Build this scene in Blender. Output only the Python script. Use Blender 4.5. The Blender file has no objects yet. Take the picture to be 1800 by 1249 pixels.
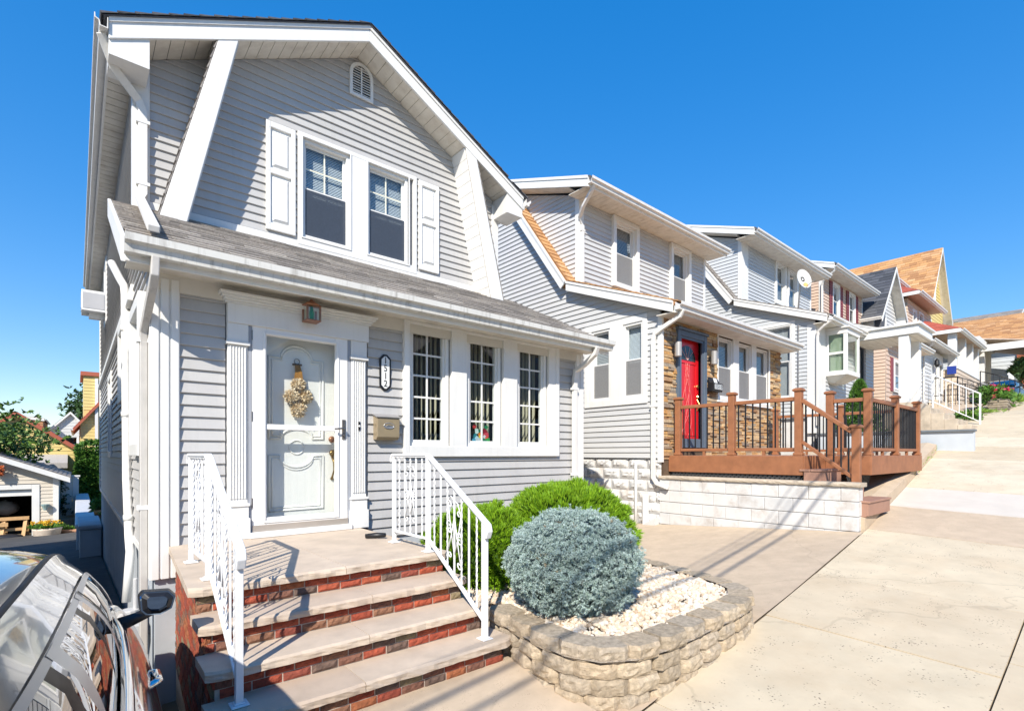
import bpy, math, random
from mathutils import Vector, Matrix, noise
random.seed(7)
R = math.radians
scene = bpy.context.scene
COL = scene.collection

# ------------------------------------------------------------------ camera
cam_data = bpy.data.cameras.new('camera')
cam_data.lens = 18.0
cam_data.sensor_width = 36.0
cam_data.sensor_fit = 'HORIZONTAL'
cam_data.shift_y = 0.0958
cam_data.clip_start = 0.02
cam_data.clip_end = 2000.0
cam = bpy.data.objects.new('camera', cam_data)
COL.objects.link(cam)
cam.location = (0, 0, 1.65)
cam.rotation_euler = (R(90), 0, R(-40.4))
scene.camera = cam

# ------------------------------------------------------------------ sky, sun, exposure
SUN = Vector((-1.15, -1.0, 1.22)).normalized()      # towards the sun
SUN_EL = math.asin(SUN.z)
SUN_ROT = math.atan2(SUN.x, SUN.y)
world = bpy.data.worlds.new('World')
scene.world = world
world.use_nodes = True
wn = world.node_tree.nodes
wl = world.node_tree.links
wn.clear()
sky = wn.new('ShaderNodeTexSky')
sky.sky_type = 'NISHITA'
sky.sun_disc = False
sky.sun_elevation = SUN_EL
sky.sun_rotation = SUN_ROT
sky.altitude = 0
sky.air_density = 1.0
sky.dust_density = 0.1
sky.ozone_density = 4.0
gm = wn.new('ShaderNodeGamma')                      # one tone curve for the whole sky dome, as the photograph's processing has
gm.inputs[1].default_value = 0.5
hs = wn.new('ShaderNodeHueSaturation')
hs.inputs['Hue'].default_value = 0.512
hs.inputs['Saturation'].default_value = 2.03
hs.inputs['Value'].default_value = 1.75
bg = wn.new('ShaderNodeBackground')
bg.inputs['Strength'].default_value = 0.15
wo = wn.new('ShaderNodeOutputWorld')
wl.new(sky.outputs[0], gm.inputs[0])
wl.new(gm.outputs[0], hs.inputs['Color'])
wl.new(hs.outputs[0], bg.inputs['Color'])
wl.new(bg.outputs[0], wo.inputs['Surface'])
sun_data = bpy.data.lights.new('sun', 'SUN')
sun_data.energy = 4.1
sun_data.angle = R(0.53)
sun_data.color = (1.0, 0.93, 0.82)
sun = bpy.data.objects.new('sun', sun_data)
COL.objects.link(sun)
sun.rotation_euler = (-SUN).to_track_quat('-Z', 'Y').to_euler()
sun.location = (-20, -20, 25)
vs = scene.view_settings
vs.view_transform = 'Standard'
vs.look = 'None'
vs.exposure = 0.76
vs.gamma = 1.0
vs.use_curve_mapping = False
scene.cycles.max_bounces = 8
scene.cycles.diffuse_bounces = 4
scene.cycles.glossy_bounces = 4
scene.cycles.transparent_max_bounces = 24

# ------------------------------------------------------------------ materials
MATS = {}
def mat(name, col, rough=0.6, var=0.08, scale=6.0, bump=0.0, bscale=80.0, metal=0.0, spec=0.5,
        objrand=None, island=None, stain=None, coat=0.0, streak=0.0, emit=None, bdist=0.004, speck=None, crack=0.0):
    """Procedural Principled material. objrand / island: list of colours picked per object / per loose piece."""
    if name in MATS: return MATS[name]
    m = bpy.data.materials.new(name)
    m.use_nodes = True
    nt = m.node_tree; N = nt.nodes; L = nt.links
    b = N['Principled BSDF']
    b.inputs['Roughness'].default_value = rough
    b.inputs['Metallic'].default_value = metal
    b.inputs['Specular IOR Level'].default_value = spec
    if coat:
        b.inputs['Coat Weight'].default_value = coat
        b.inputs['Coat Roughness'].default_value = 0.03
    geo = N.new('ShaderNodeNewGeometry')
    pos = geo.outputs['Position']
    if objrand or island:
        ramp = N.new('ShaderNodeValToRGB')
        cols = objrand or island
        ramp.color_ramp.interpolation = 'CONSTANT' if objrand else 'LINEAR'
        n = len(cols)
        while len(ramp.color_ramp.elements) < n: ramp.color_ramp.elements.new(0.5)
        for i, c in enumerate(cols):
            ramp.color_ramp.elements[i].position = i / n if objrand else i / max(1, n - 1)
            ramp.color_ramp.elements[i].color = (*c, 1)
        if objrand:
            oi = N.new('ShaderNodeObjectInfo'); L.new(oi.outputs['Random'], ramp.inputs[0])
        else:
            L.new(geo.outputs['Random Per Island'], ramp.inputs[0])
        cur = ramp.outputs[0]
    else:
        rgb = N.new('ShaderNodeRGB'); rgb.outputs[0].default_value = (*col, 1); cur = rgb.outputs[0]
    def mix(fac, a, b_, mode='MIX'):
        x = N.new('ShaderNodeMix'); x.data_type = 'RGBA'; x.blend_type = mode
        if isinstance(fac, (int, float)): x.inputs[0].default_value = fac
        else: L.new(fac, x.inputs[0])
        for v, s in ((a, x.inputs[6]), (b_, x.inputs[7])):
            if isinstance(v, tuple): s.default_value = (*v, 1)
            else: L.new(v, s)
        return x.outputs[2]
    def ntex(sc, det=5.0, ro=0.6, stretch=None):
        t = N.new('ShaderNodeTexNoise')
        t.inputs['Scale'].default_value = sc; t.inputs['Detail'].default_value = det; t.inputs['Roughness'].default_value = ro
        if stretch:
            mp = N.new('ShaderNodeMapping'); mp.inputs['Scale'].default_value = stretch
            L.new(pos, mp.inputs[0]); L.new(mp.outputs[0], t.inputs['Vector'])
        else: L.new(pos, t.inputs['Vector'])
        return t.outputs['Fac']
    def rng(f, a, b_, c=0.0, d=1.0):
        r = N.new('ShaderNodeMapRange'); L.new(f, r.inputs[0])
        r.inputs[1].default_value = a; r.inputs[2].default_value = b_; r.inputs[3].default_value = c; r.inputs[4].default_value = d
        return r.outputs[0]
    if var:
        f = rng(ntex(scale), 0.25, 0.75, 1 - var * 1.4, 1 + var * 0.9)
        cv = N.new('ShaderNodeCombineColor')
        for i in range(3): L.new(f, cv.inputs[i])
        cur = mix(1.0, cur, cv.outputs[0], 'MULTIPLY')
    if stain:                                      # (colour, noise scale, low, high, amount)
        f = rng(ntex(stain[1], 6, 0.65), stain[2], stain[3], 0.0, stain[4])
        cur = mix(f, cur, stain[0])
    if streak:                                     # vertical run-off marks
        f = rng(ntex(1.0, 4, 0.7, (14, 14, 0.9)), 0.5, 0.8, 0.0, streak)
        cur = mix(f, cur, (0.16, 0.14, 0.11))
    if speck:                                      # (colour, scale, threshold)
        v = N.new('ShaderNodeTexVoronoi'); v.inputs['Scale'].default_value = speck[1]
        L.new(pos, v.inputs['Vector'])
        f = rng(v.outputs['Distance'], speck[2] * 0.6, speck[2], 1.0, 0.0)
        f2 = rng(ntex(speck[1] * 0.13, 3), 0.52, 0.62)
        mu = N.new('ShaderNodeMath'); mu.operation = 'MULTIPLY'; L.new(f, mu.inputs[0]); L.new(f2, mu.inputs[1])
        cur = mix(mu.outputs[0], cur, speck[0])
    if crack:                                      # sparse hairline cracks and dark blotches
        nz = N.new('ShaderNodeTexNoise'); nz.inputs['Scale'].default_value = 1.7; nz.inputs['Detail'].default_value = 5; L.new(pos, nz.inputs['Vector'])
        ad = N.new('ShaderNodeMix'); ad.data_type = 'RGBA'; ad.blend_type = 'ADD'; ad.inputs[0].default_value = 0.55; L.new(pos, ad.inputs[6]); L.new(nz.outputs['Color'], ad.inputs[7])
        v = N.new('ShaderNodeTexVoronoi'); v.feature = 'DISTANCE_TO_EDGE'; v.inputs['Scale'].default_value = 0.24; L.new(ad.outputs[2], v.inputs['Vector'])
        f = rng(v.outputs['Distance'], 0.001, 0.004, crack, 0.0)
        cur = mix(f, cur, (0.10, 0.08, 0.06))
        f = rng(ntex(0.9, 7, 0.72), 0.52, 0.78, 0.0, 0.5)
        cur = mix(f, cur, (0.40, 0.31, 0.21))
        f = rng(ntex(9.0, 3, 0.6), 0.68, 0.74, 0.0, 0.35)
        cur = mix(f, cur, (0.30, 0.24, 0.17))
    L.new(cur, b.inputs['Base Color'])
    if bump:
        bp = N.new('ShaderNodeBump'); bp.inputs['Strength'].default_value = bump; bp.inputs['Distance'].default_value = bdist
        L.new(ntex(bscale, 6, 0.7), bp.inputs['Height']); L.new(bp.outputs[0], b.inputs['Normal'])
    if emit:
        b.inputs['Emission Color'].default_value = (*emit[0], 1); b.inputs['Emission Strength'].default_value = emit[1]
    MATS[name] = m
    return m

def glass_mat(name, tint=(0.75, 0.82, 0.85), clear=0.88, rough=0.0, ior=1.5):
    """Window glass: light passes straight through, the rest is mirrored by Fresnel."""
    m = bpy.data.materials.new(name); m.use_nodes = True
    nt = m.node_tree; N = nt.nodes; L = nt.links
    N.remove(N['Principled BSDF'])
    out = N['Material Output']
    tr = N.new('ShaderNodeBsdfTransparent'); tr.inputs[0].default_value = (*tint, 1)
    gl = N.new('ShaderNodeBsdfGlossy'); gl.inputs['Roughness'].default_value = rough
    lw = N.new('ShaderNodeLayerWeight'); lw.inputs[0].default_value = 0.5
    pw = N.new('ShaderNodeMath'); pw.operation = 'POWER'; pw.inputs[1].default_value = 4.0; L.new(lw.outputs['Facing'], pw.inputs[0])
    fr = N.new('ShaderNodeMath'); fr.operation = 'MULTIPLY_ADD'; fr.inputs[1].default_value = 0.93; fr.inputs[2].default_value = 0.05; L.new(pw.outputs[0], fr.inputs[0])
    bp = N.new('ShaderNodeBump'); bp.inputs['Strength'].default_value = 0.02; bp.inputs['Distance'].default_value = 0.02
    no = N.new('ShaderNodeTexNoise'); no.inputs['Scale'].default_value = 2.5
    L.new(no.outputs['Fac'], bp.inputs['Height']); L.new(bp.outputs[0], gl.inputs['Normal'])
    ad = N.new('ShaderNodeMath'); ad.operation = 'ADD'; ad.inputs[1].default_value = (1 - clear) * 0.6
    ad.use_clamp = True
    mx = N.new('ShaderNodeMixShader')
    L.new(fr.outputs[0], ad.inputs[0]); L.new(ad.outputs[0], mx.inputs[0]); L.new(tr.outputs[0], mx.inputs[1]); L.new(gl.outputs[0], mx.inputs[2])
    L.new(mx.outputs[0], out.inputs['Surface'])
    return m

def screen_mat(name, col, alpha):
    m = mat(name, col, 0.9, 0.1, 40, bump=0.3, bscale=700)
    m.node_tree.nodes['Principled BSDF'].inputs['Alpha'].default_value = alpha
    return m

WHITE = mat('white_vinyl_trim', (0.74, 0.735, 0.71), 0.45, 0.05, 2.0, bump=0.10, bscale=14, streak=0.10)
WHITE_METAL = mat('white_enamel_metal', (0.76, 0.765, 0.77), 0.32, 0.03, 9, bump=0.08, bscale=150, stain=((0.45, 0.33, 0.22), 30, 0.72, 0.8, 0.5))
SOFFIT = mat('soffit_vinyl', (0.72, 0.68, 0.60), 0.6, 0.06, 3, stain=((0.42, 0.37, 0.30), 5, 0.45, 0.75, 0.6))
SIDING = mat('grey_vinyl_siding', (0.455, 0.448, 0.437), 0.5, 0.05, 1.5, bump=0.08, bscale=20, bdist=0.006, objrand=[(0.455, 0.448, 0.437), (0.472, 0.465, 0.452), (0.438, 0.431, 0.421), (0.46, 0.45, 0.44)], stain=((0.36, 0.34, 0.31), 1.7, 0.55, 0.85, 0.35), streak=0.14)
SIDING2 = mat('pale_vinyl_siding', (0.52, 0.525, 0.525), 0.5, 0.04, 1.5, bump=0.06, bscale=120, objrand=[(0.52, 0.525, 0.525), (0.535, 0.537, 0.535), (0.505, 0.51, 0.515)])
SIDING3 = mat('white_blue_siding', (0.50, 0.52, 0.535), 0.5, 0.04, 1.5)
SIDING4 = mat('peach_siding', (0.60, 0.45, 0.35), 0.55, 0.05, 1.5)
SIDING5 = mat('chalk_white_siding', (0.60, 0.60, 0.59), 0.5, 0.04, 1.5)
SIDING6 = mat('cream_siding', (0.62, 0.50, 0.38), 0.55, 0.05, 1.5)
SIDING7 = mat('yellow_siding', (0.66, 0.52, 0.20), 0.55, 0.05, 1.5)
SIDING8 = mat('ivory_siding', (0.70, 0.66, 0.56), 0.55, 0.05, 1.5)
SHEATH = mat('wall_sheathing', (0.22, 0.22, 0.23), 0.9, 0.05)
SHING = mat('weathered_grey_shingle', (0.3, 0.27, 0.24), 0.95, 0.25, 45, bump=0.7, bscale=260, objrand=[(0.36, 0.325, 0.29), (0.26, 0.235, 0.21), (0.43, 0.39, 0.345), (0.32, 0.29, 0.26), (0.47, 0.43, 0.38), (0.38, 0.34, 0.30)])
SHING_I = mat('grey_roof_shingle', (0.3, 0.27, 0.24), 0.95, 0.2, 45, bump=0.6, bscale=200, island=[(0.20, 0.18, 0.17), (0.33, 0.30, 0.27), (0.26, 0.24, 0.22)])
SHING_B = mat('charcoal_shingle', (0.05, 0.055, 0.065), 0.9, 0.2, 30, bump=0.6, bscale=200, island=[(0.045, 0.05, 0.06), (0.10, 0.105, 0.12), (0.06, 0.065, 0.08)])
SHING_O = mat('orange_shingle', (0.5, 0.25, 0.1), 0.9, 0.2, 30, bump=0.6, bscale=200, island=[(0.44, 0.22, 0.09), (0.56, 0.31, 0.13), (0.36, 0.18, 0.08), (0.60, 0.36, 0.18)])
SHING_R = mat('red_shingle', (0.42, 0.10, 0.06), 0.9, 0.2, 30, bump=0.6, bscale=200, island=[(0.40, 0.09, 0.06), (0.48, 0.12, 0.08), (0.34, 0.08, 0.05)])
GUTTER = mat('white_aluminium_gutter', (0.66, 0.65, 0.61), 0.42, 0.05, 3, streak=0.75)
GUTTER_C = mat('clean_gutter', (0.72, 0.70, 0.66), 0.4, 0.04, 3, streak=0.25)
GLASS = glass_mat('window_glass', (0.84, 0.89, 0.90), 0.92)
GLASS_D = glass_mat('storm_glass', (0.93, 0.96, 0.95), 0.97)
DARK = mat('dark_room', (0.035, 0.036, 0.034), 0.9, 0.1)
ROOMW = mat('room_wall', (0.07, 0.065, 0.055), 0.9, 0.1)
BLIND_V = mat('cream_vane', (0.74, 0.69, 0.52), 0.7, 0.04)
BLIND_H = mat('pale_blind', (0.74, 0.78, 0.82), 0.6, 0.04)
BLIND_W = mat('grey_shade', (0.50, 0.51, 0.52), 0.7, 0.05)
SCREEN = screen_mat('insect_screen', (0.045, 0.062, 0.092), 0.86)
SCREEN2 = screen_mat('grey_insect_screen', (0.24, 0.24, 0.24), 0.8)
DOORW = mat('white_door_paint', (0.82, 0.805, 0.78), 0.35, 0.02)
BRONZE = mat('antique_brass', (0.30, 0.20, 0.08), 0.35, 0.2, 40, metal=0.9)
NICKEL = mat('tarnished_nickel', (0.35, 0.31, 0.27), 0.35, 0.15, 40, metal=0.9)
COPPER = mat('copper', (0.42, 0.20, 0.12), 0.4, 0.25, 30, metal=0.85)
BLACK = mat('black_paint', (0.012, 0.012, 0.014), 0.45, 0.1)
PLATE = mat('plaque_white', (0.78, 0.78, 0.76), 0.5, 0.03)
BRICK = mat('step_brick', (0.4, 0.1, 0.05), 0.85, 0.3, 30, bump=0.8, bscale=90, bdist=0.006,
            objrand=[(0.34, 0.070, 0.035), (0.30, 0.065, 0.036), (0.38, 0.085, 0.038), (0.20, 0.09, 0.06), (0.35, 0.078, 0.038), (0.14, 0.09, 0.07), (0.31, 0.060, 0.030), (0.36, 0.12, 0.05), (0.24, 0.19, 0.11), (0.27, 0.066, 0.042), (0.36, 0.074, 0.034), (0.25, 0.12, 0.07)])
JDIRT = mat('joint_dirt', (0.15, 0.12, 0.085), 0.95, 0.3, 12)
MORTAR = mat('mortar', (0.52, 0.44, 0.36), 0.95, 0.15, 30, bump=0.5, bscale=120)
TREAD = mat('tread_stone', (0.52, 0.415, 0.32), 0.8, 0.12, 5, bump=0.5, bscale=130, objrand=[(0.52, 0.415, 0.32), (0.55, 0.45, 0.35), (0.49, 0.39, 0.30)], stain=((0.40, 0.33, 0.27), 7, 0.58, 0.8, 0.45))
CONC = mat('sidewalk_concrete', (0.6, 0.5, 0.38), 0.9, 0.09, 3, bump=0.35, bscale=180,
           objrand=[(0.61, 0.515, 0.365), (0.57, 0.475, 0.335), (0.65, 0.565, 0.42), (0.53, 0.44, 0.31), (0.59, 0.50, 0.355)], speck=((0.14, 0.11, 0.09), 42, 0.28), stain=((0.50, 0.37, 0.23), 1.6, 0.45, 0.8, 0.5), crack=0.16)
CONC_T = mat('tan_pavement', (0.53, 0.42, 0.30), 0.92, 0.10, 5, bump=0.5, bscale=240, stain=((0.42, 0.32, 0.22), 1.3, 0.5, 0.8, 0.4), speck=((0.25, 0.19, 0.14), 90, 0.26), crack=0.12)
CONC_W = mat('white_new_concrete', (0.60, 0.545, 0.47), 0.9, 0.06, 3, bump=0.3, bscale=180, stain=((0.6, 0.53, 0.43), 2, 0.55, 0.8, 0.4))
CONC_G = mat('grey_parged_concrete', (0.42, 0.45, 0.48), 0.85, 0.10, 2.5, bump=0.3, bscale=60, stain=((0.30, 0.30, 0.30), 2, 0.55, 0.8, 0.4))
CONC_O = mat('old_concrete', (0.52, 0.44, 0.34), 0.92, 0.16, 4, bump=0.5, bscale=120, stain=((0.22, 0.19, 0.15), 3, 0.52, 0.75, 0.7))
ASPH = mat('asphalt', (0.055, 0.055, 0.056), 0.9, 0.2, 8, bump=0.6, bscale=300, speck=((0.14, 0.13, 0.12), 120, 0.25), stain=((0.11, 0.105, 0.10), 1.5, 0.45, 0.75, 0.7))
BEDM = mat('chip_bed', (0.55, 0.46, 0.35), 0.95, 0.4, 45, bump=1.0, bscale=60, bdist=0.02)
SOIL = mat('earth', (0.20, 0.17, 0.11), 0.95, 0.25, 1.5, bump=0.6, bscale=40)
BLOCK = mat('retaining_block', (0.50, 0.40, 0.28), 0.95, 0.30, 30, bump=1.0, bscale=75, bdist=0.014, objrand=[(0.50, 0.40, 0.28), (0.43, 0.35, 0.25), (0.56, 0.46, 0.33), (0.47, 0.39, 0.29), (0.52, 0.43, 0.32)], speck=((0.12, 0.10, 0.08), 150, 0.22))
PEBBLE = mat('white_marble_chips', (0.8, 0.72, 0.62), 0.7, 0.08, 40, island=[(0.68, 0.60, 0.49), (0.62, 0.50, 0.36), (0.72, 0.66, 0.57), (0.52, 0.38, 0.25), (0.70, 0.63, 0.53)])
PAINTB = mat('white_painted_block', (0.60, 0.595, 0.58), 0.75, 0.06, 4, bump=0.4, bscale=60, objrand=[(0.60, 0.595, 0.58), (0.57, 0.57, 0.56), (0.62, 0.61, 0.59)], stain=((0.33, 0.26, 0.20), 2.8, 0.52, 0.76, 0.8))
PAINTJ = mat('painted_joint', (0.46, 0.44, 0.41), 0.9, 0.1, 8)
COMPO = mat('brown_composite', (0.31, 0.125, 0.055), 0.6, 0.16, 7, bump=0.15, bscale=90)
COMPO_D = mat('deck_board', (0.36, 0.20, 0.14), 0.6, 0.10, 6, bump=0.2, bscale=90)
LATT = mat('black_lattice', (0.05, 0.052, 0.055), 0.6, 0.1)
STONE = mat('ledge_stone', (0.4, 0.25, 0.12), 0.9, 0.3, 28, bump=0.7, bscale=80, island=[(0.46, 0.24, 0.08), (0.56, 0.36, 0.16), (0.24, 0.19, 0.15), (0.52, 0.27, 0.09), (0.34, 0.28, 0.21), (0.62, 0.44, 0.24), (0.30, 0.15, 0.07)])
RED = mat('red_door_paint', (0.62, 0.012, 0.018), 0.3, 0.03)
SLATE = mat('blue_grey_paint', (0.10, 0.13, 0.17), 0.45, 0.05)
STEEL = mat('brushed_steel', (0.5, 0.5, 0.5), 0.35, 0.1, metal=0.8)
GREEN_J = mat('juniper_foliage', (0.1, 0.2, 0.02), 0.6, 0.2, 5, island=[(0.08, 0.20, 0.005), (0.18, 0.35, 0.008), (0.27, 0.45, 0.012), (0.12, 0.26, 0.006)])
GREEN_S = mat('blue_spruce_foliage', (0.22, 0.32, 0.33), 0.65, 0.15, 6, island=[(0.28, 0.38, 0.35), (0.37, 0.48, 0.455), (0.49, 0.59, 0.57), (0.34, 0.45, 0.425), (0.26, 0.36, 0.27)])
GREEN_T = mat('tree_leaves', (0.07, 0.13, 0.02), 0.6, 0.2, 3, island=[(0.035, 0.085, 0.015), (0.07, 0.15, 0.02), (0.13, 0.22, 0.03), (0.05, 0.11, 0.02)])
GREEN_H = mat('hedge_leaves', (0.06, 0.14, 0.02), 0.6, 0.2, 3, island=[(0.04, 0.12, 0.015), (0.08, 0.20, 0.02), (0.11, 0.24, 0.03), (0.05, 0.13, 0.015)])
GREEN_D = mat('dark_leaves', (0.03, 0.07, 0.02), 0.6, 0.2, 3, island=[(0.02, 0.06, 0.015), (0.04, 0.10, 0.02), (0.06, 0.12, 0.03)])
GRASS = mat('weed_grass', (0.15, 0.28, 0.03), 0.7, 0.2, 3, island=[(0.16, 0.30, 0.03), (0.26, 0.40, 0.05), (0.11, 0.22, 0.03)])
BARK = mat('bark', (0.10, 0.075, 0.055), 0.95, 0.3, 12, bump=0.9, bscale=40)
YELLOW_F = mat('yellow_petals', (0.75, 0.50, 0.03), 0.6, 0.1, 20, island=[(0.80, 0.55, 0.03), (0.70, 0.36, 0.03), (0.82, 0.62, 0.06)])
RED_F = mat('red_petals', (0.65, 0.04, 0.08), 0.6, 0.1, 20, island=[(0.70, 0.03, 0.05), (0.60, 0.04, 0.16), (0.75, 0.12, 0.10)])
TERRA = mat('terracotta', (0.50, 0.27, 0.16), 0.85, 0.12, 12)
TUB = mat('cast_stone_tub', (0.64, 0.54, 0.44), 0.85, 0.15, 9, bump=0.4, bscale=60)
WOODL = mat('raw_pine', (0.58, 0.36, 0.17), 0.7, 0.12, 10)
# ------------------------------------------------------------------ helpers
WL = {}
def wloc(o):
    v = Vector((0, 0, 0))
    while o is not None:
        v += WL.get(o.name, o.location); o = o.parent
    return v

def tag(o, label=None, cat=None, group=None, kind=None):
    if label: o['label'] = label
    if cat: o['category'] = cat
    if group: o['group'] = group
    if kind: o['kind'] = kind
    return o

def thing(name, label, cat, loc=(0, 0, 0), group=None):
    o = bpy.data.objects.new(name, None)
    COL.objects.link(o); o.location = loc; o.empty_display_size = 0.2
    return tag(o, label, cat, group)

def V(*a): return Vector(a[0]) if len(a) == 1 else Vector(a)

class MB:
    def __init__(s): s.v = []; s.f = []
    def add(s, vs, fs):
        n = len(s.v); s.v += [tuple(x) for x in vs]; s.f += [tuple(i + n for i in f) for f in fs]; return s
    def box(s, x0, x1, y0, y1, z0, z1):
        return s.add([(x0, y0, z0), (x1, y0, z0), (x1, y1, z0), (x0, y1, z0), (x0, y0, z1), (x1, y0, z1), (x1, y1, z1), (x0, y1, z1)],
                     [(0, 3, 2, 1), (4, 5, 6, 7), (0, 1, 5, 4), (1, 2, 6, 5), (2, 3, 7, 6), (3, 0, 4, 7)])
    def obox(s, c, a, b, d):
        c, a, b, d = V(c), V(a), V(b), V(d)
        vs = [c + i * a + j * b + k * d for k in (-1, 1) for j in (-1, 1) for i in (-1, 1)]
        return s.add(vs, [(0, 2, 3, 1), (4, 5, 7, 6), (0, 1, 5, 4), (1, 3, 7, 5), (3, 2, 6, 7), (2, 0, 4, 6)])
    def beam(s, p, q, w, h, up=(0, 0, 1)):
        p, q = V(p), V(q); a = (q - p); L = a.length / 2; a.normalize()
        side = a.cross(V(up))
        if side.length < 1e-4: side = a.cross(V(1, 0, 0))
        side.normalize(); u = side.cross(a).normalized()
        return s.obox((p + q) / 2, a * L, side * w / 2, u * h / 2)
    def prism(s, poly, ext):
        n = len(poly); e = V(ext)
        vs = [V(p) for p in poly] + [V(p) + e for p in poly]
        fs = [tuple(range(n))[::-1], tuple(range(n, 2 * n))] + [(i, (i + 1) % n, n + (i + 1) % n, n + i) for i in range(n)]
        return s.add(vs, fs)
    def quad(s, a, b, c, d): return s.add([a, b, c, d], [(0, 1, 2, 3)])
    def tube(s, pts, r, n=8, cap=True):
        pts = [V(p) for p in pts]; k = len(pts)
        rs = r if isinstance(r, (list, tuple)) else [r] * k
        t0 = (pts[1] - pts[0]).normalized()
        ref = V(0, 0, 1) if abs(t0.z) < 0.9 else V(1, 0, 0)
        nrm = t0.cross(ref).normalized()
        vs = []
        for i, p in enumerate(pts):
            t = (pts[min(i + 1, k - 1)] - pts[max(i - 1, 0)]).normalized()
            nrm = (nrm - t * nrm.dot(t))
            if nrm.length < 1e-5: nrm = t.cross(V(0.3, 0.5, 0.8))
            nrm.normalize(); bn = t.cross(nrm)
            for j in range(n):
                a = 2 * math.pi * j / n
                vs.append(p + (nrm * math.cos(a) + bn * math.sin(a)) * rs[i])
        fs = [(i * n + j, i * n + (j + 1) % n, (i + 1) * n + (j + 1) % n, (i + 1) * n + j) for i in range(k - 1) for j in range(n)]
        if cap: fs += [tuple(range(n))[::-1], tuple(range((k - 1) * n, k * n))]
        return s.add(vs, fs)
    def rect_tube(s, pts, w, d, ref=(1, 0, 0)):
        """rectangular pipe (downspout) along a polyline; ref is the width direction"""
        pts = [V(p) for p in pts]; k = len(pts); vs = []
        for i, p in enumerate(pts):
            t = (pts[min(i + 1, k - 1)] - pts[max(i - 1, 0)]).normalized()
            a = V(ref); a = (a - t * a.dot(t)).normalized(); b = t.cross(a)
            for (i2, j2) in ((-1, -1), (1, -1), (1, 1), (-1, 1)): vs.append(p + a * i2 * w / 2 + b * j2 * d / 2)
        fs = [(i * 4 + j, i * 4 + (j + 1) % 4, (i + 1) * 4 + (j + 1) % 4, (i + 1) * 4 + j) for i in range(k - 1) for j in range(4)]
        fs += [(3, 2, 1, 0), tuple(range((k - 1) * 4, k * 4))]
        return s.add(vs, fs)
    def lathe(s, c, prof, n=16, axis=2):
        c = V(c); vs = []
        for (r, h) in prof:
            for j in range(n):
                a = 2 * math.pi * j / n; p = [r * math.cos(a), r * math.sin(a)]
                p.insert(axis, h); vs.append(c + V(p))
        k = len(prof)
        fs = [(i * n + j, i * n + (j + 1) % n, (i + 1) * n + (j + 1) % n, (i + 1) * n + j) for i in range(k - 1) for j in range(n)]
        fs += [tuple(range(n))[::-1], tuple(range((k - 1) * n, k * n))]
        return s.add(vs, fs)
    def build(s, name, m, parent=None, smooth=False, bevel=0.0, seg=2, subsurf=0, fixn=False):
        me = bpy.data.meshes.new(name)
        lo = [min(v[i] for v in s.v) for i in range(3)]; hi = [max(v[i] for v in s.v) for i in range(3)]
        c = V([(lo[i] + hi[i]) / 2 for i in range(3)]); c.z = lo[2]
        me.from_pydata([(v[0] - c.x, v[1] - c.y, v[2] - c.z) for v in s.v], [], s.f)
        if fixn:
            import bmesh
            bm = bmesh.new(); bm.from_mesh(me); bmesh.ops.recalc_face_normals(bm, faces=bm.faces); bm.to_mesh(me); bm.free()
        if smooth: me.polygons.foreach_set('use_smooth', [True] * len(me.polygons))
        me.materials.append(m)
        o = bpy.data.objects.new(name, me); COL.objects.link(o)
        if parent is not None: o.parent = parent; o.location = c - wloc(parent)
        else: o.location = c
        if bevel:
            b = o.modifiers.new('bevel', 'BEVEL'); b.width = bevel; b.segments = seg; b.limit_method = 'ANGLE'; b.angle_limit = R(40)
        if subsurf:
            b = o.modifiers.new('subsurf', 'SUBSURF'); b.levels = subsurf; b.render_levels = subsurf
        return o

def inst(name, me, parent, loc, rot=None, scale=None):
    o = bpy.data.objects.new(name, me); COL.objects.link(o)
    if parent is not None: o.parent = parent; o.location = V(loc) - wloc(parent)
    else: o.location = loc
    if rot is not None: o.rotation_euler = rot
    if scale is not None: o.scale = scale
    return o

def mesh_of(mb, name, m, smooth=False):
    me = bpy.data.meshes.new(name); me.from_pydata(mb.v, [], mb.f); me.materials.append(m)
    if smooth: me.polygons.foreach_set('use_smooth', [True] * len(me.polygons))
    return me

def copy_tree(o, parent=None):
    c = o.copy(); COL.objects.link(c)
    if parent is not None: c.parent = parent
    for ch in o.children: copy_tree(ch, c)
    return c

# wall planes: map (u, z, d) to the world, d = distance outwards from the wall
def front(Y): return lambda u, z, d=0.0: V(u, Y - d, z)          # faces the street (-Y)
def left(X): return lambda u, z, d=0.0: V(X - d, u, z)           # faces down the hill (-X)
def right(X): return lambda u, z, d=0.0: V(X + d, u, z)
def back(Y): return lambda u, z, d=0.0: V(u, Y + d, z)

def crossings(poly, z):
    xs = []
    n = len(poly)
    for i in range(n):
        (u0, z0), (u1, z1) = poly[i], poly[(i + 1) % n]
        if (z0 <= z < z1) or (z1 <= z < z0): xs.append(u0 + (u1 - u0) * (z - z0) / (z1 - z0))
    xs.sort(); return [(xs[i], xs[i + 1]) for i in range(0, len(xs) - 1, 2)]

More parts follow.
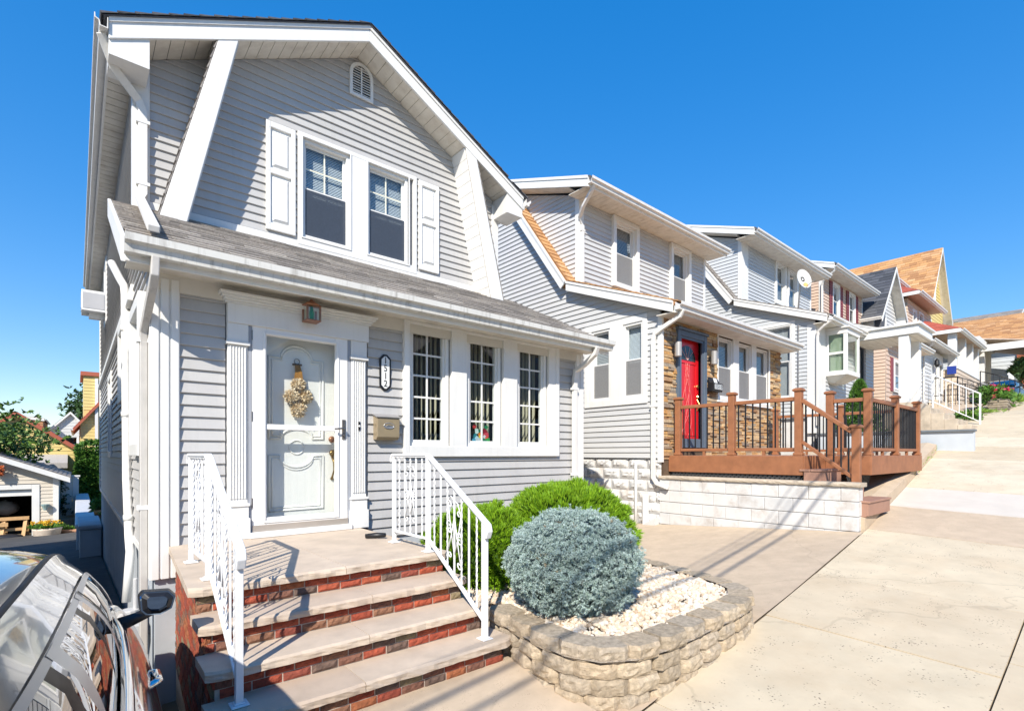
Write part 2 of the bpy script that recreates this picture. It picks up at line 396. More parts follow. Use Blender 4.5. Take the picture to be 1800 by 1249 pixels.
def bands(poly, za, zb, holes):
    """trapezoids (a0,a1,b0,b1) of poly between heights za and zb, with rectangular holes (u0,u1,z0,z1) taken out"""
    e = (zb - za) * 1e-3
    A, B = crossings(poly, za + e), crossings(poly, zb - e)
    if len(A) != len(B):
        M = crossings(poly, (za + zb) / 2); A = B = M
    zm = (za + zb) / 2
    out = []
    for (a0, a1), (b0, b1) in zip(A, B):
        segs = [(a0, a1, b0, b1)]
        for (u0, u1, z0, z1) in holes:
            if not (z0 < zm < z1): continue
            new = []
            for (p0, p1, q0, q1) in segs:
                if u1 <= min(p0, q0) or u0 >= max(p1, q1): new.append((p0, p1, q0, q1)); continue
                if u0 > max(p0, q0) + 0.01: new.append((p0, u0, q0, u0))
                if u1 < min(p1, q1) - 0.01: new.append((u1, p1, u1, q1))
            segs = new
        out += segs
    return [x for x in out if (x[1] - x[0]) + (x[3] - x[2]) > 0.02]

def wall(parent, f, poly, holes=(), m=SHEATH, name='wall', thick=0.0):
    zs = sorted({z for _, z in poly} | {z for h in holes for z in h[2:]})
    mb = MB()
    for za, zb in zip(zs, zs[1:]):
        if zb - za < 1e-4: continue
        for (a0, a1, b0, b1) in bands(poly, za, zb, holes):
            mb.quad(f(a0, za), f(a1, za), f(b1, zb), f(b0, zb))
    return mb.build(name, m, parent)

def siding(parent, f, poly, z0, pitch, holes=(), m=SIDING, proud=0.026, joined=False, name='siding_board'):
    """horizontal lap boards, each an object of its own (or one mesh when joined)"""
    zt = max(z for _, z in poly); z = z0; big = MB(); k = 0
    while z < zt - 0.01:
        zb = min(z + pitch, zt)
        if zb > min(q for _, q in poly):
            za = max(z, min(q for _, q in poly))
            for (a0, a1, b0, b1) in bands(poly, za, zb, holes):
                mb = big if joined else MB()
                top = 0.004
                zl = za + 0.004
                mb.add([f(a0, zl, proud), f(a1, zl, proud), f(b1, zb + 0.006, top), f(b0, zb + 0.006, top), f(a0, za, proud - 0.004), f(a1, za, proud - 0.004), f(a0, za, 0.001), f(a1, za, 0.001),
                        f(b0, zb + 0.006, 0.001), f(b1, zb + 0.006, 0.001)],
                       [(0, 1, 2, 3), (4, 5, 1, 0), (6, 7, 5, 4), (6, 4, 0, 3, 8), (5, 7, 9, 2, 1)])
                k += 1
                if not joined: mb.build(name, m, parent)
        z += pitch
    if joined and k: return tag(big.build(name, m, parent), kind='stuff')

def ring(mb, f, u0, u1, z0, z1, w, d0, d1, wb=None, wt=None):
    """rectangular frame between d0 and d1 in front of the wall"""
    wb = w if wb is None else wb; wt = w if wt is None else wt
    def bx(a, b, c, e): mb.add([f(a, c, d0), f(b, c, d0), f(b, e, d0), f(a, e, d0), f(a, c, d1), f(b, c, d1), f(b, e, d1), f(a, e, d1)],
                               [(0, 1, 2, 3), (7, 6, 5, 4), (4, 5, 1, 0), (5, 6, 2, 1), (6, 7, 3, 2), (7, 4, 0, 3)])
    bx(u0, u0 + w, z0, z1); bx(u1 - w, u1, z0, z1); bx(u0 + w, u1 - w, z0, z0 + wb); bx(u0 + w, u1 - w, z1 - wt, z1)
    return mb

def fbox(mb, f, u0, u1, z0, z1, d0, d1):
    return mb.add([f(u0, z0, d0), f(u1, z0, d0), f(u1, z1, d0), f(u0, z1, d0), f(u0, z0, d1), f(u1, z0, d1), f(u1, z1, d1), f(u0, z1, d1)],
                  [(0, 1, 2, 3), (7, 6, 5, 4), (4, 5, 1, 0), (5, 6, 2, 1), (6, 7, 3, 2), (7, 4, 0, 3)])

def window(parent, f, u0, u1, z0, z1, style='hung', grid=(2, 5), blind=None, screen=None, d=0.0, detail=True, glass=None, bsplit=None):
    """window > sash, pane, grille, screen, blind; d is the plane of the sash relative to the wall"""
    mb = MB(); ring(mb, f, u0, u1, z0, z1, 0.045, d - 0.07, d + 0.03)
    w = mb.build('window', WHITE, parent, bevel=0.004 if detail else 0)
    a0, a1, b0, b1 = u0 + 0.045, u1 - 0.045, z0 + 0.045, z1 - 0.045
    g = glass or GLASS
    if style == 'hung':
        zm = (b0 + b1) / 2
        ring(MB(), f, a0, a1, zm - 0.02, b1, 0.032, d - 0.055, d - 0.025).build('sash', WHITE, w, bevel=0.003 if detail else 0)
        ring(MB(), f, a0, a1, b0, zm + 0.02, 0.032, d - 0.02, d + 0.012).build('sash', WHITE, w, bevel=0.003 if detail else 0)
        MB().quad(f(a0, zm, d - 0.04), f(a1, zm, d - 0.04), f(a1, b1, d - 0.04), f(a0, b1, d - 0.04)).build('pane', g, w)
        MB().quad(f(a0, b0, d - 0.005), f(a1, b0, d - 0.005), f(a1, zm, d - 0.005), f(a0, zm, d - 0.005)).build('pane', g, w)
        if screen: MB().quad(f(a0 + 0.01, b0, d + 0.016), f(a1 - 0.01, b0, d + 0.016), f(a1 - 0.01, zm, d + 0.016), f(a0 + 0.01, zm, d + 0.016)).build('insect_screen', screen, w)
    else:
        ring(MB(), f, a0, a1, b0, b1, 0.03, d - 0.05, d + 0.01).build('sash', WHITE, w, bevel=0.003 if detail else 0)
        MB().quad(f(a0, b0, d - 0.02), f(a1, b0, d - 0.02), f(a1, b1, d - 0.02), f(a0, b1, d - 0.02)).build('pane', g, w)
    if grid:
        nx, nz = grid; zlo = (b0 + b1) / 2 + 0.012 if style == 'hung' else b0 + 0.03
        dd = d - 0.05 if style == 'hung' else d - 0.028
        mb = MB(); t = 0.009 if style == 'hung' else 0.0105
        for i in range(1, nx):
            u = a0 + (a1 - a0) * i / nx; fbox(mb, f, u - t, u + t, zlo, b1 - 0.02, dd, dd + 0.012)
        for j in range(1, nz):
            z = zlo + (b1 - 0.03 - zlo) * j / nz; fbox(mb, f, a0 + 0.02, a1 - 0.02, z - t, z + t, dd - 0.001, dd + 0.013)
        mb.build('grille', mat('grille_cream', (0.78, 0.76, 0.62), 0.5) if style == 'hung' else WHITE, w)
    if blind == 'vertical':
        n = max(4, int((a1 - a0) / 0.062))
        for i in range(n):
            u = a0 + (a1 - a0) * (i + 0.5) / n
            ang = R(random.uniform(67, 78)); hw = 0.043; cs, sn = math.cos(ang) * hw, math.sin(ang) * hw
            mb = MB(); dd = d - 0.15
            seg = 6; vs = []
            for k in range(2):
                for j in range(seg + 1):
                    q = -1 + 2 * j / seg; bow = 0.008 * (1 - q * q)
                    vs.append(f(u + cs * q + bow * sn / hw, b0 + 0.02 if k == 0 else b1, dd - sn * q + bow))
            mb.add(vs, [(j, j + 1, seg + 2 + j, seg + 1 + j) for j in range(seg)])
            mb.build('vane', BLIND_V, w, smooth=True)
    elif blind == 'horizontal':
        mb = MB(); zlo = b0 if bsplit is None else bsplit
        z = b1 - 0.01
        while z > zlo:
            mb.add([f(a0, z, d - 0.10), f(a1, z, d - 0.10), f(a1, z - 0.021, d - 0.088), f(a0, z - 0.021, d - 0.088)], [(0, 1, 2, 3)]); z -= 0.022
        tag(mb.build('blind', BLIND_H, w), kind='stuff')
    elif blind == 'shade':
        zlo = b0 if bsplit is None else bsplit
        mb = MB(); n = max(6, int((b1 - zlo) / 0.03))
        for j in range(n):
            za, zb = zlo + (b1 - zlo) * j / n, zlo + (b1 - zlo) * (j + 1) / n
            mb.quad(f(a0, za, d - 0.085), f(a1, za, d - 0.085), f(a1, zb, d - 0.10), f(a0, zb, d - 0.10))
        mb.build('blind', BLIND_W, w)
    return w

def room_box(parent, f, u0, u1, z0, z1, depth=1.6, m=None):
    """the dark room behind a window: open at the front"""
    mb = MB(); q = -0.2
    A = [f(u0, z0, q), f(u1, z0, q), f(u1, z1, q), f(u0, z1, q)]; B = [f(u0, z0, -depth), f(u1, z0, -depth), f(u1, z1, -depth), f(u0, z1, -depth)]
    mb.add(A + B, [(4, 5, 6, 7), (0, 1, 5, 4), (1, 2, 6, 5), (2, 3, 7, 6), (3, 0, 4, 7)])
    return mb.build('room', m or DARK, parent)

def lerp(a, b, t): return V(a) * (1 - t) + V(b) * t

def planks(parent, name, A, B, C, D, n, gap, thick, m, proud_dir, joined=False):
    """n planks side by side over the quad A-B (start edge) D-C (end edge), laid out along A->B"""
    pd = V(proud_dir).normalized(); big = MB()
    L = (V(B) - V(A)).length; g = gap / max(L, 1e-4)
    for i in range(n):
        t0, t1 = i / n + g / 2, (i + 1) / n - g / 2
        mb = big if joined else MB()
        a, b, c, d = lerp(A, B, t0), lerp(A, B, t1), lerp(D, C, t1), lerp(D, C, t0)
        mb.prism([a, b, c, d], pd * thick)
        if not joined: mb.build(name, m, parent)
    if joined: return big.build(name, m, parent)

def shingles(parent, EL, ER, TR, TL, exposure, width, m, joined=True, name='shingle', jitter=0.006):
    """overlapping courses on the slope EL-ER (eave) to TL-TR (top)"""
    EL, ER, TR, TL = V(EL), V(ER), V(TR), V(TL)
    nrm = (ER - EL).cross(TL - EL).normalized()
    if nrm.z < 0: nrm = -nrm
    n = max(1, int(round((TL - EL).length / exposure))); big = MB()
    for r in range(n):
        t0, t1 = r / n, min(1.0, (r + 1.35) / n)
        a, b = lerp(EL, TL, t0), lerp(ER, TR, t0); c, d = lerp(ER, TR, t1), lerp(EL, TL, t1)
        L = (b - a).length; k = max(1, int(round(L / width))); off = random.random()
        cuts = [0.0] + [min(1, max(0, (i + off + random.uniform(-.12, .12)) / k)) for i in range(k)] + [1.0]
        cuts = sorted(set(cuts))
        for u0, u1 in zip(cuts, cuts[1:]):
            if u1 - u0 < 0.004: continue
            g = 0.003 / L; u0 += g; u1 -= g
            if u1 <= u0: continue
            mb = big if joined else MB()
            j = random.uniform(0, jitter); dn = (a - d).normalized() * random.uniform(0, jitter * 1.5)
            p = [lerp(a, b, u0) + dn, lerp(a, b, u1) + dn, lerp(d, c, u1), lerp(d, c, u0)]
            hi0, lo0 = nrm * (0.021 + j), nrm * 0.003
            mb.add([p[0] + hi0, p[1] + hi0, p[2] + lo0, p[3] + lo0, p[0], p[1]], [(0, 1, 2, 3), (4, 5, 1, 0), (4, 0, 3), (1, 5, 2)])
            if not joined: mb.build(name, m, parent)
    if joined: return tag(big.build(name, m, parent), kind='stuff')

def gutter(parent, p, q, out, m=GUTTER, size=0.11, name='gutter'):
    """K-style gutter from p to q (back top edge); out = horizontal direction away from the house"""
    p, q, o = V(p), V(q), V(out).normalized(); z = V(0, 0, 1); s = size
    prof = [(0, 0), (0, -1.0), (0.62, -1.0), (0.70, -0.55), (0.98, -0.42), (1.0, 0.0), (0.93, 0.0), (0.91, -0.36), (0.62, -0.5), (0.55, -0.93), (0.07, -0.93), (0.07, 0)]
    mb = MB(); mb.prism([p + o * a * s + z * b * s for a, b in prof], q - p)
    return mb.build(name, m, parent, fixn=True)

def downspout(parent, pts, m=GUTTER_C, w=0.075, d=0.055, ref=(1, 0, 0), straps=()):
    o = MB().rect_tube(pts, w, d, ref).build('downspout', m, parent, bevel=0.008)
    for p in straps:
        MB().obox(p, V(ref) * (w / 2 + 0.02), V(0, 0, 0.018), V(ref).cross(V(0, 0, 1)) * (d / 2 + 0.004)).build('strap', WHITE, o)
    return o

def text_obj(name, body, size, loc, rot, m, parent, extrude=0.002, align='CENTER', sx=1.0):
    cu = bpy.data.curves.new(name, 'FONT'); cu.body = body; cu.size = size; cu.extrude = extrude; cu.align_x = align; cu.align_y = 'CENTER'
    t = bpy.data.objects.new(name + '_tmp', cu); COL.objects.link(t)
    dg = bpy.context.evaluated_depsgraph_get(); dg.update()
    me = bpy.data.meshes.new_from_object(t.evaluated_get(dg)); bpy.data.objects.remove(t)
    me.materials.clear(); me.materials.append(m); me.name = name
    o = bpy.data.objects.new(name, me); COL.objects.link(o); o.parent = parent; o.location = V(loc) - wloc(parent); o.rotation_euler = rot; o.scale = (sx, 1, 1)
    return o

# ------------------------------------------------------------------ foliage
def rnd_dir():
    z = random.uniform(-1, 1); a = random.uniform(0, 2 * math.pi); r = math.sqrt(1 - z * z)
    return V(r * math.cos(a), r * math.sin(a), z)

def leaf(mb, p, d, L, w, nrm=None, fold=0.0):
    """a leaf blade: 4-sided lozenge from p along d"""
    d = d.normalized(); s = d.cross(nrm if nrm is not None else rnd_dir())
    if s.length < 1e-3: s = d.cross(V(1, 0.3, 0.2))
    s.normalize(); s *= w / 2
    m = p + d * L * 0.5
    n = len(mb.v)
    mb.v += [tuple(p), tuple(m + s), tuple(p + d * L), tuple(m - s)]; mb.f.append((n, n + 1, n + 2, n + 3))

def tuft(mb, p, d, n, L, w, spread):
    for i in range(n):
        q = (d + rnd_dir() * spread).normalized(); leaf(mb, p, q, L * random.uniform(0.7, 1.2), w)

def profile_z(x, pts):
    if x <= pts[0][0]: return pts[0][1] + (x - pts[0][0]) * (pts[1][1] - pts[0][1]) / (pts[1][0] - pts[0][0])
    for (a, za), (b, zb) in zip(pts, pts[1:]):
        if x <= b: return za + (zb - za) * (x - a) / (b - a)
    return pts[-1][1]

# ------------------------------------------------------------------ the ground
GP = [(-60, -5.0), (-10, -0.75), (0, 0.0), (2.5, 0.14), (5, 0.33), (8, 0.62), (11.5, 1.15), (14.3, 1.61), (22, 2.92), (28, 3.62), (36, 4.3), (46, 5.0), (70, 5.8), (140, 6.5)]
def G(x): return profile_z(x, GP)
def Ye(x): return 1.62 + 0.066 * x                      # inner edge of the pavement: the street is a little askew
def ground_z(x, y):
    z = G(x)
    if y > 2: z -= 0.061 * min(y - 2, 34)
    return z

# ------------------------------------------------------------------ ground sheets
def sheet(name, m, xs, ys, zf, kind='structure', parent=None):
    vs = [(x, y, zf(x, y)) for y in ys for x in xs]; n = len(xs)
    fs = [(j * n + i, j * n + i + 1, (j + 1) * n + i + 1, (j + 1) * n + i) for j in range(len(ys) - 1) for i in range(n - 1)]
    o = MB().add(vs, fs).build(name, m, parent, smooth=True)
    if kind: o['kind'] = kind
    return o
gx = [-600, -300, -150] + list(range(-80, -10, 10)) + [i * 0.5 for i in range(-20, 60)] + list(range(30, 90, 5)) + [100, 140, 200, 300, 600]
gy = [-600, -200, -80, -40, -20, -12, -8, -6] + [i * 0.5 for i in range(-10, 40)] + list(range(20, 60, 4)) + [80, 120, 200, 600]
sheet('ground', SOIL, gx, gy, lambda x, y: ground_z(x, y) - (0.45 if y < 2.5 else 0.30 if y < 9 else 0.12))
sheet('road', ASPH, list(range(-40, 90, 2)), [-11.0, -8, -5, -2.2], lambda x, y: G(x) - 0.24)
crb = MB()
for x in range(-40, 90, 2):
    crb.add([(x, -2.2, G(x) - 0.45), (x + 2, -2.2, G(x + 2) - 0.45), (x + 2, -2.05, G(x + 2) - 0.45), (x, -2.05, G(x) - 0.45),
             (x, -2.2, G(x) - 0.10), (x + 2, -2.2, G(x + 2) - 0.10), (x + 2, -2.05, G(x + 2) - 0.10), (x, -2.05, G(x) - 0.10)],
            [(4, 5, 6, 7), (0, 1, 5, 4), (2, 3, 7, 6)])
tag(crb.build('kerb', CONC_O), kind='structure')
def walk_z(x, y): return G(x) + 0.035 * (y - Ye(x))
bed = sheet('sidewalk', JDIRT, [i * 1.0 for i in range(-20, 85)], [0, 1, 2, 3], lambda x, y: 0)
bed.data.clear_geometry()
vs = []; fs = []
sx = [i * 0.5 for i in range(-40, 170)]
for x in sx: vs += [(x, -2.05, walk_z(x, -2.05) - 0.035), (x, Ye(x) + 0.03, walk_z(x, Ye(x)) - 0.03)]
for i in range(len(sx) - 1): fs.append((2 * i, 2 * i + 2, 2 * i + 3, 2 * i + 1))
bed.data.from_pydata(vs, [], fs); bed.data.materials.append(JDIRT); bed.location = (0, 0, 0)
joints = [-9, -7.5, -6, -4.5, -3, -1.5, -0.2, 1.2, 2.66, 4.45, 5.85, 8.15, 9.55, 11.0, 12.5, 14.0, 15.6, 17.1, 18.6, 20.1, 21.6, 23.2, 24.8, 26.4, 28, 29.6, 31.2, 33, 35, 37, 39, 41, 43]
def slab_piece(x0, x1, ya, yb, m, lift):
    g = 0.008; mb = MB(); n = max(1, int((x1 - x0) / 0.8)); T = []
    for k in range(n + 1):
        x = x0 + g + (x1 - x0 - 2 * g) * k / n
        a, b = (ya if not callable(ya) else ya(x)), (yb if not callable(yb) else yb(x))
        T += [(x, a, walk_z(x, a) + lift), (x, b, walk_z(x, b) + lift), (x, a, walk_z(x, a) - 0.1), (x, b, walk_z(x, b) - 0.1)]
    F = []
    for k in range(n):
        i = 4 * k; F += [(i, i + 4, i + 5, i + 1), (i, i + 2, i + 6, i + 4), (i + 1, i + 5, i + 7, i + 3)]
    F += [(0, 1, 3, 2), (4 * n, 4 * n + 2, 4 * n + 3, 4 * n + 1)]
    mb.add(T, F); return mb.build('slab', m, bed)
for i, (x0, x1) in enumerate(zip(joints, joints[1:])):
    m = CONC_W if abs(x0 - 9.55) < 0.1 else CONC_T if abs(x0 - 8.15) < 0.1 else CONC
    slab_piece(x0, x1, 0.46, lambda x: Ye(x) - 0.006, m, random.uniform(-0.004, 0.006))
for i, (x0, x1) in enumerate(zip(joints, joints[1:])):
    o = 0.28 if i % 2 else -0.15
    slab_piece(x0 + o, x1 + (0.28 if not i % 2 else -0.15), -2.04, 0.448, CONC, random.uniform(-0.004, 0.005))
# paved forecourt beside and behind the planter, sloping back between the houses
def pave_z(x, y):
    z = G(x) - 0.07 * (y - Ye(x))
    return z
px_ = [2.3 + i * 0.35 for i in range(16)] + [7.9]
fc = MB(); T = []; NY = 10
for x in px_:
    for j in range(NY + 1):
        y = Ye(x) + 0.005 + (9.5 - Ye(x)) * (j / NY) ** 1.3; T.append((x, y, pave_z(x, y) + 0.005))
fc.add(T, [((i) * (NY + 1) + j, (i + 1) * (NY + 1) + j, (i + 1) * (NY + 1) + j + 1, i * (NY + 1) + j + 1) for i in range(len(px_) - 1) for j in range(NY)])
tag(fc.build('forecourt_pavement', CONC_T, smooth=True), kind='structure')
# apron at the foot of the steps: level at the bottom riser, falling to the pavement
def apron_z(x, y):
    yb = 2.74; e = Ye(x); t = min(1.2, max(0.0, (y - e) / (yb - e)))
    return G(x) * (1 - t) + 0.222 * t
ax = [0.47, 0.8, 1.2, 1.6, 2.0, 2.31]
T = []
for x in ax:
    for j in range(7):
        y = Ye(x) + 0.005 + (3.0 - Ye(x)) * j / 6; T.append((x, y, apron_z(x, y) + 0.006))
mbx = MB().add(T, [(i * 7 + j, (i + 1) * 7 + j, (i + 1) * 7 + j + 1, i * 7 + j + 1) for i in range(len(ax) - 1) for j in range(6)])
mbx.quad((0.47, 1.66, -0.3), (0.47, 1.66, G(.47)), (0.47, 3.0, 0.22), (0.47, 3.0, -0.3))
tag(mbx.build('apron_pavement', CONC_T), kind='structure')
def drive_z(x, y): return min(0.0, -0.061 * (y - 2.0)) + 0.02 * x
sheet('driveway', ASPH, [-6.5, -4, -1.5, 0, 0.46], [1.64 + i * 0.6 for i in range(45)] + [28.6], lambda x, y: drive_z(x, y))

# ================================================================== HOUSE 1
H1 = thing('house', 'grey gambrel-gabled house with white storm door and brick front steps, the nearest one', 'house', (3.1, 7, 0), 'row houses up the hill')
fP, fU, fL = front(5.2), front(7.0), left(0.5)
CX = 3.05
def rake(x): return 7.48 - 0.509 * abs(x - CX)
FH = 0.21                                             # depth of the rake board
DOOR = (1.23, 2.16, 0.87, 2.90)
WIN = [(2.865, 3.41), (3.67, 4.215), (4.49, 5.04)]
ZW0, ZW1 = 1.735, 3.125
pf = [(0.5, 0.74), (5.8, 0.74), (5.8, 3.3), (0.5, 3.3)]
wfr = wall(H1, fP, pf, [DOOR] + [(a, b, ZW0, ZW1) for a, b in WIN])
siding(wfr, fP, [(0.66, 0.74), (5.64, 0.74), (5.64, 3.2), (0.66, 3.2)], 0.74, 0.1025, [(1.02, 2.38, 0.6, 3.05), (2.80, 5.25, 1.62, 3.3)])
UW = (2.222, 3.993, 4.41, 5.90)
pu = [(0.5, 4.25), (5.6, 4.25), (5.6, rake(5.6) - FH), (CX, rake(CX) - FH), (0.5, rake(0.5) - FH)]
UWIN = [(2.275, 2.935), (3.19, 3.855)]
wup = wall(H1, fU, pu, [(a, b, 4.52, 5.845) for a, b in UWIN])
siding(wup, fU, [(0.62, 4.36), (5.5, 4.36), (5.5, rake(5.5) - FH), (CX, rake(CX) - FH), (0.62, rake(0.62) - FH)], 4.36, 0.1025, [(UW[0] + .03, UW[1] - .03, 4.45, 5.87)])
pl = [(5.2, 0.74), (17.2, 0.74), (17.2, 5.92), (7.0, 5.92), (7.0, 4.3), (5.2, 3.36)]
LW = [(5.72, 6.55, 1.75, 2.98), (7.5, 8.45, 2.42, 3.18), (11.6, 12.5, 1.7, 3.0), (13.55, 14.25, 4.5, 5.6)]
wle = wall(H1, fL, pl, LW)
siding(wle, fL, [(5.36, 0.76), (17.1, 0.76), (17.1, 5.92), (7.1, 5.92), (7.1, 4.35), (5.36, 3.44)], 0.76, 0.1035, LW)
wall(H1, right(5.8), [(5.2, 0.0), (7.0, 0.0), (7.0, 4.3), (5.2, 3.36)], m=SIDING, name='wall')
wall(H1, right(5.6), [(7.0, 0.0), (17.2, 0.0), (17.2, 5.95), (7.0, 5.95)], m=SIDING, name='wall')
wall(H1, back(17.2), [(0.5, -1.4), (5.6, -1.4), (5.6, rake(5.6) - FH), (CX, rake(CX) - FH), (0.5, rake(0.5) - FH)], m=SIDING, name='wall')
fo = MB().box(0.503, 5.797, 5.206, 7.0, -0.6, 0.735); fo.box(0.503, 5.597, 7.001, 17.19, -1.6, 0.735)
fo.build('foundation', CONC_G, H1)
MB().box(0.465, 0.503, 5.30, 17.19, 0.70, 0.765).build('sill_board', WHITE, H1)
# roof
rf = MB()
for s in (1, -1):
    def X(dx): return CX + s * dx
    zt, e = 7.492, 2.84
    ze = zt - 0.509 * e
    rf.prism([(X(0), 6.55, zt), (X(e), 6.55, ze), (X(e), 6.55, ze - 0.012), (X(0), 6.55, zt - 0.012)], (0, 10.9, 0))
roof1 = rf.build('roof', SHING_B, H1, fixn=True)
for s in (1, -1):
    e = 2.86
    sh = shingles(roof1, (CX + s * e, 6.53, 7.495 - .509 * e), (CX + s * e, 17.4, 7.495 - .509 * e), (CX, 17.4, 7.495), (CX, 6.53, 7.495), 0.16, 0.35, SHING_B)
    # rake board, its drip edge, soffit
    mb = MB(); xe = CX + s * 2.80
    mb.prism([(CX, 6.58, rake(CX) - 0.01), (xe, 6.58, rake(xe) - 0.01), (xe, 6.58, rake(xe) - FH), (CX, 6.58, rake(CX) - FH)], (0, 0.035, 0))
    mb.build('rake_board', WHITE, H1, bevel=0.006, fixn=True)
    mb = MB()
    mb.prism([(CX, 6.565, rake(CX)), (xe, 6.565, rake(xe)), (xe, 6.565, rake(xe) - 0.045), (CX, 6.565, rake(CX) - 0.045)], (0, 0.014, 0))
    mb.build('drip_edge', WHITE, H1, fixn=True)
    zz = lambda x: rake(x) - FH + 0.012
    x0, x1 = CX + s * 0.0, CX + s * 2.80
    planks(H1, 'soffit_panel', (x0, 6.616, zz(x0)), (x1, 6.616, zz(x1)), (x1, 7.03, zz(x1)), (x0, 7.03, zz(x0)), 21, 0.006, 0.012, SOFFIT, (0, 0, 1))
    MB().prism([(x0, 6.985, zz(x0) - 0.004), (x1, 6.985, zz(x1) - 0.004), (x1, 6.985, zz(x1) - 0.04), (x0, 6.985, zz(x0) - 0.04)], (0, 0.02, 0)).build('channel', mat('grey_channel_trim', (0.36, 0.36, 0.36), 0.6), H1, fixn=True)  # plain grey strip along the joint of soffit and wall
    # boxed return at the foot of the rake
    xa, xb = CX + s * 2.46, CX + s * 2.80
    mb = MB(); mb.prism([(xa, 6.60, rake(xa) - FH), (xb, 6.60, rake(xb) - FH), (xb, 6.60, rake(xb) - FH - 0.14), (xa, 6.60, rake(xb) - FH - 0.14)], (0, 0.42, 0))
    mb.build('cornice_return', WHITE, H1, fixn=True)
    # stub of the old steep gambrel slope standing proud of the wall
    bo, bi, to, ti = (CX + s * 2.41, 4.05), (CX + s * 2.155, 4.05), (CX + s * 1.815, 6.37), (CX + s * 1.61, 6.46)
    def at(p, y): return V(p[0], y, p[1])
    ins = 0.03
    mb = MB(); mb.prism([at(bo, 6.588), at(bi, 6.588), at(ti, 6.588), at(to, 6.588)], (0, 0.026, 0)); mb.build('gambrel_board', WHITE, H1, bevel=0.006, fixn=True)
    n_ = 15
    A, B, C, D = at((bi[0] - s * .012, bi[1]), 6.62), at((ti[0] - s * .012, ti[1]), 6.62), at((ti[0] - s * .012, ti[1]), 6.99), at((bi[0] - s * .012, bi[1]), 6.99)
    planks(H1, 'soffit_panel', A, B, C, D, n_, 0.006, 0.012, WHITE, (s, 0, 0))
    b2 = (bo[0] - s * 0.03, bo[1]); t2 = (to[0] - s * 0.03, to[1])
    st = MB(); st.prism([at(b2, 6.615), at((bi[0], bi[1]), 6.615), at((ti[0], ti[1]), 6.615), at(t2, 6.615)], (0, 0.38, 0)); stub = st.build('steep_roof_stub', SHING_I, H1, fixn=True)
    shingles(stub, at(bo, 6.585), at(bo, 6.995), at(to, 6.995), at(to, 6.585), 0.13, 0.3, SHING_I)
MB().box(0.245, 0.27, 6.60, 17.35, 5.86, 6.03).build('eave_fascia', WHITE, H1)
planks(H1, 'soffit', (0.27, 6.62, 5.875), (0.27, 17.3, 5.875), (0.5, 17.3, 5.875), (0.5, 6.62, 5.875), 68, 0.012, 0.01, SOFFIT, (0, 0, 1), joined=True)
gutter(H1, (0.245, 17.35, 6.03), (0.245, 6.55, 6.03), (-1, 0, 0), GUTTER_C)
MB().box(5.875, 5.90, 6.60, 17.35, 5.86, 6.03).build('eave_fascia', WHITE, H1)
MB().box(5.6, 5.875, 6.62, 17.3, 5.88, 5.89).build('soffit', SOFFIT, H1)
gutter(H1, (5.90, 6.55, 6.03), (5.90, 17.35, 6.03), (1, 0, 0), GUTTER_C)
# upper corner posts
for a, b in ((0.485, 0.625), (5.475, 5.615)):
    MB().box(a, b, 6.965, 7.0, 4.2, 5.95).build('corner_post', WHITE, H1, bevel=0.006)
MB().box(0.465, 0.498, 6.965, 7.10, 4.2, 5.90).build('corner_post', WHITE, H1, bevel=0.006)
# gable vent
vent = MB()
arch = [(2.93, 6.72), (3.28, 6.72), (3.28, 7.04)] + [(3.105 + 0.175 * math.cos(R(a)), 7.04 + 0.175 * math.sin(R(a))) for a in range(15, 180, 15)] + [(2.93, 7.04)]
inner = [(3.105 + (u - 3.105) * 0.76, 6.97 + (z - 6.97) * 0.84) for u, z in arch]
n = len(arch)
vs = [fU(u, z, 0.045) for u, z in arch] + [fU(u, z, 0.045) for u, z in inner] + [fU(u, z, 0) for u, z in arch] + [fU(u, z, 0.0) for u, z in inner]
vent.add(vs, [(i, (i + 1) % n, n + (i + 1) % n, n + i) for i in range(n)] + [(2 * n + i, 2 * n + (i + 1) % n, (i + 1) % n, i) for i in range(n)] + [(n + i, n + (i + 1) % n, 3 * n + (i + 1) % n, 3 * n + i) for i in range(n)])
vent = vent.build('gable_vent', WHITE, H1)
MB().add([fU(u, z, 0.021) for u, z in inner], [tuple(range(n))]).build('vent_back', BLACK, vent)
z = 6.775
while z < 7.17:
    cr = crossings(inner, z + 0.01)
    if cr:
        a, b = cr[0]
        MB().add([fU(a, z, 0.042), fU(b, z, 0.042), fU(b, z + 0.022, 0.024), fU(a, z + 0.022, 0.024), fU(a, z - 0.004, 0.040), fU(b, z - 0.004, 0.040)], [(0, 1, 2, 3), (4, 5, 1, 0)]).build('louvre', WHITE, vent)
    z += 0.036
fbox(MB(), fU, 3.095, 3.112, 6.76, 7.15, 0.03, 0.044).build('louvre_bar', WHITE, vent)
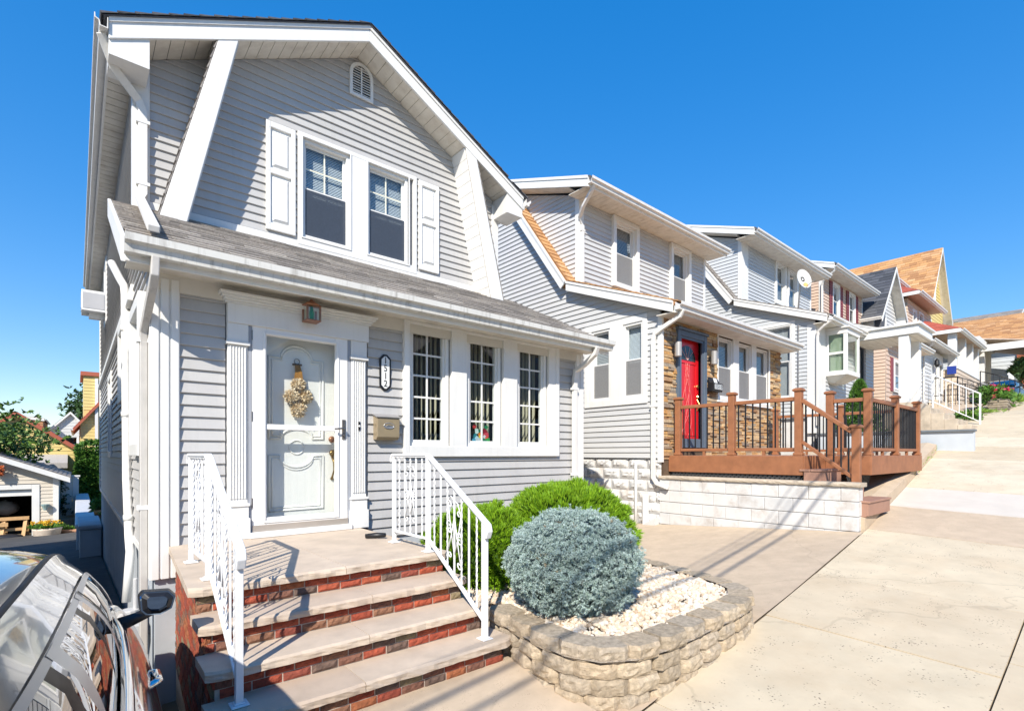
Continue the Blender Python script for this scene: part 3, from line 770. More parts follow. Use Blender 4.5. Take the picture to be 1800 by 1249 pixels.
# upper windows
cs = MB(); ring(cs, fU, UW[0], UW[1], UW[2], UW[3], 0.055, 0, 0.05, wb=0.115, wt=0.055)
fbox(cs, fU, 2.935, 3.19, 4.52, 5.845, 0, 0.048)
ring(cs, fU, UWIN[0][0] - 0.012, UWIN[0][1] + .012, 4.50, 5.86, 0.02, 0.05, 0.062); ring(cs, fU, UWIN[1][0] - 0.012, UWIN[1][1] + .012, 4.50, 5.86, 0.02, 0.05, 0.062)
cs.build('window_casing', WHITE, H1, bevel=0.004)
for a, b in UWIN:
    window(H1, fU, a, b, 4.52, 5.845, 'hung', (2, 2), 'horizontal', SCREEN, d=-0.01, bsplit=5.15)
    room_box(H1, fU, a, b, 4.5, 5.85)
for u0, u1, flip in ((1.83, 2.19, 1), (4.03, 4.39, 0)):
    sh = MB(); ring(sh, fU, u0, u1, 4.50, 5.88, 0.055, 0.022, 0.058, wb=0.09, wt=0.075); fbox(sh, fU, u0 + .055, u1 - .055, 5.22, 5.29, 0.022, 0.058)
    fbox(sh, fU, u0 + .01, u1 - .01, 4.51, 5.87, 0.02, 0.03)
    sh = sh.build('shutter', WHITE, H1, bevel=0.006)
    for z0, z1 in ((4.60, 5.21), (5.30, 5.795)):
        a, b = u0 + 0.075, u1 - 0.075
        m_ = MB(); p = 0.028
        m_.add([fU(a, z0 + .018, .03), fU(b, z0 + .018, .03), fU(b, z1 - .018, .03), fU(a, z1 - .018, .03), fU(a + p, z0 + .018 + p, .054), fU(b - p, z0 + .018 + p, .054), fU(b - p, z1 - .018 - p, .054), fU(a + p, z1 - .018 - p, .054)],
               [(4, 5, 6, 7), (0, 1, 5, 4), (1, 2, 6, 5), (2, 3, 7, 6), (3, 0, 4, 7)]).build('raised_panel', WHITE, sh)
    for z in (4.58, 5.25, 5.8):
        MB().lathe(fU(u0 + 0.03, z, 0.0) + V(0, -0.06, 0), [(0.009, 0), (0.009, 0.006)], 8, 1).build('screw', WHITE, sh)
# porch roof
pr = MB().prism([(0.3, 4.80, 3.255), (0.3, 7.0, 4.365), (0.3, 7.0, 4.29), (0.3, 4.80, 3.18)], (5.62, 0, 0)).build('porch_roof', SHEATH, H1, fixn=True)
shingles(pr, (0.285, 4.775, 3.256), (5.94, 4.775, 3.256), (5.94, 6.98, 4.37), (0.285, 6.98, 4.37), 0.155, 0.37, SHING, joined=False)
MB().box(0.28, 5.93, 4.80, 4.83, 3.10, 3.262).build('porch_fascia', WHITE, H1, bevel=0.004)
MB().box(0.30, 5.91, 4.83, 5.2, 3.155, 3.165).build('porch_soffit', SOFFIT, H1)
MB().box(0.505, 5.79, 5.16, 5.2, 3.02, 3.155).build('frieze_board', mat('tan_frieze', (0.64, 0.61, 0.55), 0.6, 0.05), H1)
gutter(H1, (0.27, 4.80, 3.275), (5.945, 4.80, 3.275), (0, -1, 0), GUTTER, 0.13)
MB().box(0.62, 5.6, 6.955, 7.0, 4.345, 4.455).build('base_flashing', WHITE, H1, bevel=0.004)
mb = MB(); mb.prism([(0.255, 4.84, 3.30), (0.255, 6.99, 4.385), (0.255, 6.99, 4.19), (0.255, 4.84, 3.10)], (0.03, 0, 0)); mb.build('rake_board', WHITE, H1, fixn=True, bevel=0.004)
planks(H1, 'soffit_panel', (0.285, 4.86, 3.13), (0.285, 6.98, 4.2), (0.5, 6.98, 4.2), (0.5, 4.86, 3.13), 14, 0.006, 0.01, SOFFIT, (0, 0, 1))
# porch corner trims with flutes
def fluted(parent, f, u0, u1, z0, z1, d0, d1, n, name='corner_board'):
    mb = MB(); fbox(mb, f, u0, u1, z0, z1, d0, d1 - 0.012); w = (u1 - u0) / n
    for i in range(n): fbox(mb, f, u0 + i * w + w * .10, u0 + (i + 1) * w - w * .10, z0, z1, d1 - 0.013, d1)
    return mb.build(name, WHITE, parent, bevel=0.005)
fluted(H1, fP, 0.462, 0.675, 0.60, 3.12, 0.0, 0.045, 3)
fluted(H1, left(0.5), 5.157, 5.345, 0.60, 3.10, 0.0, 0.04, 3)
fluted(H1, fP, 5.635, 5.81, 0.5, 3.12, 0.0, 0.045, 2)
# left side: belt course, window casings
MB().box(0.43, 0.498, 7.02, 17.2, 3.34, 3.40).build('belt_course', WHITE, H1, bevel=0.006)
MB().box(0.455, 0.498, 7.02, 17.2, 3.40, 3.52).build('belt_course', WHITE, H1, bevel=0.004)
for i, (a, b, z0, z1) in enumerate(LW):
    c = MB(); ring(c, fL, a - 0.11, b + 0.11, z0 - 0.12, z1 + 0.12, 0.115, 0.0, 0.085 if i < 2 else 0.04); c.build('window_casing', WHITE, H1, bevel=0.006)
    window(H1, fL, a, b, z0, z1, 'hung', None, 'shade', d=-0.02, detail=False)
    room_box(H1, fL, a, b, z0, z1)
MB().box(0.46, 0.4985, 17.05, 17.2, 0.76, 5.86).build('corner_post', WHITE, H1)
# front windows of the porch
c = MB()
ring(c, fP, 2.795, 5.265, 1.615, 3.155, 0.07, 0.0, 0.065, wb=0.125, wt=0.035)
fbox(c, fP, 3.43, 3.65, 1.735, 3.125, 0.0, 0.062); fbox(c, fP, 4.235, 4.47, 1.735, 3.125, 0.0, 0.062)
fbox(c, fP, 5.06, 5.20, 1.735, 3.125, 0.0, 0.058)
c.build('window_casing', WHITE, H1, bevel=0.006)
for a, b in WIN:
    window(H1, fP, a, b, ZW0, ZW1, 'fixed', (2, 5), 'vertical', d=-0.01)
room_box(H1, fP, 2.4, 5.7, 0.9, 3.2, 3.2, ROOMW)
# entrance: surround
def crown(mb, f, u0, u1, z0, steps):
    for (dz, d) in steps: fbox(mb, f, u0 - d * 0.7, u1 + d * 0.7, z0, z0 + dz, 0.0, 0.05 + d); z0 += dz
mb = MB(); fbox(mb, fP, 1.03, 2.37, 2.83, 3.005, 0, 0.07); crown(mb, fP, 1.03, 2.37, 3.005, [(0.02, 0.03), (0.022, 0.05), (0.022, 0.075), (0.024, 0.10)])
mb.build('door_header', WHITE, H1, bevel=0.004)
for u0, u1 in ((1.035, 1.20), (2.185, 2.35)):
    p = MB(); fbox(p, fP, u0, u1, 1.18, 2.83, 0, 0.045); w = (u1 - u0 - 0.02) / 6
    for i in range(6): fbox(p, fP, u0 + 0.01 + i * w + 0.004, u0 + 0.01 + (i + 1) * w - 0.006, 1.24, 2.62, 0.044, 0.058)
    fbox(p, fP, u0 - 0.015, u1 + 0.015, 2.635, 2.665, 0.0, 0.075); fbox(p, fP, u0 - 0.004, u1 + 0.004, 2.665, 2.83, 0.0, 0.055)
    fbox(p, fP, u0 - 0.015, u1 + 0.015, 1.17, 1.195, 0.0, 0.075); fbox(p, fP, u0 - 0.006, u1 + 0.006, 0.872, 1.17, 0.0, 0.062); fbox(p, fP, u0 - 0.016, u1 + 0.016, 0.872, 1.06, 0.0, 0.078)
    p.build('pilaster', WHITE, H1, bevel=0.004)
# storm door
GF = mat('grey_door_frame', (0.34, 0.36, 0.40), 0.5, 0.04)
sfr = MB(); ring(sfr, fP, 1.205, 2.18, 0.872, 2.905, 0.03, -0.05, 0.04, wb=0.0001); sfr.build('door_frame', GF, H1)
MB().box(1.21, 2.175, 5.10, 5.30, 0.872, 0.925).build('threshold', WHITE, H1, bevel=0.005)
s_ = MB(); ring(s_, fP, 1.238, 2.147, 0.93, 2.872, 0.125, 0.0, 0.045, wb=0.12, wt=0.11); ring(s_, fP, 1.33, 2.055, 1.0, 2.79, 0.022, 0.045, 0.056)
storm = s_.build('storm_door', DOORW, H1, bevel=0.006)
fbox(MB(), fP, 1.35, 2.035, 1.878, 1.928, 0.005, 0.04).build('crossbar', DOORW, storm, bevel=0.005)
MB().quad(fP(1.35, 1.02, 0.02), fP(2.04, 1.02, 0.02), fP(2.04, 1.88, 0.02), fP(1.35, 1.88, 0.02)).build('glass', GLASS_D, storm)
MB().quad(fP(1.35, 1.925, 0.018), fP(2.04, 1.925, 0.018), fP(2.04, 2.77, 0.018), fP(1.35, 2.77, 0.018)).build('glass', GLASS_D, storm)
fbox(MB(), fP, 1.236, 2.149, 0.926, 0.985, 0.044, 0.052).build('kick_plate', mat('brushed_kick', (0.50, 0.45, 0.40), 0.35, 0.05, metal=0.5), storm)
h = MB(); fbox(h, fP, 2.085, 2.12, 1.80, 2.0, 0.045, 0.056); h.tube([fP(2.10, 1.905, 0.05), fP(2.10, 1.905, 0.095), fP(2.06, 1.908, 0.10), fP(1.99, 1.90, 0.098)], 0.009, 8)
h.lathe(fP(2.1025, 1.84, 0.056) + V(0, -0.012, 0), [(0.013, 0), (0.015, 0.012)], 10, 1); h.build('handle', NICKEL, storm, smooth=False)
for z in (1.15, 1.95, 2.7): fbox(MB(), fP, 1.232, 1.240, z, z + 0.09, 0.03, 0.05).build('hinge', NICKEL, storm)
# inner door
fD = front(5.34)
door = MB().box(1.20, 2.2, 5.34, 5.39, 0.92, 2.9).build('door', DOORW, H1)
MB().box(1.205, 1.24, 5.205, 5.34, 0.92, 2.9).build('door_jamb', DOORW, H1); MB().box(2.15, 2.185, 5.205, 5.34, 0.92, 2.9).build('door_jamb', DOORW, H1); MB().box(1.205, 2.185, 5.205, 5.34, 2.875, 2.91).build('door_jamb', DOORW, H1)
def arcpts(cx, cz, rx, rz, a0, a1, n=12): return [(cx + rx * math.cos(R(a0 + (a1 - a0) * i / n)), cz + rz * math.sin(R(a0 + (a1 - a0) * i / n))) for i in range(n + 1)]
PX0, PX1, PC = 1.43, 1.955, 1.692
for off, r in ((0.0, 0.012), (0.028, 0.007)):
    up = [(PX0 + off, 1.80 + off), (PX0 + off, 2.60 - off), (PX0 + 0.12, 2.60 - off)] + arcpts(PC, 2.60 - off, 0.15 - off * .3, 0.13, 180, 0) + [(PX1 - 0.12, 2.60 - off), (PX1 - off, 2.60 - off), (PX1 - off, 1.80 + off), (PX1 - 0.11, 1.80 + off)] + arcpts(PC, 1.80 + off, 0.155, 0.10, 0, 180) + [(PX0 + 0.11, 1.80 + off), (PX0 + off, 1.80 + off)]
    lo = [(PX0 + off, 1.09 + off), (PX0 + off, 1.63 - off), (PX0 + 0.10, 1.63 - off)] + arcpts(PC, 1.63 - off, 0.16, 0.115, 180, 360) + [(PX1 - 0.10, 1.63 - off), (PX1 - off, 1.63 - off), (PX1 - off, 1.09 + off), (PX0 + off, 1.09 + off)]
    for pth in (up, lo): MB().tube([fD(u, z, 0.003) for u, z in pth], r, 8).build('panel_moulding', DOORW, door, smooth=True)
MB().tube([fD(u, z, 0.004) for u, z in arcpts(PC, 1.715, 0.07, 0.07, 0, 360, 24)], 0.008, 6).build('medallion', DOORW, door, smooth=True)
MB().lathe(fD(2.045, 1.80, 0.03), [(0.03, 0.03), (0.034, 0.012), (0.022, 0.0)], 14, 1).build('deadbolt', COPPER, door, smooth=True)
h = MB(); h.lathe(fD(2.045, 1.655, 0.05), [(0.018, 0.05), (0.03, 0.03), (0.036, 0.012), (0.02, 0.0)], 14, 1)
h.tube([fD(2.045, 1.62, 0.02), fD(2.055, 1.56, 0.05), fD(2.055, 1.48, 0.055), fD(2.045, 1.41, 0.03), fD(2.045, 1.385, 0.01)], [0.012, 0.011, 0.009, 0.010, 0.016], 8); h.build('door_handle', BRONZE, door, smooth=True)
dbell = fbox(MB(), fP, 2.255, 2.275, 1.895, 1.985, 0.058, 0.066).build('doorbell', BLACK, H1)
MB().lathe(fP(2.265, 1.94, 0.072), [(0.010, 0), (0.012, 0.01)], 10, 1).build('bell_button', PLATE, dbell)
# downspouts and pipes
downspout(H1, [(0.19, 6.66, 5.92), (0.30, 6.80, 5.70), (0.52, 6.93, 5.52), (0.56, 6.94, 5.42), (0.56, 6.94, 4.52), (0.53, 6.86, 4.42), (0.47, 4.95, 3.44)], w=0.085, straps=[(0.56, 6.94, 5.3), (0.56, 6.94, 4.62)])
downspout(H1, [(0.46, 4.745, 3.15), (0.455, 4.745, 3.02), (0.45, 4.86, 2.93), (0.442, 5.12, 2.80), (0.43, 5.27, 2.68), (0.43, 5.29, 2.55), (0.43, 5.29, -0.1)], mat('worn_downspout', (0.50, 0.48, 0.45), 0.5, 0.08, streak=0.6), w=0.055, d=0.08, straps=[(0.43, 5.29, 2.60), (0.43, 5.29, 1.2)])
downspout(H1, [(5.60, 4.72, 3.16), (5.60, 4.76, 3.06), (5.585, 4.95, 2.93), (5.57, 5.10, 2.86), (5.57, 5.125, 2.74), (5.57, 5.125, 0.3)], straps=[(5.57, 5.125, 2.6), (5.57, 5.125, 1.35)])
vp = MB().tube([(0.33, 8.0, 4.0), (0.40, 7.75, 3.75), (0.43, 7.55, 3.62), (0.435, 7.5, 3.5), (0.435, 7.25, 1.35), (0.435, 6.9, 0.75), (0.435, 6.72, 0.62), (0.40, 6.7, 0.1)], 0.042, 10).build('vent_pipe', WHITE, H1, smooth=True)
for (y, z) in ((7.45, 3.1), (7.34, 2.1), (7.0, 0.95)): MB().tube([(0.435, y, z - .03), (0.435, y - .004, z + .03)], 0.05, 10).build('coupling', WHITE, vp, smooth=True)
mt = MB(); mt.tube([(0.40, 5.62, -0.3), (0.40, 5.62, 0.55)], 0.02, 8); mt.box(0.30, 0.47, 5.5, 5.75, 0.02, 0.16); mt.tube([(0.36, 5.62, 0.16), (0.36, 5.62, 0.28)], 0.07, 12); mt.build('gas_meter', mat('meter_grey', (0.5, 0.5, 0.5), 0.5), H1, bevel=0.01)
# things fixed to or standing on the front
sg = thing('house_number_sign', 'black-edged white plaque with four upright digits beside the storm door', 'house number', (2.58, 5.17, 2.35))
def octa(mb, u0, u1, z0, z1, c, d0, d1):
    pts = [(u0 + c, z0), (u1 - c, z0), (u1, z0 + c), (u1, z1 - c), (u1 - c, z1), (u0 + c, z1), (u0, z1 - c), (u0, z0 + c)]
    mb.prism([fP(u, z, d0) for u, z in pts], fP(0, 0, d1) - fP(0, 0, d0))
mb = MB(); octa(mb, 2.51, 2.645, 2.34, 2.735, 0.045, 0.018, 0.034); mb.build('board', BLACK, sg, bevel=0.003, fixn=True)
mb = MB(); octa(mb, 2.531, 2.624, 2.362, 2.713, 0.036, 0.034, 0.037); mb.build('face', PLATE, sg, fixn=True)
for i, ch in enumerate('1512'):
    text_obj('digit', ch, 0.10, fP(2.5775, 2.665 - i * 0.084, 0.0385), (R(90), 0, 0), BLACK, sg, 0.0015, sx=0.92)
mbx = thing('mailbox', 'small tan metal wall mailbox with silver oval badge under the number plaque', 'mailbox', (2.58, 5.1, 1.8))
TAN = mat('tan_enamel', (0.36, 0.285, 0.18), 0.4, 0.06, 20, metal=0.3)
mb = MB(); mb.prism([fP(2.44, 1.80, 0.02), fP(2.44, 1.80, 0.09), fP(2.44, 1.83, 0.115), fP(2.44, 2.03, 0.125), fP(2.44, 2.07, 0.02)], (0.265, 0, 0)); mb.build('box', TAN, mbx, bevel=0.006, fixn=True)
mb = MB(); mb.prism([fP(2.43, 2.072, 0.018), fP(2.43, 2.035, 0.135), fP(2.43, 2.045, 0.14), fP(2.43, 2.085, 0.018)], (0.285, 0, 0)); mb.build('lid', mat('grey_lid', (0.45, 0.44, 0.44), 0.4, metal=0.5), mbx, fixn=True)
mb = MB(); n = 24; c0 = fP(2.575, 1.95, 0.121)
mb.add([c0 + V(0.058 * math.cos(2 * math.pi * i / n), 0, 0.028 * math.sin(2 * math.pi * i / n)) for i in range(n)] + [c0 + V(0.064 * math.cos(2 * math.pi * i / n), 0.004, 0.034 * math.sin(2 * math.pi * i / n)) for i in range(n)],
       [tuple(range(n))] + [(i, n + i, n + (i + 1) % n, (i + 1) % n) for i in range(n)]); bd = mb.build('badge', STEEL, mbx)
mb = MB().tube([c0 + V(0.060 * math.cos(2 * math.pi * i / n), -0.002, 0.030 * math.sin(2 * math.pi * i / n)) for i in range(n + 1)], 0.0045, 6).build('badge_rim', STEEL, bd, smooth=True)
fl = MB().tube([c0 + V(-0.03, -0.001, -0.002), c0 + V(-0.01, -0.004, 0.008), c0 + V(0.01, -0.003, 0.004), c0 + V(0.032, -0.001, 0.006)], 0.003, 5).build('badge_flourish', mat('dull_pewter', (0.3, 0.28, 0.26), 0.5, metal=0.6), bd, smooth=True)
# lantern
ln = thing('porch_lantern', 'small copper lantern with a green bottle glass core above the front door', 'lantern', (1.735, 5.06, 2.9))
lx, ly, lz = 1.735, 5.03, 2.935
mb = MB(); mb.lathe((lx, ly, lz + 0.135), [(0.085, 0), (0.09, 0.008), (0.05, 0.035), (0.02, 0.055), (0.01, 0.07)], 12); mb.build('cap', COPPER, ln, smooth=True)
mb = MB().box(lx - 0.07, lx + 0.07, ly - 0.07, ly + 0.07, lz - 0.012, lz); mb.build('base', COPPER, ln, bevel=0.003)
for sx_ in (-1, 1):
    for sy_ in (-1, 1): MB().box(lx + sx_ * 0.06 - 0.008, lx + sx_ * 0.06 + 0.008, ly + sy_ * 0.06 - 0.008, ly + sy_ * 0.06 + 0.008, lz, lz + 0.137).build('corner_bar', COPPER, ln)
for q in ((lx - .052, ly - .06, lx + .052, ly - .06), (lx - .06, ly - .052, lx - .06, ly + .052), (lx + .06, ly - .052, lx + .06, ly + .052)):
    MB().quad((q[0], q[1], lz), (q[2], q[3], lz), (q[2], q[3], lz + .137), (q[0], q[1], lz + .137)).build('pane', GLASS_D, ln)
MB().lathe((lx, ly, lz), [(0.02, 0.0), (0.022, 0.07), (0.016, 0.10), (0.012, 0.135)], 10).build('bulb', mat('green_bulb_glass', (0.02, 0.28, 0.07), 0.15, 0.2, 30), ln, smooth=True)
MB().box(lx - 0.03, lx + 0.03, ly + 0.06, 5.135, lz + 0.05, lz + 0.11).build('bracket', COPPER, ln)
MB().box(lx - 0.055, lx + 0.055, ly + 0.055, ly + 0.062, lz, lz + 0.137).build('back_plate', mat('cream_back', (0.6, 0.6, 0.45), 0.6), ln)
# dried flower swag on the inner door, seen through the storm glass
sw = thing('door_swag', 'cream dried-flower swag with brown ribbon hanging on the white door', 'door swag', (1.69, 5.33, 2.05))
CREAM = mat('cream_dried_petals', (0.72, 0.56, 0.36), 0.8, 0.2, 60, island=[(0.78, 0.66, 0.47), (0.66, 0.48, 0.28), (0.84, 0.75, 0.60), (0.56, 0.38, 0.20)])
for (bx, bz, br) in ((1.69, 2.335, 0.072), (1.625, 2.215, 0.076), (1.755, 2.22, 0.074), (1.69, 2.09, 0.08)):
    mb = MB(); c0 = V(bx, 5.275, bz)
    for i in range(420):
        d_ = rnd_dir(); p = c0 + d_ * br * random.uniform(0.55, 0.8)
        leaf(mb, p, d_ + rnd_dir() * 0.55, br * random.uniform(0.3, 0.45), br * 0.22)
    mb.lathe(c0, [(0.01, -br * .7), (br * .5, -br * .45), (br * .7, 0), (br * .5, br * .45), (0.01, br * .7)], 10); mb.build('flower_ball', CREAM, sw)
RIB = mat('brown_ribbon', (0.36, 0.17, 0.03), 0.6, 0.2, 50)
for k, (dx, dz) in enumerate(((-0.028, 0.02), (-0.008, 0.0), (0.014, 0.01), (0.032, 0.03))):
    mb = MB(); a = V(1.69 + dx * .4, 5.315, 2.545); b = V(1.69 + dx, 5.29 - .006 * k, 2.36 + dz); m_ = (a + b) / 2 + V(0, -0.02, 0)
    for p, q in ((a, m_), (m_, b)): mb.beam(p, q, 0.022, 0.004, (0, 1, 0.2))
    mb.build('ribbon', RIB, sw)
MB().tube([V(1.69 + 0.026 * math.cos(R(a)), 5.322, 2.575 + 0.026 * math.sin(R(a))) for a in range(0, 361, 24)], 0.004, 6).build('hook', NICKEL, sw, smooth=True)
MB().box(1.645, 1.735, 5.31, 5.325, 2.535, 2.55).build('stem_bar', BARK, sw)
# leaded flower panel standing inside the middle window
sgp = thing('stained_glass_panel', 'leaded glass panel with red flowers and blue bird colours inside the middle porch window', 'glass panel', (3.94, 5.26, 1.79))
fG = front(5.262)
ring(MB(), fG, 3.80, 4.10, 1.785, 2.075, 0.006, -0.004, 0.004).build('frame', BLACK, sgp)
MB().quad(fG(3.805, 1.79, 0), fG(4.095, 1.79, 0), fG(4.095, 2.07, 0), fG(3.805, 2.07, 0)).build('pane', glass_mat('pale_art_glass', (0.75, 0.85, 0.86), 0.9), sgp)
pcs = [((0.16, .74), .038, (0.55, 0.05, 0.05), 6), ((0.72, .52), .05, (0.30, 0.01, 0.015), 6), ((0.48, .38), .04, (0.85, 0.25, 0.03), 5), ((0.80, .34), .055, (0.70, 0.08, 0.10), 6), ((0.70, .26), .04, (0.8, 0.7, 0.66), 5), ((0.82, .20), .035, (0.75, 0.08, 0.03), 5),
       ((0.45, .25), .03, (0.8, 0.65, 0.05), 4), ((0.2, .32), .045, (0.03, 0.22, 0.24), 4), ((0.28, .18), .05, (0.45, 0.68, 0.75), 4), ((0.12, .10), .04, (0.08, 0.32, 0.45), 4), ((0.28, .52), .045, (0.62, 0.75, 0.68), 5), ((0.78, .72), .04, (0.03, 0.25, 0.09), 4),
       ((0.90, .12), .045, (0.04, 0.36, 0.08), 4), ((0.68, .07), .05, (0.03, 0.22, 0.10), 5), ((0.42, .55), .03, (0.02, 0.16, 0.08), 4), ((0.38, .06), .05, (0.5, 0.55, 0.58), 5)]
for k, ((a, b), r, c, n) in enumerate(pcs):
    cx_, cz_ = 3.805 + a * 0.29, 1.79 + b * 0.28
    pts = [(cx_ + r * random.uniform(.7, 1.1) * math.cos(2 * math.pi * i / n + k), cz_ + r * random.uniform(.7, 1.1) * math.sin(2 * math.pi * i / n + k)) for i in range(n)]
    mb = MB(); mb.add([fG(min(4.093, max(3.807, u)), min(2.066, max(1.792, z)), 0.003 + k * 0.0002) for u, z in pts], [tuple(range(n))]); mb.build('glass_piece', mat('art_glass_%d' % k, c, 0.15, 0.1, 60), sgp)
# window air conditioner in the side window
ac = thing('window_air_conditioner', 'boxy white air conditioner jutting from the upper side wall of the nearest house', 'air conditioner', (0.3, 13.9, 4.5))
MB().box(0.08, 0.48, 13.6, 14.2, 4.58, 5.0).build('case', WHITE_METAL, ac, bevel=0.01)
for y0, y1 in ((13.65, 13.87), (13.93, 14.15)):
    MB().box(0.072, 0.082, y0, y1, 4.63, 4.95).build('grille', mat('ac_grille', (0.42, 0.43, 0.46), 0.6, 0.05), ac)
MB().box(0.10, 0.45, 13.592, 13.60, 4.63, 4.95).build('grille', mat('ac_grille', (0.42, 0.43, 0.46)), ac)
MB().box(0.2, 0.498, 13.8, 14.0, 4.48, 4.578).build('support', WHITE, ac)

# ================================================================== front steps
ST = thing('entry_steps', 'brick front steps with five rough stone treads below the white storm door', 'steps', (1.4, 4.0, 0.2))
LEV = [(3.44, 0.870), (3.19, 0.7075), (2.935, 0.545), (2.68, 0.3825)]      # nosing y, top z
XL, XR = 0.535, 2.24
def XF(y): return XL + 0.06 * max(0.0, y - 3.4)          # the left flank is a little askew
core = MB()
for i, (yn, zt) in enumerate(LEV):
    yb = 5.195
    zl_ = -0.6 if i == 3 else LEV[i + 1][1] - 0.03
    core.prism([(XF(yn + .052) + 0.006, yn + 0.052, zl_), (XR - 0.012, yn + 0.052, zl_), (XR - 0.012, yb, zl_), (XF(yb) + 0.006, yb, zl_)], (0, 0, zt - 0.05 - zl_))
core.build('mortar_core', MORTAR, ST)
def rough_slab(x0, x1, y0, y1, zt, th, kl=1, kr=1, sk=0.0):
    """tread stone: smooth top, rock-faced front and ends"""
    mb = MB(); nx = max(8, int((x1 - x0) / 0.035)); nz = 4; T = []
    def nz_(x, z, k): return noise.noise((x * 14, z * 26, k)) * 0.011 + noise.noise((x * 40, z * 50, k + 5)) * 0.005
    for j in range(nz + 1):
        z = zt - th * j / nz; b = 0.014 if j == 0 else 0
        for i in range(nx + 1):
            x = x0 + (x1 - x0) * i / nx
            c = 0.03 * max(0, 1 - min(i if kl else 99, nx - i if kr else 99) / 1.5)            # knocked-off corners
            T.append((x, y0 + b + c + (nz_(x, z, y0) if j else nz_(x, zt, y0) * .5), z))
    F = [(j * (nx + 1) + i, (j + 1) * (nx + 1) + i, (j + 1) * (nx + 1) + i + 1, j * (nx + 1) + i + 1) for j in range(nz) for i in range(nx)]
    o = len(T)
    T += [(x0 + sk, y1, zt), (x1, y1, zt), (x0 + sk, y1, zt - th), (x1, y1, zt - th)]
    F += [tuple(range(nx + 1)) + (o + 1, o), tuple(range(nz * (nx + 1), (nz + 1) * (nx + 1)))[::-1] + (o + 2, o + 3), (o, o + 2) + tuple(nz_i * (nx + 1) for nz_i in range(nz, -1, -1)), (o + 1,) + tuple(k * (nx + 1) + nx for k in range(nz + 1)) + (o + 3,)]
    return mb.add(T, F)
rough_slab(XL - 0.045, 1.42, 3.44, 5.192, 0.870, 0.052, 1, 0, 0.105).build('landing_slab', TREAD, ST)
rough_slab(1.424, XR + 0.035, 3.44, 5.192, 0.870, 0.052, 0, 1).build('landing_slab', TREAD, ST)
for i, (yn, zt) in enumerate(LEV[1:]):
    cut = (1.5, 1.36, 1.22)[i]
    e = 0.03 + 0.012 * i
    rough_slab(XL - e, cut, yn, LEV[i][0] + 0.05, zt, 0.05, 1, 0).build('tread', TREAD, ST)
    rough_slab(cut + 0.004, XR + e + 0.01, yn, LEV[i][0] + 0.05, zt, 0.05, 0, 1).build('tread', TREAD, ST)
def brick_mesh(seed, L=0.165, D=0.05, H=0.046):
    mb = MB(); nx, nz = 7, 3; T = []; rr = random.Random(seed)
    for j in range(nz + 1):
        for i in range(nx + 1):
            x = L * i / nx; z = H * j / nz
            edge = (i in (0, nx)) or (j in (0, nz))
            T.append((x, 0.006 if edge else rr.uniform(-0.005, 0.003), z))
    F = [(j * (nx + 1) + i, j * (nx + 1) + i + 1, (j + 1) * (nx + 1) + i + 1, (j + 1) * (nx + 1) + i) for j in range(nz) for i in range(nx)]
    o = len(T); T += [(0, D, 0), (L, D, 0), (L, D, H), (0, D, H)]
    c = [0, nx, nz * (nx + 1) + nx, nz * (nx + 1)]
    F += [(c[0], o, o + 1) + tuple(range(nx, 0, -1)), (c[3],) + tuple(range(c[3] + 1, c[2] + 1)) + (o + 2, o + 3), (c[0],) + tuple(k * (nx + 1) for k in range(1, nz + 1)) + (o + 3, o), (o + 1, o + 2) + tuple(k * (nx + 1) + nx for k in range(nz, -1, -1))]
    return mesh_of(mb.add(T, F), 'brick', BRICK)
BM = [brick_mesh(k) for k in range(6)]
J = 0.008
def brick_row_front(x0, x1, y, z, h, off):
    x = x0 - off
    while x < x1 - 0.02:
        a, b = max(x, x0), min(x + 0.148, x1)
        if b - a > 0.025: inst('brick', random.choice(BM), ST, (a, y + random.uniform(-.002, .002), z), scale=((b - a) / 0.165, 1, h / 0.046))
        x += 0.148 + J
for i, (yn, zt) in enumerate(LEV):
    zb = LEV[i + 1][1] if i < 3 else 0.215
    top = zt - 0.053; h = (top - zb - 3 * 0.006) / 2
    y = yn + 0.042
    brick_row_front(XL + 0.002, XR, y, zb + 0.006, h, 0.07 + 0.03 * i); brick_row_front(XL + 0.002, XR, y, zb + 0.012 + h, h, 0.165 * ((i * 37 % 10) / 10))
# left flank, stepping down with the treads
pitch = 0.0545; k = 0; z = -0.155
while z < 0.80:
    zt_ = z + 0.046; yf = 3.48
    for i, (yn, zt) in enumerate(LEV):
        if zt_ < zt - 0.05: yf = yn + 0.045
    y = yf - (0.06 if k % 2 else 0.14)
    while y < 5.19:
        a, b = max(y, yf), min(y + 0.165, 5.19)
        if b - a > 0.025: inst('brick', random.choice(BM), ST, (XF(b) + random.uniform(-.002, .002), b, z), rot=(0, 0, R(-93.4)), scale=((b - a) / 0.165, 0.4, 1))
        y += 0.165 + J
    z += pitch; k += 1
# ------------------------------------------------------------------ iron handrails
def twist_bar(p, q, w, turns):
    p, q = V(p), V(q); n = 20; mb = MB(); T = []
    for i in range(n + 1):
        c = lerp(p, q, i / n); a0 = turns * 2 * math.pi * i / n
        for j in range(4):
            a = a0 + math.pi / 4 + j * math.pi / 2; T.append(c + V(math.cos(a), math.sin(a), 0) * w * 0.7)
    return mb.add(T, [(i * 4 + j, i * 4 + (j + 1) % 4, (i + 1) * 4 + (j + 1) % 4, (i + 1) * 4 + j) for i in range(n) for j in range(4)])
def scroll(mb, f, u, v, r, turn, h, sgn):
    """a C-scroll ending in a spiral; f maps (u, v) in the rail's own plane"""
    pts = []
    for i in range(22):
        a = turn * i / 21; rr = r * (1 - 0.62 * i / 21)
        pts.append(f(u + sgn * (rr * math.cos(a) - r), v + h * rr * math.sin(a)))
    mb.tube(pts, 0.0045, 6)
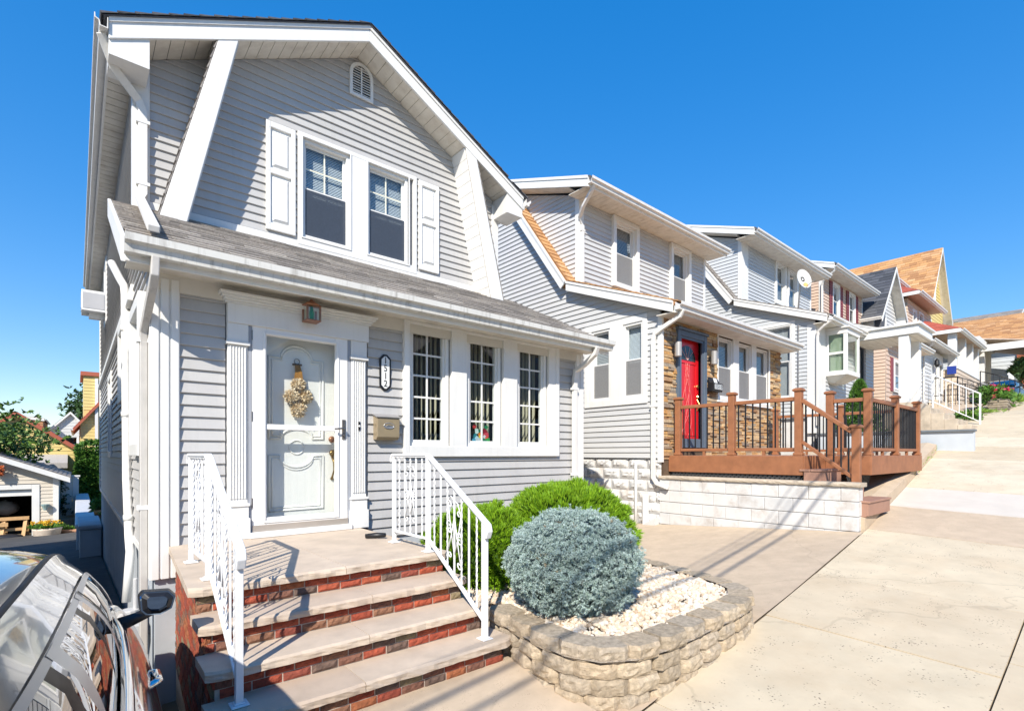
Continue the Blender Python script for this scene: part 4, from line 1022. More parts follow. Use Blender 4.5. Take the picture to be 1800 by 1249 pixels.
def handrail(X, Y, label):
    """Y: (landing back post, landing front post, bottom post)"""
    yb, yk, yf = Y; zl, zf = 0.872, 0.384
    r = thing('handrail', label, 'handrail', (X, yk, zl), 'white iron handrails of the brick steps')
    tz = [1.63, 1.63, 1.185]; bz = [0.975, 0.955, 0.50]
    for (y, z0, z1, s) in ((yb, zl, tz[0], .03), (yk, zl, tz[1], .034), (yf, zf, tz[2], .036)):
        m_ = MB().box(X - s / 2, X + s / 2, y - s / 2, y + s / 2, z0, z1); m_.box(X - .042, X + .042, y - .042, y + .042, z0, z0 + 0.008); m_.box(X - .026, X + .026, y - .026, y + .026, z0 + .008, z0 + 0.016)
        m_.build('post', WHITE_METAL, r, bevel=0.003)
    zt = lambda y: tz[0] if y > yk else tz[1] + (tz[2] - tz[1]) * (yk - y) / (yk - yf)
    zb = lambda y: bz[0] if y > yk else bz[1] + (bz[2] - bz[1]) * (yk - y) / (yk - yf)
    # moulded top rail that curls over at both ends
    pts = [V(X, yb + 0.035, tz[0] - 0.055), V(X, yb + 0.035, tz[0] - 0.02), V(X, yb + 0.012, tz[0] + 0.012), V(X, yk + 0.02, tz[1] + 0.012), V(X, yk - 0.03, tz[1] - 0.008), V(X, yf + 0.01, tz[2] + 0.01), V(X, yf - 0.04, tz[2] - 0.02), V(X, yf - 0.052, tz[2] - 0.06), V(X, yf - 0.03, tz[2] - 0.11)]
    m_ = MB().rect_tube(pts, 0.046, 0.02); tr = m_.build('top_rail', WHITE_METAL, r, bevel=0.006, seg=3)
    MB().rect_tube([p + V(0, 0, -0.014) for p in pts[2:7]], 0.026, 0.016).build('rail_web', WHITE_METAL, tr)
    MB().rect_tube([V(X, yb, bz[0]), V(X, yk + 0.01, bz[0]), V(X, yk - 0.045, bz[1] - 0.005), V(X, yf, bz[2])], 0.03, 0.016).build('bottom_rail', WHITE_METAL, r, bevel=0.003)
    n1 = 5; L1 = yb - yk
    sc = []
    for i in range(1, n1 + 1):
        y = yb - L1 * i / (n1 + 1)
        (twist_bar((X, y, zb(y)), (X, y, zt(y)), 0.011, 3.5) if i % 2 else MB().box(X - .0055, X + .0055, y - .0055, y + .0055, zb(y), zt(y))).build('baluster', WHITE_METAL, r)
    n2 = 7; L2 = yk - yf
    for i in range(1, n2 + 1):
        y = yk - L2 * i / (n2 + 1)
        (twist_bar((X, y, zb(y)), (X, y, zt(y)), 0.011, 3.5) if i in (1, 3, 5, 7) else MB().box(X - .0055, X + .0055, y - .0055, y + .0055, zb(y), zt(y))).build('baluster', WHITE_METAL, r)
    for yc, sp, sl in ((yb - L1 * 0.5, L1 / 6, 0.0), (yk - L2 * 0.5, L2 / 8, (tz[1] - tz[2]) / L2)):
        zm = (zb(yc) + zt(yc)) / 2; mb = MB()
        for sg_ in (-1, 1):
            f = lambda u, v: V(X, yc + u, zm + v + u * sl)
            scroll(mb, f, sg_ * (sp * .92), 0.17, 0.026, 5.4, 1, sg_); scroll(mb, f, sg_ * (sp * .92), 0.02, 0.024, 5.4, 1, sg_); scroll(mb, f, sg_ * (sp * .92), -0.02, 0.024, 5.4, -1, sg_); scroll(mb, f, sg_ * (sp * .92), -0.20, 0.026, 5.4, -1, sg_)
            mb.tube([f(sg_ * sp * .92, 0.17), f(sg_ * sp * .6, 0.03), f(sg_ * 0.004, -0.16)], 0.0045, 6); mb.tube([f(sg_ * sp * .92, -0.20), f(sg_ * sp * .45, -0.05), f(sg_ * .004, 0.10)], 0.0045, 6)
            mb.tube([f(sg_ * 0.004, 0.235), f(sg_ * sp * .5, 0.24), f(sg_ * sp * .92, 0.17)], 0.0045, 6)
        mb.build('scrollwork', WHITE_METAL, r, smooth=True)
    return r
handrail(0.625, (4.28, 3.64, 2.86), 'white wrought iron handrail on the driveway side of the steps')
handrail(2.13, (4.10, 3.53, 2.79), 'white wrought iron handrail on the shrub side of the steps')
# rolled mat end and hose at the corner of the landing
mt = MB().tube([(2.02, 4.45, 0.895), (2.10, 4.40, 0.90), (2.16, 4.33, 0.905)], [0.02, 0.026, 0.02], 8)
tag(mt.build('black_hose_end', BLACK, smooth=True), 'short black rubber piece lying at the corner of the landing', 'hose end')

# ================================================================== planter of retaining blocks
PATH = [(2.335, 3.06), (2.30, 2.75), (2.25, 2.42), (2.24, 2.14), (2.33, 1.94), (2.52, 1.825), (2.80, 1.79), (3.10, 1.79), (3.45, 1.805), (3.80, 1.81), (4.14, 1.86), (4.40, 2.0), (4.53, 2.25), (4.62, 2.55), (4.70, 2.9), (4.77, 3.3), (4.83, 3.8), (4.86, 4.4), (4.87, 5.14)]
seg = []; acc = [0.0]
for a, b in zip(PATH, PATH[1:]): acc.append(acc[-1] + math.dist(a, b))
def path_at(s):
    s = min(max(s, 0.0), acc[-1] - 1e-6)
    for i in range(len(acc) - 1):
        if s <= acc[i + 1]:
            t = (s - acc[i]) / (acc[i + 1] - acc[i]); a, b = PATH[i], PATH[i + 1]
            return V(a[0] + (b[0] - a[0]) * t, a[1] + (b[1] - a[1]) * t, 0)
PL = thing('retaining_wall', 'curved low planter wall of tan split-face blocks beside the brick steps', 'planter wall', (3.2, 2.2, 0.2))
def block(p, q, zt, h, depth, rr):
    """split-face wall block between path points p and q (outer face), tapered towards the back"""
    t = (q - p).normalized(); nrm = V(t.y, -t.x, 0)          # outward
    mb = MB(); T = []
    L = (q - p).length; nx, nz = 6, 4
    bev = min(0.04, L * .2)
    for j in range(nz + 1):
        for i in range(nx + 1):
            u = i / nx; w = j / nz
            e = min(u, 1 - u) * L
            bulge = -0.042 * max(0, 1 - e / bev) ** 1.4 - (0.010 if j in (0, nz) else 0)
            rz = rr.uniform(-.007, .008) if 0 < i < nx and 0 < j < nz else rr.uniform(-.003, .003)
            c = p + t * (L * u) + nrm * (bulge + rz)
            zz = zt - h + h * w + (rr.uniform(-.003, .003) if j in (0, nz) else 0)
            T.append((c.x, c.y, zz))
    F = [(j * (nx + 1) + i, j * (nx + 1) + i + 1, (j + 1) * (nx + 1) + i + 1, (j + 1) * (nx + 1) + i) for j in range(nz) for i in range(nx)]
    o = len(T); b0 = p + t * (L * .10) - nrm * depth; b1 = p + t * (L * .90) - nrm * depth
    T += [(b0.x, b0.y, zt - h), (b1.x, b1.y, zt - h), (b1.x, b1.y, zt), (b0.x, b0.y, zt)]
    F += [tuple(range(nx + 1))[::-1] + (o, o + 1), tuple(range(nz * (nx + 1), (nz + 1) * (nx + 1))) + (o + 2, o + 3), (o,) + tuple(k * (nx + 1) for k in range(nz + 1)) + (o + 3,), (o + 2,) + tuple(k * (nx + 1) + nx for k in range(nz, -1, -1)) + (o + 1,)]
    return mb.add(T, F)
for c in range(6):
    zt = 0.505 - c * 0.0985; s = -0.14 * (c % 2) + 0.03 * c; k = 0
    while s < acc[-1] - 0.05:
        rr = random.Random(c * 100 + k); L = 0.27 + rr.uniform(-.03, .03); g = 0.011
        a, b = path_at(s + g), path_at(s + L - g); mid = path_at(s + L / 2)
        gnd = min(apron_z(mid.x, mid.y) if mid.x < 2.5 else 9, walk_z(mid.x, mid.y) if mid.y < Ye(mid.x) + .2 else pave_z(mid.x, mid.y))
        if zt > gnd + 0.005 and (b - a).length > 0.1:
            off = rr.uniform(-.007, .007); t = (b - a).normalized(); nv = V(t.y, -t.x, 0) * off
            block(a + nv, b + nv, zt, 0.093, 0.20, rr).build('block', BLOCK, PL)
        s += L; k += 1
def inside(x, y, poly):
    c = False; n = len(poly)
    for i in range(n):
        (x0, y0), (x1, y1) = poly[i], poly[(i + 1) % n]
        if (y0 > y) != (y1 > y) and x < x0 + (x1 - x0) * (y - y0) / (y1 - y0): c = not c
    return c
bedpoly = PATH + [(2.28, 5.14)]
bed_o = MB().add([(x, y, 0.43) for x, y in bedpoly], [tuple(range(len(bedpoly)))]).build('planting_bed', BEDM)
tag(bed_o, kind='structure')
ico = [(0, 0, 1)] + [(0.894 * math.cos(2 * math.pi * i / 5), 0.894 * math.sin(2 * math.pi * i / 5), 0.447) for i in range(5)] + [(0.894 * math.cos(2 * math.pi * (i + .5) / 5), 0.894 * math.sin(2 * math.pi * (i + .5) / 5), -0.447) for i in range(5)] + [(0, 0, -1)]
icof = [(0, 1 + i, 1 + (i + 1) % 5) for i in range(5)] + [(1 + i, 6 + i, 1 + (i + 1) % 5) for i in range(5)] + [(1 + (i + 1) % 5, 6 + i, 6 + (i + 1) % 5) for i in range(5)] + [(11, 6 + (i + 1) % 5, 6 + i) for i in range(5)]
peb = MB(); cnt = 0
while cnt < 7500:
    x, y = random.uniform(2.25, 4.85), random.uniform(1.85, 5.1)
    if y > 3.6 and random.random() < 0.85: continue
    if not inside(x, y, bedpoly): continue
    p = V(x, y, 0)
    dmin = 9
    for a, b in zip(PATH, PATH[1:]):
        ab = V(b[0] - a[0], b[1] - a[1], 0); t = max(0, min(1, (p - V(a[0], a[1], 0)).dot(ab) / ab.length_squared)); dmin = min(dmin, (V(a[0], a[1], 0) + ab * t - p).length)
    if dmin < 0.19: continue
    dmin -= 0.18
    r = random.uniform(0.014, 0.031); sc = V(random.uniform(.8, 1.3), random.uniform(.7, 1.1), random.uniform(.6, .9)) * r
    M_ = Matrix.Rotation(random.uniform(0, 6.28), 3, 'Z') @ Matrix.Rotation(random.uniform(-.6, .6), 3, 'X')
    zc = 0.462 + min(0.045, dmin * 0.10) + random.uniform(-.006, .026)
    if cnt > 4550: zc += 0.0
    peb.add([V(x, y, zc) + M_ @ V(v[0] * sc.x * random.uniform(.8, 1.15), v[1] * sc.y * random.uniform(.8, 1.15), v[2] * sc.z) for v in ico], icof); cnt += 1
tag(peb.build('white_gravel', PEBBLE), kind='stuff')
# ------------------------------------------------------------------ shrubs
def shrub(name, label, cat, c, ax, n, nb, L, w, spread, m, flat=0.0, up=0.0, jag=0.12, freq=3.0, layers=(0.93, 1.02), group=None, lo=-0.75):
    root = thing(name, label, cat, (c[0], c[1], c[2] - ax[2]), group)
    c = V(c); mb = MB()
    for i in range(n):
        d = rnd_dir()
        if d.z < lo: continue
        rad = random.uniform(*layers) * (1 + jag * noise.noise(d * freq + c * 3) + jag * .6 * noise.noise(d * freq * 3 + c))
        p = c + V(d.x * ax[0], d.y * ax[1], d.z * ax[2]) * rad
        nr = V(d.x / ax[0], d.y / ax[1], d.z / ax[2]).normalized()
        tuft(mb, p - nr * L * .5, (nr + V(0, 0, up) + rnd_dir() * .25).normalized(), nb, L, w, spread)
    mb.build('foliage', m, root)
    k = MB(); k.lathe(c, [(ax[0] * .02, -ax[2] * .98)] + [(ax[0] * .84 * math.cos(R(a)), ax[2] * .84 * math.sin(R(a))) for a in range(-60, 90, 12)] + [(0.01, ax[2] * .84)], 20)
    k.build('foliage_core', mat('shrub_core_%s' % m.name, {'juniper_foliage': (0.03, 0.075, 0.004), 'blue_spruce_foliage': (0.07, 0.10, 0.10)}.get(m.name, (0.02, 0.05, 0.008)), 0.95, 0.3, 20), root, smooth=True)  # solid dark core that keeps the foliage opaque
    st = MB()
    for i in range(7):
        a = random.uniform(0, 6.28); st.tube([c + V(0, 0, -ax[2] - 0.08), c + V(math.cos(a) * ax[0] * .3, math.sin(a) * ax[1] * .3, -ax[2] * .5), c + V(math.cos(a) * ax[0] * .6, math.sin(a) * ax[1] * .6, 0)], [0.02, 0.013, 0.006], 5)
    st.build('stems', BARK, root)
    return root
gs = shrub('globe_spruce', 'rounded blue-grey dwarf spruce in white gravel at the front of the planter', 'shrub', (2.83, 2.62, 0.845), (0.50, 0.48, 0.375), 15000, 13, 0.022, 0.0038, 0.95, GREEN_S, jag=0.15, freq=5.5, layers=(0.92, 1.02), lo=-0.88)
mb = MB()
for i in range(70):
    d = rnd_dir()
    if d.z > -.3:
        p = V(2.83, 2.62, .845) + V(d.x * .50, d.y * .48, d.z * .375) * random.uniform(.9, 1.02); tuft(mb, p, (d + rnd_dir() * .3).normalized(), random.choice((5, 8, 12)), .03, .004, .9)
tag(mb.build('dry_tips', mat('dry_needles', (0.30, 0.22, 0.13), .8, .3, 20), gs), kind='stuff')
mb = MB()
for i in range(45):
    d = rnd_dir(); d.z = abs(d.z) * .8; d.normalize(); p = V(2.83, 2.62, .845) + V(d.x * .50, d.y * .48, d.z * .375) * 1.0
    for k in range(4): tuft(mb, p + d * k * .014, (d + V(0, 0, .3)).normalized(), 9, .02, .0035, .8)
tag(mb.build('shoots', GREEN_S, gs), kind='stuff')
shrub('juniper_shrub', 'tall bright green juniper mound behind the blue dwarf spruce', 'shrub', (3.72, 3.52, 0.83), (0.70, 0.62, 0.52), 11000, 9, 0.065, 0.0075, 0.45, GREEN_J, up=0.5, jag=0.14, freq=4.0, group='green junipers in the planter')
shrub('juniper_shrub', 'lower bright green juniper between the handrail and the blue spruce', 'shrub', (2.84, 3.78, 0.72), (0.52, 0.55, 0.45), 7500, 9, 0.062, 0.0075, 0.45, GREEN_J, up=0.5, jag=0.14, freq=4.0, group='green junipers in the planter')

# ================================================================== the row of dormered houses (2, 3, 4)
def dormer_house(name, label, x0, x1, dz, sid, roofm, base, joined=False, pitch=0.102, trim=WHITE, holes_side=(), holes_front=(), holes_dorm=(), dpost=0.12, fm=SHEATH, xp=None, gm_=GUTTER_C):
    xp = xp or x1 - 0.25
    h = thing(name, label, 'house', ((x0 + x1) / 2, 8, base), 'row houses up the hill')
    f = left(x0); zb = 1.57 + dz
    Pz = lambda *p: [(y, z + dz) for y, z in p]
    side = [(5.2, zb), (17, zb)] + Pz((17, 5.0), (14.5, 5.3), (12.8, 7.6), (11, 8.35), (9.02, 7.50), (7.40, 5.09), (5.2, 4.20))
    w = wall(h, f, side, holes_side)
    siding(w, f, [(5.22, zb)] + side[1:], zb, pitch, holes_side, sid, joined=joined)
    wall(h, right(x1), [(7.3, zb - 2), (17, zb - 2)] + Pz((17, 5.0), (11, 8.35), (7.3, 7.0)), m=sid, name='wall')
    wall(h, right(xp), [(5.2, zb - 2), (7.3, zb - 2)] + Pz((7.3, 5.0), (5.2, 4.2)), m=sid, name='wall')
    wall(h, back(17), [(x0, zb - 2), (x1, zb - 2), (x1, 5.0 + dz), (x0, 5.0 + dz)], m=sid, name='wall')
    wf = wall(h, front(5.2), [(x0, zb - 1.2), (xp, zb - 1.2), (xp, 4.2 + dz), (x0, 4.2 + dz)], holes_front, fm)
    MB().box(x0 + 0.06, x1, 5.25, 17, base - 0.8, zb - 0.003).build('foundation', PAINTB, h)
    xl = x0 - 0.16
    # flared porch roof and the steep slope beside the dormer
    pr = MB(); pr.prism([(xl, *p) for p in Pz((4.82, 4.235), (7.35, 5.225), (7.35, 5.16), (4.82, 4.16))], (xp + 0.12 - xl, 0, 0)); po = pr.build('porch_roof', roofm, h, fixn=True)
    shingles(po, (xl, 4.79, 4.236 + dz), (xp + .12, 4.79, 4.236 + dz), (xp + .12, 7.32, 5.23 + dz), (xl, 7.32, 5.23 + dz), 0.15, 0.33, roofm)
    sr = MB(); sr.prism([(xl, *p) for p in Pz((7.35, 5.22), (9.15, 7.66), (9.27, 7.57), (7.47, 5.13))], (0.55, 0, 0)); so = sr.build('steep_roof', roofm, h, fixn=True)
    shingles(so, (xl, 7.34, 5.23 + dz), (xl + .55, 7.34, 5.23 + dz), (xl + .55, 9.14, 7.67 + dz), (xl, 9.14, 7.67 + dz), 0.15, 0.3, roofm)
    # rake boards along the side of the roof, with soffit
    pts = Pz((4.86, 4.245), (7.36, 5.215), (9.16, 7.66))
    for (a, b), (c, d) in zip(pts, pts[1:]):
        q = 0.19; nv = V(0, -(d - b), c - a).normalized() * -q
        if nv.z > 0: nv = -nv
        if abs(d - b) > abs(c - a): nv = V(0, 0.155, -0.115)
        else: nv = V(0, 0, -q)
        mb = MB(); mb.prism([(xl - 0.03, a, b), (xl - 0.03, c, d), (xl - .03, c + nv.y, d + nv.z), (xl - 0.03, a + nv.y, b + nv.z)], (0.03, 0, 0)); mb.build('rake_board', trim, h, fixn=True, bevel=0.005 if not joined else 0)
        mb = MB(); mb.prism([(xl, a + nv.y * .9, b + nv.z * .9), (xl, c + nv.y * .9, d + nv.z * .9), (x0, c + nv.y * .9, d + nv.z * .9), (x0, a + nv.y * .9, b + nv.z * .9)], (0, 0, 0.012)); mb.build('soffit', SOFFIT, h, fixn=True)
        mb = MB(); mb.prism([(xl - 0.045, a, b + 0.01), (xl - 0.045, c, d + 0.01), (xl - .045, c + nv.y * .25, d + nv.z * .25 + .01), (xl - 0.045, a + nv.y * .25, b + nv.z * .25 + .01)], (0.014, 0, 0)); mb.build('drip_edge', trim, h, fixn=True)
    # dormer
    xd = x0 + 0.16; fdl = left(xd); fdf = front(7.3)
    dp = Pz((7.3, 5.16), (7.3, 7.08), (9.6, 7.95), (9.2, 7.62))
    wd = wall(h, fdl, dp, name='dormer_wall'); siding(wd, fdl, dp, 5.18 + dz, pitch, (), sid, joined=joined)
    df = [(xd, 5.12 + dz), (x1, 5.12 + dz), (x1, 7.08 + dz), (xd, 7.08 + dz)]
    wq = wall(h, fdf, df, holes_dorm, name='dormer_wall'); siding(wq, fdf, [(xd + .1, 5.2 + dz), (x1 - .06, 5.2 + dz), (x1 - .06, 7.08 + dz), (xd + .1, 7.08 + dz)], 5.2 + dz, pitch, [(a - .08, b + .08, c - .08, d + .08) for a, b, c, d in holes_dorm], sid, joined=joined)
    MB().box(xd - 0.028, xd + dpost, 7.272, 7.39, 5.15 + dz, 7.06 + dz).build('corner_post', trim, h, bevel=0.006)
    MB().box(x1 - 0.07, x1 + 0.02, 7.272, 7.36, 5.15 + dz, 7.06 + dz).build('corner_post', trim, h)
    # upper roof over the dormer
    xr = x1 + 0.22
    ur = MB(); ur.prism([(xl, *p) for p in Pz((6.72, 7.165), (11, 8.74), (11, 8.67), (6.72, 7.095))], (xr - xl, 0, 0)); ur.prism([(xl, *p) for p in Pz((11, 8.74), (15.2, 7.2), (15.2, 7.13), (11, 8.67))], (xr - xl, 0, 0)); uo = ur.build('roof', SHING_B, h, fixn=True)
    mb = MB(); mb.prism([(xl - 0.03, *p) for p in Pz((6.76, 7.15), (10.98, 8.70), (10.98, 8.50), (6.76, 6.95))], (0.03, 0, 0)); mb.build('rake_board', trim, h, fixn=True, bevel=0.005 if not joined else 0)
    mb = MB(); mb.prism([(xl - 0.045, *p) for p in Pz((6.75, 7.165), (10.98, 8.72), (10.98, 8.66), (6.75, 7.105))], (0.014, 0, 0)); mb.build('drip_edge', trim, h, fixn=True)
    mb = MB(); mb.prism([(xl, *p) for p in Pz((7.3, 7.16), (10.9, 8.48), (10.9, 8.46), (7.3, 7.14))], (xd - xl, 0, 0)); mb.build('soffit', SOFFIT, h, fixn=True)
    n = int((xr - xl) / (0.15 if not joined else 0.3))
    planks(h, 'soffit_panel', (xl + .005, 6.80, 6.99 + dz), (xr, 6.80, 6.99 + dz), (xr, 7.31, 6.99 + dz), (xl + .005, 7.31, 6.99 + dz), n, 0.008, 0.012, SOFFIT, (0, 0, 1), joined=joined)
    MB().box(xl, xr, 6.755, 6.785, 6.96 + dz, 7.12 + dz).build('eave_fascia', trim, h)
    gutter(h, (xl - .02, 6.755, 7.125 + dz), (xr, 6.755, 7.125 + dz), (0, -1, 0), gm_, 0.12)
    MB().box(xl, xp + .12, 4.815, 4.845, 4.05 + dz, 4.20 + dz).build('porch_fascia', trim, h)
    MB().box(xl, xp + .12, 4.845, 5.2, 4.06 + dz, 4.075 + dz).build('soffit', SOFFIT, h)
    gutter(h, (xl - .02, 4.815, 4.215 + dz), (xp + .14, 4.815, 4.215 + dz), (0, -1, 0), gm_, 0.125)
    return h, f, fdf
def cased_window(h, f, a, b, z0, z1, cw=0.09, proud=0.035, **k):
    c = MB(); ring(c, f, a - cw, b + cw, z0 - cw, z1 + cw, cw + 0.004, 0.0, proud); c.build('window_casing', WHITE, h, bevel=0.005)
    w = window(h, f, a, b, z0, z1, **k); room_box(h, f, a, b, z0, z1); return w
# ------------------------------------------------------------------ house 2
S2 = [(6.325, 6.80, 2.70, 4.08), (5.575, 6.02, 2.70, 4.08)]
D2 = [(9.22, 9.98, 5.50, 6.88), (11.52, 12.26, 5.50, 6.88)]
F2 = [(8.44, 9.26, 1.80, 3.80), (9.92, 12.2, 2.78, 4.02)]
H2, f2, f2d = dormer_house('house', 'pale dormered house with red front door, stone-clad porch front and brown deck', 7.91, 13.15, 0.0, SIDING2, SHING_O, 0.3, holes_side=S2, holes_front=F2, holes_dorm=D2, fm=mat('stone_backing', (0.12, 0.08, 0.05), 0.95, 0.2), xp=12.87)
for a, b, z0, z1 in S2: window(H2, f2, a, b, z0, z1, 'hung', None, 'shade' if a > 6 else 'horizontal', SCREEN2, d=-0.01); room_box(H2, f2, a, b, z0, z1)
c = MB(); ring(c, f2, 5.48, 6.98, 2.57, 4.20, 0.10, 0.0, 0.04, wb=0.13, wt=0.12); fbox(c, f2, 6.02, 6.325, 2.69, 4.09, 0.0, 0.04); fbox(c, f2, 6.80, 6.90, 2.69, 4.09, 0, .036); c.build('window_casing', WHITE, H2, bevel=0.005)
for a, b, z0, z1 in D2: cased_window(H2, f2d, a, b, z0, z1, 0.10, 0.09, style='hung', grid=None, blind='shade', screen=SCREEN2, d=-0.02)
# rock-faced foundation blocks, painted
def rock_mesh(seed, L=0.40, D=0.06, H=0.195):
    mb = MB(); nx, nz = 9, 6; T = []; rr = random.Random(seed)
    for j in range(nz + 1):
        for i in range(nx + 1):
            e = min(i, nx - i, (j) * 1.3, (nz - j) * 1.3); d = 0.03 if e < 0.5 else 0.012 if e < 1.5 else rr.uniform(-0.022, 0.004)
            T.append((L * i / nx, d, H * j / nz))
    F = [(j * (nx + 1) + i, j * (nx + 1) + i + 1, (j + 1) * (nx + 1) + i + 1, (j + 1) * (nx + 1) + i) for j in range(nz) for i in range(nx)]
    return mesh_of(mb.add(T, F), 'foundation_block', PAINTB)
RM = [rock_mesh(40 + k) for k in range(5)]
fb = MB().box(7.946, 7.956, 5.2, 10.0, 0.0, 1.56).build('block_face', PAINTB, H2)
for r in range(7):
    z = 0.16 + r * 0.203; y = 9.6 - (0.2 if r % 2 else 0)
    while y > 5.2:
        L = min(0.40, y - 5.2)
        if L > 0.1: inst('foundation_block', random.choice(RM), fb, (7.912, y, z), rot=(0, 0, R(-90)), scale=((L - 0.008) / 0.4, 1, 1))
        y -= 0.408
# stone veneer on the porch front
fr2 = front(5.2)
sv = MB(); z = 1.55; holes = [(8.36, 9.34, 1.5, 3.90), (9.84, 12.28, 2.72, 4.1)]
while z < 4.06:
    hh = random.uniform(0.035, 0.07)
    for (a0, a1, b0, b1) in bands([(7.93, 1.5), (12.87, 1.5), (12.87, 4.2), (7.93, 4.2)], z, min(z + hh, 4.07), holes):
        x = a0
        while x < a1 - 0.01:
            L = min(random.uniform(0.10, 0.34), a1 - x)
            if L > 0.02:
                p = random.uniform(0.012, 0.045); q = random.uniform(-.008, .008)
                A = [fr2(x + .002, z + .002, p), fr2(x + L - .002, z + .002, p + q), fr2(x + L - .002, z + hh - .002, p + q - .004), fr2(x + .002, z + hh - .002, p - .004)]
                B = [fr2(x + .002, z + .002, 0), fr2(x + L - .002, z + .002, 0), fr2(x + L - .002, z + hh - .002, 0), fr2(x + .002, z + hh - .002, 0)]
                sv.add(A + B, [(0, 1, 2, 3), (4, 5, 1, 0), (5, 6, 2, 1), (6, 7, 3, 2), (7, 4, 0, 3)])
            x += L
    z += hh
sv = tag(sv.build('stone_veneer', STONE, H2), kind='stuff')
mb = MB(); fbox(mb, fr2, 7.88, 7.935, 1.5, 4.1, -0.06, 0.03); mb.build('corner_post', WHITE, H2)
# red door in a blue-grey storm frame
fr = MB(); ring(fr, fr2, 8.34, 9.36, 1.76, 3.92, 0.10, -0.02, 0.07, wb=0.03); sd = fr.build('door_frame', SLATE, H2, bevel=0.006)
fbox(MB(), fr2, 8.32, 9.38, 3.92, 3.965, 0.0, 0.10).build('frame_cap', SLATE, sd)
fd2 = front(5.26)
rd = fbox(MB(), fd2, 8.44, 9.26, 1.79, 3.82, -0.05, 0.0).build('door', RED, H2, bevel=0.004)
n = 10; A = [fd2(8.85 + 0.30 * math.cos(R(a)), 3.42 + 0.28 * math.sin(R(a)), 0.004) for a in range(0, 181, 18)]
MB().add(A, [tuple(range(len(A)))]).build('fanlight', mat('dark_lead_glass', (0.03, 0.035, 0.035), 0.1), rd)
for a in (45, 72, 108, 135): MB().tube([fd2(8.85, 3.42, 0.006), fd2(8.85 + 0.28 * math.cos(R(a)), 3.42 + 0.26 * math.sin(R(a)), 0.006)], 0.006, 5).build('lead_bar', mat('pink_lead', (0.6, 0.35, 0.33), 0.4), rd)
LS = mat('etched_line', (0.66, 0.16, 0.15), 0.4)
for s in (-1, 1):
    for amp, ph in ((0.15, 0), (0.09, 0.7), (0.19, 1.5)):
        pts = [fd2(8.85 + s * amp * math.sin(math.pi * (t / 24) * 2.0 + ph) * (0.35 + 0.65 * abs(math.cos(math.pi * t / 48))), 1.95 + 1.42 * t / 24, 0.005) for t in range(25)]
        MB().tube(pts, 0.0045, 5).build('etched_curve', LS, rd, smooth=True)
for z0, z1 in ((2.0, 3.36),):
    MB().tube([fd2(u, z, 0.004) for u, z in ((8.54, z0), (8.54, z1), (9.16, z1), (9.16, z0), (8.54, z0))], 0.008, 6).build('panel_moulding', RED, rd)
h_ = MB(); h_.lathe(fd2(9.19, 2.75, 0.05), [(0.025, 0.05), (0.035, 0.02), (0.02, 0)], 10, 1); h_.lathe(fd2(9.19, 2.95, 0.03), [(0.03, 0.03), (0.03, 0.0)], 10, 1); h_.tube([fd2(9.19, 2.7, .01), fd2(9.2, 2.6, .06), fd2(9.19, 2.48, .01)], 0.01, 6); h_.build('door_handle', mat('brass', (0.75, 0.50, 0.18), 0.25, metal=0.9), rd)
st_ = MB(); ring(st_, fr2, 8.44, 9.26, 1.79, 3.82, 0.04, 0.02, 0.05, wb=0.14); st_.build('storm_stile', SLATE, sd)
# three porch windows
c = MB(); ring(c, fr2, 9.84, 12.28, 2.72, 4.10, 0.05, -0.05, 0.03, wb=0.07); fbox(c, fr2, 10.52, 10.76, 2.78, 4.05, -.05, 0.028); fbox(c, fr2, 11.36, 11.58, 2.78, 4.05, -.05, 0.028); fbox(c, fr2, 9.80, 12.32, 2.69, 2.73, 0, 0.07)
c.build('window_casing', WHITE, H2, bevel=0.005)
for a, b in ((9.89, 10.52), (10.76, 11.36), (11.58, 12.23)): window(H2, fr2, a, b, 2.79, 4.04, 'hung', None, 'shade', SCREEN2, d=-0.03)
room_box(H2, fr2, 9.9, 12.2, 2.7, 4.1)
downspout(H2, [(7.86, 6.72, 7.02), (7.87, 6.78, 6.93), (7.92, 7.05, 6.72), (8.03, 7.24, 6.60), (8.12, 7.25, 6.46), (8.12, 7.25, 5.2)], ref=(1, 0, 0), straps=[(8.12, 7.25, 6.35)])
downspout(H2, [(7.86, 4.76, 4.10), (7.85, 4.80, 4.00), (7.85, 5.14, 3.86), (7.85, 5.30, 3.78), (7.85, 5.33, 3.66), (7.85, 5.33, 1.22), (7.85, 5.26, 1.13), (7.84, 5.02, 1.06)], ref=(0, 1, 0), straps=[(7.85, 5.33, 2.5)])
MB().rect_tube([(7.86, 5.50, 0.35), (7.86, 5.50, 0.92)], 0.09, 0.07, (0, 1, 0)).build('drain_stub', WHITE, H2, bevel=0.006)
MB().tube([(7.87, 5.72, 0.22), (7.87, 5.72, 1.52)], 0.026, 8).build('conduit', WHITE, H2, smooth=True)
mb = MB(); mb.prism([(7.905, 5.62, 0.30), (7.905, 5.25, 0.30), (7.905, 5.25, 0.52), (7.905, 5.4, 0.44)], (-0.12, 0, 0)); mb.build('splash_block', PAINTB, H2, fixn=True)
for (sx, sz) in ((8.22, 3.52), (9.50, 3.52)):
    s_ = thing('wall_sconce', 'grey cylinder wall light on the stone front, %s the red door' % ('downhill of' if sx < 9 else 'between the mailbox and'), 'wall light', (sx, 5.1, sz - .15), 'grey wall lights beside the red door')
    MB().lathe((sx, 5.06, sz - 0.13), [(0.055, 0), (0.062, 0.01), (0.062, 0.25), (0.055, 0.26)], 14).build('shade', mat('grey_metal_shade', (0.42, 0.40, 0.38), 0.4, 0.05, metal=0.4), s_, smooth=False)
    MB().box(sx - 0.03, sx + 0.03, 5.09, 5.17, sz - 0.04, sz + 0.04).build('bracket', BLACK, s_)
